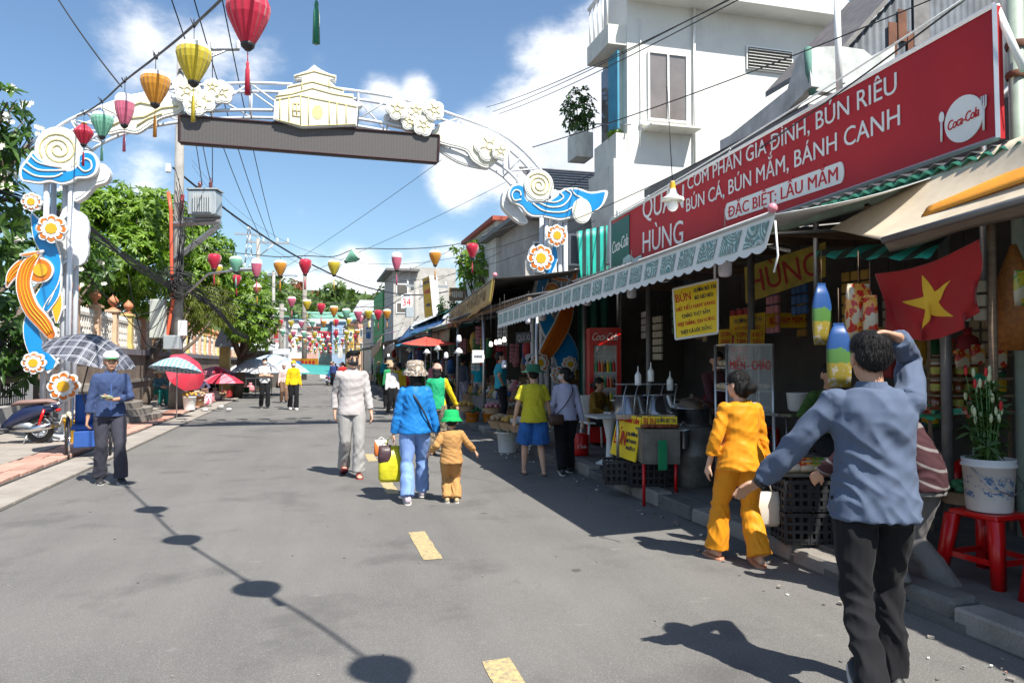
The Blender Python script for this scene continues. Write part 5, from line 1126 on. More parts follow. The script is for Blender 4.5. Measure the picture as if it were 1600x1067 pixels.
# market roof over the right side shops
rf = T('shop_roof', 'dark sheet roof over the restaurant and grocery shop', 'roof', (7, 6, 3))
for i in range(9):
 y = -3+i*1.75; mb = MB(); corrugated(mb, (4.55 if y > 2.2 else 4.2, y+1.72, 3.05), (4.55 if y > 2.2 else 4.2, y, 3.05), (9.5, y, 3.7), (9.5, y+1.72, 3.7), .16, .02); mb.build('roof_sheet', IRON, rf)
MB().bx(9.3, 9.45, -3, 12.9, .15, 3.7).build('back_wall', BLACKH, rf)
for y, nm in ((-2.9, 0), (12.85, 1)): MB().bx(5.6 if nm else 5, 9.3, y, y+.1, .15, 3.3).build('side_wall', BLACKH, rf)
for y in (0.5, 2.4, 4.6, 7.2, 9.8, 12.4):
 MB().tube([(4.7, y, .15), (4.7, y, 3.05)], .04, 8).build('post', IRON, rf); MB().bx(4.6, 9.3, y-.04, y+.04, 2.9, 3.02).build('beam', WOOD, rf)
MB().bx(6.2, 9.3, 4.5, 4.58, .15, 3.1).build('partition', mk('plywood partition', (.08, .06, .045), .8, .4, 2), rf)
# ================================================================== RIGHT SIDE: SHOP GOODS
FZ = .15                                             # shop floor
def fp(u, v, z=FZ): return GP(u, v, z)
def zat(u, v, p):                                     # height of picture row v above the ground point p
 return W(u, v, V(p).dot(FWD)).z
def sign_board(name, label, q, lines, bg, th=.015, cat='sign', border=None, wave=0):
 """q: four world corners tl,tr,br,bl; lines: (text, x centre, y centre, width, cap height, material) in 0..1 of the board"""
 q = [V(p) for p in q]; o = T(name, label, cat, tuple(sum(q, V())/4))
 nrm = (q[1]-q[0]).cross(q[3]-q[0]).normalized();
 if nrm.dot(CP-q[0]) < 0: nrm = -nrm
 MB().prism(q, -nrm*th).build('board', bg, o)
 if border is not None:
  mb = MB()
  for i in range(4): mb.tube([q[i]+nrm*.004, q[(i+1) % 4]+nrm*.004], .012, 4, sm=False)
  mb.build('border', border, o)
 W_ = (q[1]-q[0]).length; H_ = (q[3]-q[0]).length
 for (t, x, y, w, h, m) in lines:
  c = q[0].lerp(q[1], x).lerp(q[3].lerp(q[2], x), y)+nrm*.005
  xd = (q[1]-q[0]).normalized(); yd = nrm.cross(xd)
  if t == '~':                                   # writing too small to read: a row of marks
   mb = MB(); n = 6
   for k in range(n): mb.box(c+xd*(w*W_*((k+.5)/n-.5)), (w*W_/n*.62, h*H_*(1 if k % 3 else .75), .004), mat=Matrix((xd, yd, nrm)).transposed())
   mb.build('lettering', m, o); continue
  text(t, c, xd, yd, w*W_, h*H_, m, o, .01)
 return o
# ---- drink fridge
F0 = fp(923, 655); FD = F0.dot(FWD);
def fq(u, v, d=0): return W(u, v, 12.6+d)
fr_ = T('drink_fridge', 'red glass door drink fridge with a white script header in the restaurant', 'fridge', (fq(945, 600).x, fq(945, 600).y, FZ))
a, b = fq(921, 512), fq(970, 512); top = a.z; wd = b-a; wd.z = 0; wl_ = wd.length; xd = wd.normalized(); yd = V((-xd.y, xd.x, 0))
ctr = (a+b)/2; ctr.z = 0; Mf = Matrix((xd, yd, V((0, 0, 1)))).transposed()
def fb(x0, x1, y0, y1, z0, z1): return MB().box(ctr+xd*(x0+x1)/2+yd*(y0+y1)/2+V((0, 0, (z0+z1)/2)), (x1-x0, y1-y0, z1-z0), mat=Mf)
w = wl_/2; zt_ = top-.3
fb(-w, w, .05, .6, FZ+.05, top).build('body', REDP, fr_); fb(-w, w, 0, .05, zt_, top).build('header', REDP, fr_)
text('Coca-Cola', ctr+V((0, 0, (zt_+top)/2))-yd*.006, xd, (0, 0, 1), wl_*.82, .13, WHITE, fr_, .01, .4, .85)
dr = fb(-w, -w+.07, 0, .05, FZ+.3, zt_); dr.box(ctr+xd*(w-.035)+yd*.025+V((0, 0, (FZ+.3+zt_)/2)), (.07, .05, zt_-FZ-.3), mat=Mf); dr.box(ctr+yd*.025+V((0, 0, FZ+.35)), (wl_, .05, .1), mat=Mf); d_ = dr.build('door', REDP, fr_)
fb(-w+.07, w-.07, .02, .03, FZ+.4, zt_).build('glass', CLEARG, d_); fb(-w+.05, w-.05, .045, .049, FZ+.3, zt_).build('liner', mk('fridge liner', (.35, .33, .3), .4, .3, 3), fr_)
for k in range(5):
 z = FZ+.45+k*.27; sh = fb(-w+.07, w-.07, .052-.02, .045, z-.012, z).build('shelf', STEEL, fr_)
 bc = [REDP, YEL, PLO, mk('green bottle', (.03, .25, .06), .2, .1), mk('cola bottle', (.05, .015, .01), .15, .1)]
 for i in range(7):
  if z+.2 < zt_: MB().lathe([(.03, 0), (.032, .12), (.014, .17), (.014, .2)], ctr+xd*(-w+.12+i*(wl_-.24)/6)-yd*.0+yd*.036+V((0, 0, z)), 8).build('bottle', bc[(i*2+k) % 5], sh)
# ---- noodle stall cart
S0 = W(1005, 740, 8.5); S0.z = FZ
ct_ = T('noodle_cart', 'food cart with yellow menu front and steaming pots on plastic crates', 'food cart', tuple(S0))
a, b, c, d = W(968, 648, 8.9), W(1000, 650, 8.4), W(1003, 742, 8.4), W(953, 712, 8.9)
def face(u0, v0, u1, v1, u2, v2, u3, v3, D0, D1): return [W(u0, v0, D0), W(u1, v1, D1), W(u2, v2, D1), W(u3, v3, D0)]
fA = face(966, 645, 1002, 652, 992, 722, 953, 708, 8.8, 8.3)
o = sign_board('cart_menu', 'yellow cart menu board leaning at the kerb, reading COM SUON TAM and BUN', fA, [('CƠM SƯỜN TẤM', .5, .12, .9, .11, REDI), ('BÚN', .3, .55, .5, .34, REDI), ('SƯỜN', .76, .42, .4, .08, NAVY), ('BÒ KHO', .76, .58, .4, .08, NAVY), ('RIÊU', .76, .74, .36, .08, NAVY)], YEL)
fB = face(1003, 650, 1058, 651, 1058, 664, 1003, 668, 8.3, 8.2)
sign_board('cart_menu', 'narrow yellow cart menu strip under the pots, reading BUN', fB, [('BÚN', .22, .5, .34, .7, REDI), ('-SƯỜN BÒ TÁI', .68, .4, .55, .35, NAVY)], YEL)
cz = W(1010, 648, 8.5).z
def bxo(u0, u1, D, dep, z0, z1, name, mat, par, bev=0):
 p0, p1 = W(u0, 600, D), W(u1, 600, D); c = (p0+p1)/2+FWD*dep/2; c.z = (z0+z1)/2; m = MB().box(c, ((p1-p0).length, dep, z1-z0), rz=-YAW, bev=bev)
 return m.build(name, mat, par) if name else m
bxo(962, 1060, 8.5, .5, cz-.05, cz, 'top', STAIN, ct_)
for u, D in ((965, 8.52), (1056, 8.52), (967, 8.95), (1056, 8.95)): p = W(u, 600, D); MB().tube([(p.x, p.y, FZ+.32), (p.x, p.y, cz-.04)], .018, 6).build('leg', STEEL, ct_)
def pot(label, u, vb, D, r, h, z=None, mat=STAIN, group='stall pots', lid=False, name='cooking_pot', handles=True):
 p = W(u, vb, D); p.z = z if z is not None else p.z
 t = T(name, label, 'pot', tuple(p), 0, group); MB().lathe([(r*.96, 0), (r, h*.04), (r, h), (r*1.05, h*1.01), (r*1.05, h*1.03), (r*.97, h*1.03), (r*.95, h*.15), (0, h*.12)], (0, 0, 0), 20).build('body', mat, t, local=True)
 if handles:
  for s in (-1, 1): MB().tube([(s*r, -.04, h*.75), (s*(r+.04), -.03, h*.75), (s*(r+.04), .03, h*.75), (s*r, .04, h*.75)], .007, 5).build('handle', mat, t, local=True)
 if lid: MB().lathe([(r*1.04, h*1.04), (r*.9, h*1.04+.05), (r*.5, h*1.04+.1), (.03, h*1.04+.12), (.03, h*1.04+.15), (0, h*1.04+.16)], (0, 0, 0), 18).build('lid', mat, t, local=True)
 return t
pot('wide steel pot on the left of the noodle cart', 985, 640, 8.75, .2, .21, cz); pot('tall steel pot on the right of the noodle cart', 1030, 640, 8.7, .19, .22, cz)
for i, (u, v) in enumerate(((997, 588), (1017, 582), (1047, 596))):
 p = W(u, v+14, 8.8); t = T('sauce_bottle', ['white squeeze bottle standing left over the steel pots', 'white squeeze bottle with a long nozzle over the steel pots', 'white squeeze bottle at the right end over the steel pots'][i], 'bottle', tuple(p), 0, 'squeeze bottles')
 MB().lathe([(.035, 0), (.038, .01), (.038, .12), (.02, .15)], (0, 0, 0), 12, cap=True).build('body', WPL, t, local=True); MB().lathe([(.02, .15), (.008, .17), (.005, .23)], (0, 0, 0), 10, cap=True).build('nozzle', WPL, t, local=True)
bxo(965, 1058, 8.72, .3, W(1000, 600, 8.7).z-.01, W(1000, 600, 8.7).z, 'rack_shelf', CLEARG, ct_)
for k, u in enumerate((972, 990, 1010, 1030, 1052)):
 p = W(u, 640, 8.55); MB().tube([(p.x, p.y, cz), (p.x+.02, p.y, cz+.2), (p.x+.1, p.y+.1, cz+.33)], .008, 5).build('wire_hoop', STEEL, ct_)
def crate(label, c, dims, mat, rz=0, group=None, name='plastic_crate', hollow=True):
 t = T(name, label, 'crate', tuple(c), rz, group); x, y, z = dims[0]/2, dims[1]/2, dims[2]
 mb = MB(); mb.bx(-x, x, -y, y, 0, .015)
 for s in (-1, 1):
  n = 6
  for k in range(4): zz = .02+(z-.05)*k/3; mb.bx(-x, x, s*y-.008, s*y+.008, zz, zz+.025); mb.bx(s*x-.008, s*x+.008, -y, y, zz, zz+.025)
  for k in range(n+1): xx = -x+2*x*k/n; mb.bx(xx-.012, xx+.012, s*y-.006, s*y+.006, 0, z)
  for k in range(5): yy = -y+2*y*k/4; mb.bx(s*x-.006, s*x+.006, yy-.012, yy+.012, 0, z)
 mb.build('basket', mat, t, local=True); MB().bx(-x-.012, x+.012, -y-.012, -y+.006, z-.03, z).bx(-x-.012, x+.012, y-.006, y+.012, z-.03, z).bx(-x-.012, -x+.006, -y+.006, y-.006, z-.03, z).bx(x-.006, x+.012, -y+.006, y-.006, z-.03, z).build('rim', mat, t, local=True); return t
p = W(970, 738, 8.7); crate('black crate under the left corner of the noodle cart', (p.x, p.y, FZ), (.38, .3, .28), BLKP, -.3, 'black crates at the noodle cart')
p = W(1005, 745, 8.5); crate('black crate under the middle of the noodle cart', (p.x+.03, p.y, FZ), (.38, .3, .28), BLKP, -.25, 'black crates at the noodle cart')
p = W(1040, 745, 8.6); crate('black crate under the right end of the noodle cart', (p.x, p.y, FZ), (.38, .3, .28), BLKP, -.3, 'black crates at the noodle cart')
# charcoal grill box on red legs with meat
g = W(1025, 755, 8.2); g.z = FZ; GT = T('charcoal_grill', 'sooty metal charcoal grill on red legs in front of the noodle cart', 'grill', tuple(g))
z0, z1 = W(1025, 722, 8.2).z, W(1025, 672, 8.2).z
GR = mk('sooty sheet metal', (.2, .19, .17), .5, .45, 5, .2, 40, metal=.5)
bxo(1003, 1062, 8.05, .34, z0, z1, 'fire_box', GR, GT); bxo(1001, 1064, 8.03, .38, z1, z1+.02, 'rim', GR, GT)
for u, D in ((1006, 8.07), (1056, 8.07), (1007, 8.37), (1056, 8.37)): q = W(u, 740, D); MB().tube([(q.x, q.y, FZ if q.x > 3.5 else 0), (q.x, q.y, z0)], .018, 6).build('leg', REDP, GT)
MEAT = mk('grilled meat', (.3, .07, .025), .45, .4, 20, .5, 40)
for i in range(9): q = W(1008+i*6, 668, 8.2); MB().ell((q.x, q.y, z1+.045), (.045, .07, .022), 8, 6, rot=Matrix.Rotation(uni(0, 3), 3, 'Z')).build('meat', MEAT, GT)
q = W(1035, 705, 8.0); MB().bx(q.x-.05, q.x+.05, q.y-.01, q.y, q.z-.2, q.z+.12).build('green_cloth', mk('green rag', (.02, .3, .12), .8, .2), GT)
# steel drum stove with big lidded pot
q = W(1082, 715, 8.6); t = T('drum_stove', 'grey steel drum stove carrying a round lidded cauldron', 'stove', (q.x, q.y, FZ))
h1 = W(1082, 665, 8.6).z-FZ
MB().lathe([(.26, 0), (.27, .03), (.27, h1*.5), (.275, h1*.52), (.27, h1*.54), (.27, h1), (.2, h1)], (0, 0, 0), 22).build('drum', GR, t, local=True)
pot('round lidded cauldron on the drum stove', 1082, 665, 8.6, .25, .2, FZ+h1+.005, lid=True)
q = W(1068, 700, 8.25); t = T('steel_bucket', 'small shiny steel pail hung on the drum stove', 'pail', tuple(q)); MB().lathe([(.06, 0), (.085, .2), (.09, .21), (.08, .2), (.055, .01)], (0, 0, 0), 16).build('body', STAIN, t, local=True); MB().tube([(-.085, 0, .2), (0, 0, .3), (.085, 0, .2)], .005, 5).build('handle', STEEL, t, local=True)
# ---- glass display cabinet with bread and noodles
CB = T('display_cabinet', 'tall glass food cabinet with red lettering in the restaurant', 'cabinet', tuple(W(1172, 650, 7.6)))
z0, z1 = W(1172, 648, 7.6).z, W(1172, 538, 7.6).z
pA, pB = W(1136, 600, 7.6), W(1208, 600, 7.6); dv = FWD*.42
for p_ in (pA, pB, pA+dv, pB+dv): MB().tube([(p_.x, p_.y, FZ), (p_.x, p_.y, z1)], .016, 6).build('frame_post', STEEL, CB)
for k in range(4):
 z = z0+(z1-z0)*k/3; c = (pA+pB)/2+dv/2; c.z = z; s_ = MB().box(c, ((pB-pA).length, .42, .015), rz=-YAW).build('shelf', STEEL, CB)
 if k < 3:
  for i in range(14):
   c2 = pA.lerp(pB, .1+.8*(i % 7)/6)+dv*(.3+.35*(i//7)); c2.z = z+.045; MB().ell(c2, (.05, .09, .04), 8, 6, rot=Matrix.Rotation(uni(0, 3), 3, 'Z')).build('noodle_bundle', mk('noodle bundle', (.5, .4, .27), .7, .3, 12, .5, 50), s_)
c = (pA+pB)/2; c.z = (z0+z1)/2; MB().box(c-FWD*.004, ((pB-pA).length, .006, z1-z0), rz=-YAW).build('glass', CLEARG, CB)
text('MIẾN - CHÁO', c-FWD*.012+V((0, 0, .15)), pB-pA, (0, 0, 1), .42, .09, REDI, CB, .01)
for i, (u, v) in enumerate(((1248, 632), (1285, 634))):
 q = W(u, v+10, 7.3); t = T('white_tub', ['left of two white plastic tubs on the cabinet shelf', 'right of two white plastic tubs on the cabinet shelf'][i], 'tub', tuple(q), 0, 'white tubs'); MB().lathe([(.08, 0), (.1, .02), (.115, .17), (.12, .18), (.11, .18), (.09, .03)], (0, 0, 0), 18).build('body', mk('dull white enamel', (.5, .5, .48), .4, .1), t, local=True)
q0, q1 = W(1210, 645, 7.3), W(1320, 645, 7.3); tb = T('prep_table', 'low steel prep table behind the two white tubs', 'table', ((q0+q1)/2)[:]); MB().box((q0+q1)/2+FWD*.15+V((0, 0, -.02)), ((q1-q0).length, .5, .03), rz=-YAW).build('tabletop', STAIN, tb)
for p_ in (q0, q1):
 for d_ in (0, .35): r_ = p_+FWD*d_; MB().tube([(r_.x, r_.y, FZ), (r_.x, r_.y, q0.z-.03)], .014, 6).build('leg', STEEL, tb)
# ---- yellow banners
LT = [('BÚN', .22, .20, .34, .16, REDI), ('-SƯỜN BÒ TÁI', .70, .12, .5, .075, NAVY), ('-BÒ GIÒ HEO', .68, .26, .42, .075, NAVY), ('HỦ TIẾU NAM VANG', .5, .42, .86, .075, REDI), ('CHÁO THỊT BẰM', .5, .57, .62, .075, NAVY), ('THỊT THĂNG, SỤN NƯỚNG', .5, .72, .84, .075, REDI), ('THỊT CÁ LÓC ĐỒNG', .5, .88, .7, .075, NAVY)]
sign_board('menu_banner', 'large yellow BUN menu banner with a white border hung under the awning', [W(1052, 452, 7.6), W(1122, 436, 7.3), W(1122, 520, 7.3), W(1056, 530, 7.6)], LT, YEL, border=WPL, th=.006)
sign_board('menu_board', 'yellow menu board with blue and black lettering hung behind the small price cards', [W(1140, 494, 8.3), W(1196, 488, 8.2), W(1196, 520, 8.2), W(1140, 524, 8.3)], [('-SƯỜN BÒ TÁI', .5, .3, .8, .22, NAVY), ('BÒ GIÒ HEO', .5, .7, .7, .22, REDI)], YELD)
for i, (u, w_, tx) in enumerate(((1124, 20, 'CƠM|CHÁY'), (1148, 20, 'CƠM|TẤM'), (1173, 22, 'HỦ|TIẾU'))):
 a, b = tx.split('|'); sign_board('price_card', '%s of three small yellow price cards above the glass cabinet' % ['leftmost', 'middle', 'rightmost'][i], [W(u, 515, 8.1), W(u+w_, 514, 8.1), W(u+w_-1, 540, 8.1), W(u-1, 542, 8.1)], [(a, .5, .3, .7, .25, REDI), (b, .5, .72, .7, .25, REDI)], YELD)
sign_board('menu_board', 'long dim orange menu strip on the back wall beside the HUNG sign', [W(1198, 490, 9.0), W(1258, 488, 9.0), W(1258, 512, 9.0), W(1198, 512, 9.0)], [('BÚN HÀM MẮM', .5, .5, .85, .5, REDI)], YELD)
sign_board('valance_sign', 'faded scalloped yellow HUNG sign hanging inside the dark restaurant', [W(1163, 418, 8.6), W(1290, 378, 7.8), W(1290, 432, 7.8), W(1165, 474, 8.6)], [('HÙNG', .5, .5, .86, .62, mk('dark red paint', (.35, .02, .02), .6, .2))], mk('dim yellow vinyl', (.42, .32, .05), .6, .4, 6), th=.006)
# ---- interior back shelves of the restaurant: blue racks with boxes and a fan grille
rk = T('shelf_rack', 'tall dark blue rack against the back of the restaurant', 'rack', (8.6, 9, FZ)); BLU = mk('dark blue enamel', (.03, .05, .14), .5, .3)
for y in (7.6, 8.7, 9.8, 10.9):
 MB().bx(8.0, 8.06, y-.03, y+.03, FZ, 2.6).build('upright', BLU, rk)
for z in (.7, 1.2, 1.7, 2.2): MB().bx(7.95, 8.4, 7.6, 10.9, z-.02, z).build('shelf', BLU, rk)
CLT = [mk('clutter '+n, c, .6, .25, 5) for n, c in (('brown', (.22, .12, .06)), ('cream', (.5, .45, .35)), ('red', (.35, .03, .03)), ('green', (.04, .16, .06)), ('white', (.55, .55, .52)), ('ochre', (.45, .26, .05)), ('grey', (.2, .2, .2)), ('blue', (.04, .12, .3)), ('pink', (.5, .2, .22)), ('tan', (.38, .26, .15)))]
def clut(kind, c, s, mat, label, cat, group):
 """small goods of several real shapes: bag, box, jar, basket, tin, bottle, doll"""
 x, y, z = c
 t = T({'bag': 'goods_bag', 'box': 'goods_box', 'jar': 'glass_jar', 'basket': 'fruit_basket', 'tin': 'food_tin', 'bottle': 'bottle'}[kind], label, cat, tuple(c), uni(-.4, .4), group)
 if kind == 'bag': MB().loft([((0, 0, 0), (s*.5, 0, 0), (0, s*.36, 0)), ((0, 0, s*.35), (s*.56, 0, 0), (0, s*.4, 0)), ((0, 0, s*.75), (s*.42, 0, 0), (0, s*.26, 0)), ((0, 0, s*.9), (s*.12, 0, 0), (0, s*.1, 0)), ((0, 0, s*1.12), (s*.26, 0, 0), (0, s*.12, 0))], 10).build('sack', mat, t, local=True); MB().lathe([(s*.13, s*.88), (s*.15, s*.91), (s*.13, s*.94)], (0, 0, 0), 8).build('tie', REDP, t, local=True)
 elif kind == 'box': MB().box((0, 0, s*.35), (s, s*.7, s*.7), bev=.01).build('carton', mat, t, local=True); MB().bx(-s*.08, s*.08, -s*.353, s*.353, .0, s*.706).build('tape', WOODL, t, local=True)
 elif kind in ('jar', 'tin'):
  MB().lathe([(s*.36, 0), (s*.4, .03*s), (s*.4, s*.82), (s*.33, s*.9)], (0, 0, 0), 12, cap=True).build('body', mat, t, local=True); MB().lathe([(s*.36, s*.9), (s*.36, s*1.02), (0, s*1.03)], (0, 0, 0), 12).build('lid', REDP if kind == 'jar' else STEEL, t, local=True); MB().lathe([(s*.405, s*.2), (s*.405, s*.68)], (0, 0, 0), 12).build('paper_label', YELD, t, local=True)
 elif kind == 'bottle': MB().lathe([(s*.2, 0), (s*.22, s*.05), (s*.22, s*.7), (s*.08, s*.95), (s*.08, s*1.15)], (0, 0, 0), 10, cap=True).build('body', mat, t, local=True); MB().lathe([(s*.09, s*1.1), (s*.09, s*1.22)], (0, 0, 0), 8, cap=True).build('cap', REDP, t, local=True)
 else:
  MB().lathe([(s*.4, 0), (s*.55, s*.3), (s*.6, s*.34), (s*.55, s*.3), (s*.42, s*.06), (0, s*.05)], (0, 0, 0), 14).build('basket', WOODL, t, local=True)
  fm = MB()
  for k in range(14): a = k*2.4; r = s*.42*math.sqrt(k/14); fm.ell((math.cos(a)*r, math.sin(a)*r, s*(.36+.12*(1-k/14))), (s*.12,)*3, 7, 5)
  fm.build('fruit', mat, t, local=True, kind='stuff')
 return t
COLN = ['brown', 'cream', 'red', 'green', 'white', 'ochre', 'grey', 'blue', 'pink', 'tan']
def rowgoods(where, y0, y1, x, z, n, s, kinds, group, cols=None):
 for i in range(n):
  ci = random.choice(cols) if cols else random.randrange(10); k = random.choice(kinds); ss = s*uni(.8, 1.15)
  nm = {'bag': 'bag', 'box': 'carton', 'jar': 'jar', 'basket': 'fruit basket', 'tin': 'tin', 'bottle': 'bottle'}[k]
  clut(k, (x+uni(-.05, .05), y0+(y1-y0)*(i+.5)/n, z), ss, CLT[ci], '%s %s %s from the near end %s' % (ORD[i], COLN[ci], nm, where), nm, group)
for k, z in enumerate((.7, 1.2, 1.7)): rowgoods('on the %s shelf of the blue rack' % ['lowest', 'middle', 'top'][k], 7.8, 10.8, 8.15, z, 8, .32, ['box', 'bag', 'tin'], 'goods on the blue rack')
fan = T('wall_fan', 'round air conditioner grille on the dark back wall of the restaurant', 'fan', (8.0, 10.6, 2.1)); MB().box((7.9, 10.3, 2.55), (.3, .85, .6)).build('casing', mk('dusty beige casing', (.16, .14, .12), .6, .2), fan)
for k in range(5): MB().tube([(7.74, 10.3+math.cos(a)*(.05+.05*k), 2.55+math.sin(a)*(.05+.05*k)) for a in [2*PI*q/16 for q in range(17)]], .006, 4).build('grille_ring', STEEL, fan)
# ---- white plastic table and chairs near the fridge
def wtable(label, p, w, h, mat=WPL):
 t = T('plastic_table', label, 'table', (p.x, p.y, FZ)); MB().box((0, 0, h), (w, w, .03), bev=.01).build('tabletop', mat, t, local=True); MB().lathe([(.2, 0), (.05, .08), (.04, h*.5), (.1, h-.02)], (0, 0, 0), 12).build('leg', mat, t, local=True); return t
wtable('white pedestal table beside the seated woman near the fridge', W(952, 690, 10.4), .62, .66); wtable('small white pedestal table left of the cart', W(975, 690, 11.6), .5, .62)
q = W(930, 690, 12.2); ch = T('plastic_chair', 'white plastic chair the woman near the fridge sits on', 'chair', (q.x, q.y, FZ))
MB().box((0, 0, .43), (.42, .42, .03), bev=.01).build('seat', WPL, ch, local=True); MB().grid(lambda i, j: (-.2+.4*i, .2+.06*j, .45+.42*j), 4, 4, thick=.02).build('backrest', WPL, ch, local=True)
for sx in (-1, 1):
 for sy in (-1, 1): MB().tube([(sx*.17, sy*.17, .43), (sx*.2, sy*.2, 0)], .018, 6).build('leg', WPL, ch, local=True)
# red drinks cooler box beside the walkers
q = W(908, 700, 11.3); cb = T('cooler_box', 'red drinks cooler with a white logo standing at the kerb behind the lavender shirt', 'cooler', (q.x, q.y, FZ)); MB().lathe([(.11, 0), (.12, .03), (.12, .27), (.10, .3)], (0, 0, 0), 18, cap=True).build('body', REDP, cb, local=True); MB().lathe([(.125, .26), (.125, .31), (.06, .34), (0, .34)], (0, 0, 0), 18).build('lid', REDP, cb, local=True)
text('Cola', V((q.x-.03, q.y-.121, FZ+.15)), (1, -.25, 0), (0, 0, 1), .13, .05, WHITE, cb, .01, .4)
# hanging white bulbs under the awning
for i, (u, v, D) in enumerate(((1133, 420, 6.7), (987, 457, 9.4), (918, 470, 11.4), (848, 495, 13.2), (826, 500, 13.8))):
 p = W(u, v, D); t = T('hanging_bulb', '%s white cylinder bulb from the near end under the food picture awning' % ORD[i], 'light bulb', tuple(p), 0, 'white bulbs under the awning')
 MB().lathe([(.03, -.075), (.055, -.065), (.062, -.03), (.062, .05), (.035, .085), (.02, .1)], (0, 0, 0), 14, cap=True).build('diffuser', mk('opal bulb', (.68, .66, .72), .35, .03), t, local=True); MB().lathe([(.022, .1), (.024, .15)], (0, 0, 0), 10, cap=True).build('socket', WPL, t, local=True); MB().tube([(0, 0, .15), (0, 0, .55)], .005, 4).build('cord', BLK, t, local=True)
# pipe lamp and small fixtures
MB().tube([W(1233, 392, 7.5), W(1203, 385, 8), ], .02, 6).build('light_tube', WPL, None, 'grey fluorescent batten hanging under the green awning', 'tube light')
# ================================================================== GROCERY (near right)
def zg(u, v, D): return W(u, v, D)
# jars on shelves behind the flower bucket
JAR = mk('brown paste in glass', (.19, .055, .018), .15, .25, 14, coat=.6); JL = mk('green yellow jar label', (.45, .42, .08), .5, .4, 30); JLID = mk('white jar lid', (.5, .48, .42), .4, .1)
js = T('jar_shelf', 'timber shelf unit stacked with jars of brown paste behind the flower bucket', 'shelf', tuple(W(1500, 640, 6.3)))
JROW = [(638, [1463, 1480, 1497, 1514, 1531], 22), (614, [1463, 1480, 1497, 1514, 1531], 22), (588, [1463, 1481, 1500, 1519], 22), (552, [1484], 20)]
for r_, (v, us, h) in enumerate(JROW):
 for i, u in enumerate(us):
  p = W(u, v, 6.2); s = .052; hh = 22*6.2/FPX
  t = T('paste_jar', '%s jar from the left in the %s row of brown paste jars' % (ORD[i], ['bottom', 'second', 'third', 'topmost'][r_]), 'jar', tuple(p), 0, 'brown paste jars')
  MB().lathe([(s*.8, 0), (s*.86, .01), (s*.86, hh*.8), (s*.7, hh*.86)], (0, 0, 0), 14, cap=True).build('glass', JAR, t, local=True); MB().lathe([(s*.78, hh*.84), (s*.78, hh*1.0), (0, hh*1.01)], (0, 0, 0), 14).build('lid', JLID if r_ < 3 else REDI, t, local=True)
  if (i+r_) % 3: MB().lathe([(s*.875, hh*.18), (s*.875, hh*.66)], (0, 0, 0), 14).build('paper_label', JL, t, local=True)
 a, b = W(us[0]-12, v+1, 6.2), W(1575, v+1, 6.2); c = (a+b)/2; MB().box((c.x, c.y, c.z-.012), ((b-a).length, .3, .02), rz=-YAW).build('shelf_board', WOOD, js)
for u in (1452, 1576): p = W(u, 600, 6.25); MB().tube([(p.x, p.y, FZ), (p.x, p.y, W(u, 520, 6.2).z)], .02, 4, sm=False).build('upright', WOOD, js)
# colourful packets
def _pack(c1, c2, c3, sc=18):
 def fn(N, L, tc):
  v = tc.outputs['Object']; a = nnoise(N, L, v, sc, 3, .5); b = nnoise(N, L, v, sc*.5, 2, .5); c = nmix(N, L, nstep(N, L, a, .47, .5), c1, c2); return nmix(N, L, nstep(N, L, b, .52, .54), c, c3)
 return fn
PKR = shader('red noodle packet print', _pack((.45, .02, .01), (.65, .30, .05), (.5, .42, .3)), rough=.3, coat=.3)
PKB = shader('blue snack packet print', _pack((.01, .06, .28), (.015, .12, .4), (.08, .25, .05), 9), rough=.3, coat=.3)
PKG = shader('green packet print', _pack((.02, .22, .12), (.03, .35, .2), (.5, .1, .05)), rough=.3, coat=.3)
PKY = shader('yellow green packet print', _pack((.34, .27, .02), (.07, .22, .03), (.35, .3, .2), 16), rough=.3, coat=.3)
def _pks(N, L, tc):
 z = nsep(N, L, tc.outputs['Object'])[2]; n = nnoise(N, L, tc.outputs['Object'], 16, 3); w = nmath(N, L, 'ADD', z, nmath(N, L, 'MULTIPLY', n, .12))
 c = nmix(N, L, nstep(N, L, w, .06, .07), nmix(N, L, nstep(N, L, n, .5, .53), (.26, .2, .03), (.33, .3, .24)), (.02, .07, .22)); return nmix(N, L, nmath(N, L, 'MULTIPLY', nstep(N, L, w, .0, .01), nstep(N, L, w, .11, .10)), c, (.07, .17, .04))
PKS = shader('blue green yellow packet print', _pks, rough=.4)
def packet(name, label, c, w, h, mats, rz=None, thick=.06, group=None, split=None):
 t = T(name, label, 'packet', tuple(c), -YAW+(rz or 0), group)
 def prof(z0, z1, ws):
  rings = []
  for k in range(7):
   f = k/6; zz = z0+(z1-z0)*f; q = (zz-(-h/2))/h; ww = w/2*(ws(q)); th = thick*max(.06, math.sin(PI*min(1, max(0, q)))**.5)*.5; rings.append(((0, 0, zz), (ww, 0, 0), (0, th, 0)))
  return rings
 sh = lambda q: (.84+.10*math.sin(PI*q) if q > .06 else .80)*(1 if q < .75 or mats is not PKS else 1-(q-.75)*2.2)
 if split is None: MB().loft(prof(-h/2, h/2, sh), 16, pw=.75).build('pouch', mats, t, local=True)
 else:
  zs = -h/2+h*split; MB().loft(prof(zs, h/2, lambda q: sh(q) if q < .62 else max(.2, .92-(q-.62)*1.75)), 16, pw=.75).build('upper_pouch', mats[0], t, local=True); MB().loft(prof(-h/2, zs, sh), 16, pw=.75).build('lower_pouch', mats[1], t, local=True)
 MB().box((0, 0, h/2), (w*(.4 if mats is PKS else .8), .006, .025)).build('seal', mats if not isinstance(mats, list) else mats[0], t, local=True)
 if h > .3: MB().tube([(0, 0, h/2), (0, 0, h/2+.26)], .003, 4).build('hanging_string', WOOD, t, local=True); return t
def hang(p, z2): MB().tube([p, (p[0], p[1], z2)], .004, 4).build('hanging_string', WPL, None, 'string holding a packet at x', 'string')
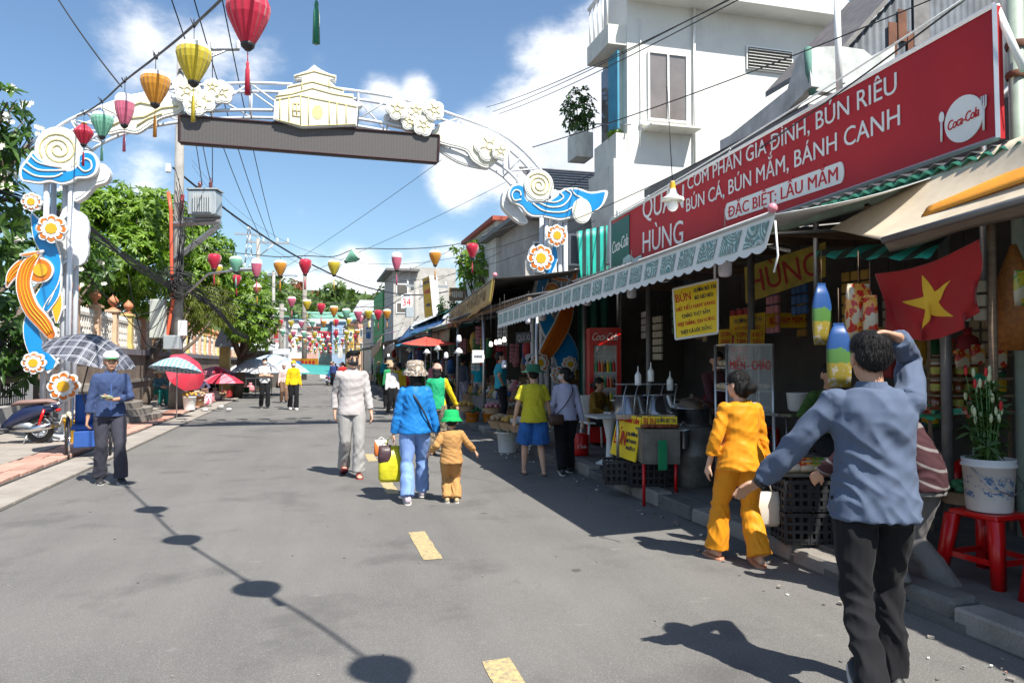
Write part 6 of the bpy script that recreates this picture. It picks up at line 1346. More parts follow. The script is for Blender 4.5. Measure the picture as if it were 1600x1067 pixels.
packet('snack_packet', 'tall blue and yellow packet hanging left of the red noodle bag', W(1284, 492, 5.6), .17, .46, PKS, .2)
packet('snack_packet', 'blue and green packet hanging beside the head of the man in blue', W(1311, 556, 5.2), .18, .44, PKS, -.2)
packet('noodle_packet', 'big red instant noodle bag hanging left of the flag', W(1342, 490, 5.5), .22, .42, PKR, .1, thick=.12)
packet('noodle_packet', 'narrow red noodle bag overlapping the left edge of the flag', W(1360, 500, 5.4), .11, .34, PKR, -.3, thick=.1)
packet('snack_packet', 'ochre packet in the shade below the flag', W(1430, 545, 5.9), .2, .26, mk('ochre foil', (.35, .18, .02), .35, .4, 20), 0)
for i, (u, v, w, h, m, lb) in enumerate(((1504, 562, .13, .15, PKR, 'red sachet strip hanging above the jars'), (1528, 555, .13, .15, PKR, 'red and cream sachet on the shelf right of the top jar'), (1563, 556, .12, .2, PKR, 'rightmost red sachet beside the post'), (1533, 598, .13, .13, PKG, 'green coffee packet right of the jars'), (1595, 452, .1, .22, PKY, 'bright yellow packet cut by the right edge'))):
 packet('sachet', lb, W(u, v, 6.05 if i < 4 else 4.8), w, h, m, 0, .04)
q = W(1490, 652, 5.9); mb = MB();
for k in range(14): packet if False else mb.box((q.x-.35+k*.05, q.y+uni(-.05, .05), q.z+uni(0, .08)), (.12, .16, .03), mat=Matrix.Rotation(uni(-.5, .5), 3, 'X') @ Matrix.Rotation(uni(-1, 1), 3, 'Z'))
mb.build('packet_pile', PKG, None, 'heap of shiny green coffee packets below the jar shelf', 'packets', kind='stuff')
# flag
FL = mk('red flag cotton', (.34, .006, .006), .75, .1, 4, sheen=.3); fl_ = T('national_flag', 'red flag with a yellow star hung between two posts of the grocery', 'flag', tuple(W(1450, 450, 5.3)))
fa, fb_, fc, fd = W(1367, 428, 5.6), W(1529, 374, 4.9), W(1534, 487, 4.95), W(1392, 520, 5.5)
def flagp(i, j, off=0):
 p = fa.lerp(fb_, i).lerp(fd.lerp(fc, i), j); p.z -= .16*math.sin(PI*i)*j*(1-.25*j); p.z -= .05*math.sin(PI*i)*(1-j)
 w = .05*math.sin(i*13+j*5)*(.25+.75*j)+.025*math.sin(i*29-j*8)*j; return p-FWD*(w+off)
MB().grid(flagp, 60, 30, thick=.002).build('cloth', FL, fl_)
# star draped on the same folds
star = []
for k in range(10):
 a = PI/2+k*PI/5+.15; r = .41 if k % 2 == 0 else .157; star.append((.50+r*math.cos(a)*.66, .50-r*math.sin(a)*.95))
sv = [(.50, .50)]; sf = []
mb = MB(); n_ = 8
for k in range(10):
 A = V(sv[0]); B = V(star[k]); C_ = V(star[(k+1) % 10]); idx = {}
 vs = []; fs = []
 for i in range(n_+1):
  for j in range(n_+1-i): idx[(i, j)] = len(vs); p2 = A+(B-A)*(i/n_)+(C_-A)*(j/n_); vs.append(flagp(p2.x, p2.y, .013))
 for i in range(n_):
  for j in range(n_-i):
   fs.append((idx[(i, j)], idx[(i+1, j)], idx[(i, j+1)]))
   if i+j < n_-1: fs.append((idx[(i+1, j)], idx[(i+1, j+1)], idx[(i, j+1)]))
 mb.add(vs, fs, 0, True)
mb.build('star', mk('yellow star cloth', (.72, .42, .03), .75, .1), fl_)
# posts of the grocery
p = W(1553, 600, 5.0); MB().tube([(p.x, p.y, FZ), (p.x, p.y, 2.75)], .028, 8).build('wooden_post', WOOD, None, 'rough brown wooden post at the right side of the flag', 'post')
p = W(1597, 600, 4.6)
# hanging dark plastic goods bag, right
q = W(1585, 470, 5.2); MB().loft([((q.x, q.y, q.z-.35), (.14, 0, 0), (0, .12, 0)), ((q.x, q.y, q.z-.1), (.17, 0, 0), (0, .14, 0)), ((q.x, q.y, q.z+.2), (.1, 0, 0), (0, .08, 0)), ((q.x, q.y, q.z+.4), (.02, 0, 0), (0, .02, 0))], 14).build('sack', mk('orange mesh sack', (.32, .11, .02), .6, .5, 30, .5, 50), None, 'orange brown mesh sack hanging behind the wooden post', 'sack')
# ---- red stools, white bucket with flowers
def stool(label, p, h=.46, w=.3, rz=0):
 t = T('plastic_stool', label, 'stool', (p[0], p[1], p[2]), rz, 'red plastic stools'); w2 = w/2
 MB().box((0, 0, h-.02), (w, w, .035), bev=.012).build('seat', REDP, t, local=True)
 for sx, sy in ((-1, -1), (1, -1), (1, 1), (-1, 1)):
  a = V((sx*w2*.86, sy*w2*.86, h-.03)); b = V((sx*w2*1.18, sy*w2*1.18, 0)); MB().loft([(b, (.034, 0, 0), (0, .034, 0)), (a, (.042, 0, 0), (0, .042, 0))], 8, pw=.4).build('leg', REDP, t, local=True)
 for s in (-1, 1): MB().box((0, s*w2*1.02, h*.33), (w*1.0, .016, .035)).build('rail', REDP, t, local=True); MB().box((s*w2*1.02, 0, h*.33), (.016, w*1.0, .035)).build('rail', REDP, t, local=True)
 return t
sp = W(1547, 850, 4.85); stz = W(1547, 797, 4.85).z; s1 = stool('red plastic stool carrying the white flower bucket', (sp.x, sp.y, FZ), stz-FZ, .34, .1)
sp2 = W(1680, 850, 4.3); stool('red plastic stool cut off by the right edge', (sp2.x, sp2.y, FZ), stz-FZ-.03, .30, .2)
BW = .155
bk = T('flower_bucket', 'white paint bucket with streaks of blue print on the red stool', 'bucket', (sp.x, sp.y, stz+.003)); bh = W(1550, 716, 4.85).z-stz
def _bk(N, L, tc):
 s = nsep(N, L, tc.outputs['Object']); a = nnoise(N, L, tc.outputs['Object'], 26, 5, .7); b = nnoise(N, L, tc.outputs['Object'], 9, 3)
 band = nmath(N, L, 'MULTIPLY', nstep(N, L, s[2], .08, .10), nstep(N, L, s[2], .24, .22)); c = nmix(N, L, nmath(N, L, 'MULTIPLY', band, nstep(N, L, a, .52, .56)), (.62, .62, .6), (.10, .22, .42)); return nmix(N, L, nstep(N, L, b, .6, .8, 0, .5), c, (.33, .32, .3))
MB().lathe([(BW*.84, 0), (BW*.86, .01), (BW*.98, bh*.84), (BW*1.05, bh*.85), (BW*1.04, bh*.9), (BW*.99, bh*.91), (BW*1.02, bh), (BW*.96, bh), (BW*.8, .05), (0, .04)], (0, 0, 0), 28).build('body', shader('printed paint bucket', _bk, rough=.4), bk, local=True)
MB().tube([(-BW*1.02, 0, bh*.87), (-BW*.9, -BW*.9, bh*.5), (0, -BW*1.15, bh*.36), (BW*.9, -BW*.9, bh*.5), (BW*1.02, 0, bh*.87)], .005, 5).build('handle', STEEL, bk, local=True)
fb2 = T('flower_bunch', 'bunch of wrapped green stems with red and white buds standing in the bucket', 'flowers', (sp.x, sp.y, stz+.06))
GS = mk('green flower stem', (.07, .17, .04), .6, .3); BUDR = mk('red bud', (.5, .02, .02), .6); BUDW = mk('cream bud', (.55, .6, .35), .6)
for i in range(38):
 a = uni(0, 6.3); r = BW*.6*math.sqrt(rnd()); tp = V((math.cos(a)*r*1.5, math.sin(a)*r*1.5, uni(.50, .84)));
 st_ = MB().tube([(math.cos(a)*r, math.sin(a)*r, 0), tp*.55+V((0, 0, .05)), tp], [.005, .0045, .003], 5).build('stem', GS, fb2, local=True)
 MB().ell(tp+V((0, 0, .02)), (.012, .012, .032), 7, 6).build('bud', BUDR if i % 7 == 0 else BUDW, st_, local=True)
v, f = rosettes(np.array([[sp.x+math.cos(a)*r, sp.y+math.sin(a)*r, stz+h] for a, r, h in [(uni(0, 6.3), uni(.0, .10), uni(.34, .80)) for _ in range(90)]]), 5, .10, .012, .3)
mesh_np('leaves', v, f, LEAF_B, fb2, origin=(sp.x, sp.y, stz))
# low tables with goods, black crates (behind the blue man's arm)
for i, (u, v) in enumerate(((1252, 800), (1290, 806))):
 for k in range(2):
  p = W(u, 800, 5.9); crate('%s black crate of the %s stack under the goods table' % (['lower', 'upper'][k], ['left', 'right'][i]), (p.x, p.y, FZ+.0+.25*k+.002*k), (.36, .3, .24), BLKP, -.26, 'black crates under the goods table')
p = W(1300, 740, 6.0); gt = T('goods_table', 'low table covered with packaged snacks behind the orange suit', 'table', (p.x, p.y, FZ+.5)); MB().box((p.x, p.y+.1, FZ+.52), (1.05, .5, .03), rz=-YAW).build('tabletop', mk('newspaper cover', (.22, .2, .17), .7, .4, 12), gt)
for u, D in ((1235, 5.9), (1352, 5.7), (1240, 6.3), (1350, 6.2)): q = W(u, 740, D); MB().tube([(q.x, q.y, FZ), (q.x, q.y, FZ+.5)], .02, 6).build('leg', WOOD, gt)
for i in range(12):
 q = W(1238+i % 6*20, 740, 5.85+.28*(i//6)); packet('snack_tray', '%s tray of snacks from the left in the %s row on the goods table' % (ORD[i % 6], ['front', 'back'][i//6]), (q.x, q.y, FZ+.575), .15, .07, [mk('foil tray', (.5, .48, .42), .3, .4, 30), PKR, PKY][i % 3] if i % 3 else CLT[1], 0, .12, 'snack trays')
# interior grocery back shelves
for k, (x, z) in enumerate(((6.6, .9), (6.6, 1.35), (6.6, 1.8))):
 MB().bx(6.4, 6.8, 2.3, 4.4, z-.03, z).build('shelf_board', WOOD, None, '%s long wooden shelf at the back of the grocery' % ['lowest', 'middle', 'top'][k], 'shelf')
 rowgoods('on the %s back shelf of the grocery' % ['lowest', 'middle', 'top'][k], 2.4, 4.3, x, z, 9, .22, ['jar', 'box', 'tin', 'bottle'], 'goods on the grocery back shelves')
# baskets and produce on the kerb in front of the grocery
for i, (u, v, ci) in enumerate(((1420, 700, 5), (1500, 705, 3), (1400, 720, 9))): p = W(u, v, 5.6); clut('basket', (p.x, p.y, FZ+.35), .3, CLT[ci], ['ochre', 'green', 'tan'][i]+' produce heaped in a basket behind the men', 'basket', 'grocery produce baskets')
# rubbish at the kerb
for i, (u, v, c) in enumerate(((1530, 935, (.25, .08, .04)), (1505, 925, (.1, .05, .04)), (1560, 940, (.12, .1, .08)), (1440, 880, (.3, .28, .25)))): p = GP(u, v, .0); MB().ell((p.x, p.y, .03), (.09, .06, .03), 8, 5).build('scrap', mk('kerb scrap %d' % i, c, .8, .4, 9), None, ['brick red scrap of plastic lying at the dark kerb', 'dark rag lying at the kerb', 'brown rag under the stool', 'pale scrap beside the trouser leg'][i], 'litter')
# ================================================================== MARKET FURTHER DOWN THE RIGHT SIDE
BANN = mk('gold brown valance cloth', (.50, .33, .13), .7, .25, 6, dirt=.25); BRN = mk('brown letter print', (.22, .12, .04), .6, .2)
TARPS = [mk('blue tarp', (.03, .10, .25), .5, .25, 3), mk('grey tarp', (.4, .41, .42), .5, .3, 3), mk('teal roof sheet', (.05, .27, .25), .5, .2, 3), TIN, IRON, mk('white tarp', (.62, .63, .64), .5, .2, 3), mk('orange cloth', (.6, .22, .03), .7, .2)]
rs = random.Random(11)
def bulb(p, label, lit=False, cone=False):
 t = T('hanging_bulb', label, 'light bulb', tuple(p), 0, 'market bulbs')
 if cone: MB().lathe([(.02, .12), (.05, .09), (.12, 0), (.11, 0), (.04, .08)], (0, 0, 0), 14).build('lamp_shade', WPL, t, local=True); MB().ell((0, 0, -.01), (.035, .035, .05), 8, 6).build('bulb', WPL, t, local=True)
 else: k_ = .62 if lit else 1; MB().lathe([(a_*k_, b_*k_) for a_, b_ in ((.02, -.07), (.055, -.06), (.06, -.02), (.05, .05), (.03, .09))], (0, 0, 0), 12, cap=True).build('bulb', mk('glowing lamp', (1, .93, .8), .4, 0, emit=2.2) if lit else _M['opal bulb'], t, local=True)
 MB().tube([(0, 0, .1), (0, 0, .9)], .005, 4).build('cord', BLK, t, local=True)
def stall(i, y0, y1, lip, roofm, zl, ng, label, back=8.2, post=True):
 t = T('market_stall', label, 'market stall', (5.5, (y0+y1)/2, FZ)); n = max(1, int((y1-y0)/1.6))
 for k in range(n):
  a = y0+(y1-y0)*k/n; b = y0+(y1-y0)*(k+1)/n-.03; mb = MB(); corrugated(mb, (lip+rs.uniform(-.1, .1), b, zl), (lip+rs.uniform(-.1, .1), a, zl), (back, a, zl+.75), (back, b, zl+.75), .17, .02); mb.build('roof_sheet', roofm, t)
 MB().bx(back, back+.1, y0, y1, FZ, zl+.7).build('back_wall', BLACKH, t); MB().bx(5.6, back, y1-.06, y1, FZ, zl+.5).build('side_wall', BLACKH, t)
 for y in (y0+.1, y1-.15): MB().tube([(lip+.25, y, FZ), (lip+.25, y, zl)], .035, 6).build('post', IRON if i % 2 else STEEL, t)
 MB().bx(lip+.05, lip+.12, y0, y1, zl-.1, zl-.03).build('beam', WOOD, t)
 if not i: y0 = 16.75; ng = 6
 MB().bx(4.5, 5.7, y0+.25, y1-.3, FZ+.02, .62).build('counter', CLT[[0, 6, 9][i % 3]], t); MB().bx(5.9, 7.1, y0+.2, y1-.3, FZ+.02, 1.15).build('rear_counter', CLT[0], t)
 w = ', %s market stall' % ORD[i]
 g = 'goods of the %s stall' % ORD[i]
 if ng:
  rowgoods('on the front counter'+w, y0+.3, y1-.4, 4.75, .62, ng, .30, ['bag', 'basket', 'bag'], g+' front')
  rowgoods('on the second row'+w, y0+.3, y1-.4, 5.3, .72, ng, .32, ['bag', 'box', 'bag', 'jar'], g+' middle', [1, 1, 9, 4, 8, 5])
  rowgoods('on the rear counter'+w, y0+.3, y1-.4, 6.3, 1.16, ng, .34, ['bag', 'box', 'bag', 'bottle'], g+' rear', [1, 8, 4, 5, 0, 2])
  for k in range(ng+2):   # things hung from the beam
   y = y0+.3+(y1-y0-.6)*(k+.5)/(ng+2); z = zl-.35-rs.random()*.9; x = rs.choice([4.4, 5.0, 5.8, 6.6]); c = CLT[[2, 5, 3, 8, 0, 4, 7][k*3 % 7]]
   o = T('hanging_goods', '%s %s bundle from the near end on the rafters%s' % (ORD[k], ['red', 'ochre', 'green', 'pink', 'brown', 'white', 'blue'][k*3 % 7], w), 'hanging goods', (x, y, z), 0, g+' hanging')
   if k % 3: q_ = MB(); [q_.box(((a_-.5)*.13, 0, -.3+.1*b_), (.11, .05, .085), bev=.008) for a_ in (0, 1) for b_ in range(5)]; q_.build('sachet_strip', c, o, local=True, kind='stuff')
   else: MB().loft([((0, 0, -.3), (.09, 0, 0), (0, .05, 0)), ((0, 0, -.1), (.14, 0, 0), (0, .09, 0)), ((0, 0, .12), (.1, 0, 0), (0, .06, 0)), ((0, 0, .2), (.02, 0, 0), (0, .02, 0))], 8).build('pack', c, o, local=True)
   MB().tube([(0, 0, .2), (0, 0, .2+max(.1, zl+.1-z-.2))], .006, 4).build('hook_cord', BLK, o, local=True)
 return t
defs = [(12.95, 17.6, 3.75, IRON, 2.8, 16, 'souvenir and dried food stall behind the right arch pillar'), (17.7, 21.4, 3.85, TIN, 2.8, 14, 'crowded stall under the gold valance banner'), (21.5, 25.2, 3.9, TINW, 2.75, 11, 'stall at the far end of the gold valance banner'),
  (25.3, 30.0, 3.7, TARPS[2], 2.7, 9, 'stall with a teal roof sheet behind the striped parasol'), (30.1, 35, 3.7, TARPS[0], 2.7, 8, 'stall with a blue tarpaulin roof'), (35.1, 41, 3.6, TARPS[1], 2.65, 4, 'stall with a grey tarpaulin roof further down'),
  (41.1, 48, 3.5, TARPS[3], 2.65, 3, 'tin roofed stall near the far crowd'), (48.1, 57, 3.4, TARPS[5], 2.65, 0, 'stall with a white tarpaulin near the end of the market'), (57.1, 68, 3.3, TARPS[2], 2.6, 0, 'teal roofed stall at the end of the market')]
for i, d in enumerate(defs): stall(i, d[0], d[1], d[2], d[3], d[4], d[5], d[6])
# gold valance banner
q = [W(702, 487, 24.6), W(773, 434, 14.9), W(768, 471, 14.9), W(702, 517, 24.6)]
q[0].z = q[1].z = (q[0].z+q[1].z)/2+.0
vb = T('valance_banner', 'long gold brown awning valance with faded lettering and a yellow edge', 'awning', tuple(q[0].lerp(q[1], .5)))
MB().grid(lambda i, j: q[1].lerp(q[0], i).lerp(q[2].lerp(q[3], i), j)+V((.02*math.sin(i*30)*j, 0, -.02*abs(math.sin(i*40))*j)), 50, 4, thick=.006).build('cloth', BANN, vb)
xd = (q[1]-q[0]).normalized(); nrm = V((-xd.y, xd.x, 0)); nrm = nrm if nrm.x < 0 else -nrm
c = q[0].lerp(q[2], .5)+nrm*.04; text('KHÔ MẮM', c, V((xd.x, xd.y, 0)), (0, 0, 1), 7.6, .26, BRN, vb, .01)
MB().prism([q[1]+nrm*.03, q[2]+nrm*.03, q[2]-xd*.16+nrm*.03, q[1]-xd*.16+nrm*.03], nrm*.004).build('yellow_edge', YEL, vb)
MB().tube([q[0], q[1]], .02, 6).build('rail', IRON, vb); MB().ell(q[1]+V((0, -.02, .06)), (.05, .05, .05)).build('pink_ball', _M['pink rubber'], vb)
MB().grid(lambda i, j: q[0].lerp(q[1], i).lerp(V((6.8, q[0].y, 3.9)).lerp(V((6.8, q[1].y, 3.9)), i), j)+V((0, 0, -.1*math.sin(PI*j))), 20, 4, thick=.005).build('canopy', IRON, vb)
# smaller valances and the striped parasol
def valance(label, q, m, name='awning_valance'):
 q = [V(x) for x in q]; MB().grid(lambda i, j: q[0].lerp(q[1], i).lerp(q[3].lerp(q[2], i), j)+V((.02*math.sin(i*25)*j, 0, 0)), 16, 4, thick=.006).build(name, m, None, label, 'awning')
valance('plain brown valance hanging beyond the gold banner', [W(675, 520, 27), W(703, 511, 23), W(702, 536, 23), W(677, 541, 27)], mk('brown vinyl', (.33, .17, .10), .6, .2))
valance('grey valance left of the striped parasol', [W(601, 543, 36), W(616, 535, 31), W(616, 546, 31), W(601, 556, 36)], TARPS[1])
valance('tan side flap under the printed canopy', [W(580, 545, 38), W(597, 525, 32), W(594, 545, 32), W(581, 562, 38)], mk('tan flap', (.4, .27, .17), .7, .2))
PRC = shader('pink white printed canopy', _pack((.62, .6, .62), (.55, .08, .2), (.4, .4, .5), 3), rough=.5)
MB().grid(lambda i, j: W(600, 522, 33).lerp(W(562, 536, 40), i).lerp(W(640, 512, 35).lerp(W(585, 528, 42), i), j), 8, 4, thick=.01).build('printed_canopy', PRC, None, 'pink and white printed canopy sloping over a stall in the distance', 'awning')
MB().grid(lambda i, j: W(620, 535, 30).lerp(W(690, 505, 24), i).lerp(W(640, 510, 32).lerp(W(705, 490, 27), i), j), 8, 4, thick=.01).build('blue_tarpaulin', TARPS[0], None, 'deep blue tarpaulin roof above the striped parasol', 'awning')
MB().grid(lambda i, j: W(640, 512, 31).lerp(W(697, 487, 25), i).lerp(W(690, 500, 34).lerp(W(712, 478, 28), i), j), 8, 4, thick=.01).build('teal_roof', TARPS[2], None, 'pale teal roof strip sloping above the blue tarpaulin', 'roof')
p = W(655, 527, 22.5); ps = T('striped_parasol', 'square market parasol of red, green and blue panels', 'parasol', (p.x+.2, p.y, FZ)); hz_ = p.z-FZ; s = .85
PM = [mk('red panel cloth', (.60, .07, .045), .7), mk('green panel cloth', (.02, .33, .17), .7), mk('green blue panel cloth', (.03, .3, .35), .7), mk('blue panel cloth', (.03, .3, .55), .7)]
cs = [V((-s, -s, hz_-.22)), V((s, -s, hz_-.22)), V((s, s, hz_-.22)), V((-s, s, hz_-.22))]; tp = V((0, 0, hz_+.02))
for k in range(4):
 a, b = cs[k], cs[(k+1) % 4]; MB().grid(lambda i, j: a.lerp(b, i).lerp(tp, j)+V((0, 0, -.06*math.sin(PI*i)*(1-j))), 6, 4, thick=.006).build('panel', PM[k], ps, local=True)
MB().tube([(0, 0, 0), tp], .02, 6).build('pole', STEEL, ps, local=True)
# lit and unlit bulbs read off the picture
for i, (u, v, D, lit, cone) in enumerate(((920, 0, 0, 0, 0), (767, 538, 15.2, 1, 0), (775, 535, 15.6, 1, 0), (781, 534, 15.0, 1, 0), (788, 531, 14.4, 1, 0), (717, 530, 15.8, 0, 0), (717, 552, 16.2, 0, 1), (753, 558, 15, 0, 0), (788, 570, 14.3, 0, 0), (697, 556, 18, 0, 0), (684, 547, 19, 0, 1), (667, 552, 21, 0, 1), (640, 548, 23, 0, 1), (607, 555, 30, 1, 0))):
 if D: bulb(W(u, v, D), '%s %s bulb counted from the restaurant along the market stalls' % (ORD[i], 'lit' if lit else 'unlit'), lit, cone)
sign_board('price_board', 'white square board with red corners hung in the souvenir stall', [W(738, 547, 14.6), W(756, 547, 14.6), W(756, 566, 14.6), W(738, 567, 14.6)], [('~', .5, .5, .7, .2, NAVY)], WPL, th=.03)
sign_board('name_board', 'dark grey board with pale letters high in the souvenir stall', [W(806, 520, 14.8), W(830, 518, 14.8), W(830, 535, 14.8), W(806, 536, 14.8)], [('QUÍ XI', .5, .5, .8, .6, mk('dim white letter', (.4, .4, .4), .6))], BLACKH)
# buckets on the road edge
def bucket(label, u, v, m, r=.17, h=.32, fill=None, z=0., group='buckets at the market edge'):
 p = GP(u, v, z); t = T('produce_bucket', label, 'bucket', tuple(p), 0, group); MB().lathe([(r*.82, 0), (r, h*.92), (r*1.07, h*.93), (r*1.07, h), (r*.96, h), (r*.9, h*.75), (0, h*.74)], (0, 0, 0), 18).build('body', m, t, local=True)
 MB().tube([(-r, 0, h*.9), (-r*.5, -r*.9, h*.6), (r*.5, -r*.9, h*.6), (r, 0, h*.9)], .006, 4).build('handle', STEEL, t, local=True)
 if fill:
  m_ = MB()
  for k in range(16): a = k*2.4; q = r*.95*math.sqrt(k/16); m_.ell((math.cos(a)*q*1.2, math.sin(a)*q*1.2, h+.03+.1*(1-k/16)), (.05, .05, .045), 7, 5)
  m_.build('produce', fill, t, local=True, kind='stuff')
 return t
ORP = mk('orange plastic', (.62, .2, .01), .4, .1, coat=.2); GRN = CLT[3]
BAGC = mk('bagged herbs', (.36, .42, .33), .35, .5, 18, .6, 20)
bucket('left orange bucket heaped with greens at the road edge', 738, 667, ORP, .17, .36, GRN); bucket('right orange bucket heaped with bags at the road edge', 765, 668, ORP, .17, .36, BAGC)
bucket('white bucket under the produce tray beside the yellow shirt', 793, 706, WPL, .19, .36, BAGC); bucket('second white bucket partly behind the yellow shirt', 832, 707, WPL, .17, .34, BAGC); bucket('third white bucket right of the yellow shirt', 862, 700, WPL, .17, .34, BAGC)
bucket('white tub of dried goods left of the orange buckets', 716, 662, WPL, .2, .34, CLT[5]); bucket('green tub of leaves at the road edge', 745, 640, CLT[3], .2, .4, GRN, FZ)
for i, (u, v, m, n) in enumerate(((800, 672, 5, 'ochre'), (782, 668, 9, 'tan'), (815, 676, 4, 'white'), (770, 640, 8, 'pink'), (805, 640, 1, 'cream'), (835, 668, 2, 'red'), (850, 660, 3, 'green'), (726, 636, 5, 'ochre'))): p = GP(u, v+25, FZ); clut('basket', (p.x, p.y, FZ+.28), .42, CLT[m], '%s produce in a round tray, %s from the left of the kerbside trays' % (n, ORD[i]), 'basket', 'kerbside trays')
p = GP(655, 632, 0); crate('teal plastic crate at the road edge below the parasol', tuple(p), (.8, .6, .45), mk('teal crate plastic', (.04, .2, .17), .5), 0)
for i, (u, v, pm, m) in enumerate(((632, 620, ORP, LEAF_B), (604, 612, ORP, LEAF_A), (645, 628, IRON, LEAF_A), (668, 640, FINIAL, LEAF_B))):
 p = GP(u, v, 0); potplant('potted_palm', '%s potted plant from the left along the stalls below the parasol' % ['second', 'first', 'third', 'fourth'][i], tuple(p), .5, 46, m, .38, .035, (.2, .34), 40+i, 1.1, 7, group='potted plants by the stalls', potm=pm)
# ---- houses above the market on the right
BRICKW = _conc((.33, .31, .28), (.60, .58, .54), 'weathered render')
def bld(name, label, x0, x1, y0, y1, z0, z1, wallm, roofm=None, wins=(), pitch=0, over=.3, winm=None, cat='building', side=()):
 t = T(name, label, cat, ((x0+x1)/2, (y0+y1)/2, z0)); MB().bx(x0, x1, y0, y1, z0, z1).build('wall', wallm, t)
 if roofm:
  if pitch: MB().prism([(x0-over, y0-over, z1), (x1+over, y0-over, z1), ((x0+x1)/2, y0-over, z1+pitch)], (0, y1-y0+2*over, 0)).build('roof', roofm, t)
  else: MB().bx(x0-over, x1+over, y0-over, y1+over, z1, z1+.14).build('roof', roofm, t)
 for (nx, nz, za, zb, wf) in wins:                      # windows on the -Y face
  for i in range(nx):
   for j in range(nz):
    cx = x0+(x1-x0)*(i+.5)/nx; ww = (x1-x0)/nx*wf/2; zz0 = za+(zb-za)*j/nz; hh = (zb-za)/nz*.6
    w = MB().bx(cx-ww, cx+ww, y0-.05, y0+.02, zz0, zz0+hh).build('window', WPL, t); MB().bx(cx-ww+.06, cx+ww-.06, y0-.06, y0-.051, zz0+.06, zz0+hh-.06).build('pane', winm or GLASS, w)
 for (ny, nz, za, zb, wf) in side:                      # windows on the street side (-X)
  for i in range(ny):
   for j in range(nz):
    cy = y0+(y1-y0)*(i+.5)/ny; ww = (y1-y0)/ny*wf/2; zz0 = za+(zb-za)*j/nz; hh = (zb-za)/nz*.6
    w = MB().bx(x0-.05, x0+.02, cy-ww, cy+ww, zz0, zz0+hh).build('window', WPL, t); MB().bx(x0-.06, x0-.051, cy-ww+.06, cy+ww-.06, zz0+.06, zz0+hh-.06).build('pane', winm or GLASS, w)
 return t
def bp_(u0, u1, vt, D, dep, vb=None):                     # picture box -> world extents at the depth D
 a = W(u0, vt, D); b = AY(u1, vt, a.y); return a.x, b.x, a.y, a.y+dep, (0 if vb is None else W(u0, vb, D).z), a.z
x0, x1, y0, y1, z0, z1 = bp_(838, 990, 268, 21, 6)
dk = bld('dark_roofed_house', 'shadowy house with a slatted grey tin roof behind the right arch wave', x0+.2, 13, 19.5, 24, 3.5, 6.3, mk('soot grey wall', (.33, .32, .30), .8, .3, 2), None, ((3, 1, 4.3, 5.8, .5),), side=((2, 1, 4.3, 5.8, .5),))
a, b = AY(842, 292, 19.2), AY(945, 262, 19.2)
for k in range(8): f = k/8; z_ = a.z+(b.z+.55-a.z)*f; MB().box(((a.x+b.x+3)/2, 19.3+k*.28, z_), (b.x+3-a.x, .24, .03), mat=Matrix.Rotation(R(25), 3, 'X')).build('roof_slat', IRON, dk)
x0, x1, y0, y1, z0, z1 = bp_(775, 835, 345, 24, 5)
b2 = bld('red_eaved_house', 'small white house with a red tiled eave above the market roofs', x0, x1+2, y0, y1, 3.4, z1-.0, WDIRT, mk('red roof tile edge', (.38, .09, .06), .8, .3, 8), ((3, 1, z1-1.2, z1, .4),), over=.15)
x0, x1, y0, y1, z0, z1 = bp_(800, 880, 392, 21, 4)
bld('grey_upper_storey', 'grey upper storey with ribbed metal front behind the arch flowers', x0+.4, x1+3, y0, y1, 3.3, z1+.9, BRICKW, IRON, ((4, 1, z1-.6, z1+.9, .6),), over=.4)
x0, x1, y0, y1, z0, z1 = bp_(642, 712, 417, 46, 8)
bld('white_block', 'tall plain white block house beyond the market with the red 34 sign', x0, x1, y0, y1, 0, z1, BRICKW, None, ((1, 1, 3, 4.5, .3),))
x0b, x1b, y0b, y1b, _, z1b = bp_(615, 643, 424, 45.5, 6)
bld('grey_tower_house', 'narrow grey house with an open veranda window left of the white block', x0b, x1b-.05, y0b, y1b, 0, z1b, BRICKW, IRON, ((1, 2, z1b-2.6, z1b-.3, .7),), over=.5, winm=BLACKH)
sign_board('number_sign', 'white sign reading 34 in red below the narrow grey house', [W(627, 459, 41), W(644, 458, 41), W(644, 481, 41), W(627, 482, 41)], [('34', .5, .58, .72, .5, REDI), ('~', .5, .16, .6, .12, NAVY)], WPL)
sign_board('tall_sign', 'tall tilted sign with orange and blue panels beside the white block', [W(660, 436, 36), W(671, 431, 35), W(677, 493, 35), W(664, 497, 36)], [('~', .5, .12, .8, .08, NAVY), ('~', .5, .36, .8, .1, REDI), ('~', .5, .7, .6, .08, NAVY)], YELD, border=WPL)
MB().prism([W(671, 430, 35), W(683, 432, 35.5), W(688, 492, 35.5), W(677, 494, 35)], (0, .3, 0)).build('sign_side', WPL, None, 'white side face of the tall tilted sign', 'sign side')
x0, x1, y0, y1, z0, z1 = bp_(598, 614, 452, 52, 8); bld('green_house', 'narrow bright green house front left of the grey tower house', x0, x1+1.5, y0, y1, 0, z1, mk('bright green wall', (.08, .33, .10), .7, .2), None, ((1, 2, 3.5, z1-.5, .5),))
sign_board('shop_sign', 'pale sign with red writing on the green house', [W(605, 457, 51), W(617, 457, 51), W(617, 480, 51), W(605, 480, 51)], [('~', .5, .25, .8, .2, REDI), ('~', .5, .6, .7, .12, REDI)], WPL)
sign_board('framed_sign', 'carved ornamental board on the roofs below the right hand tree', [W(702, 450, 27), W(727, 450, 27), W(727, 470, 27), W(702, 470, 27)], [('~', .5, .5, .7, .5, mk('cream letter', (.6, .55, .45), .6))], WOOD, border=WOODL)
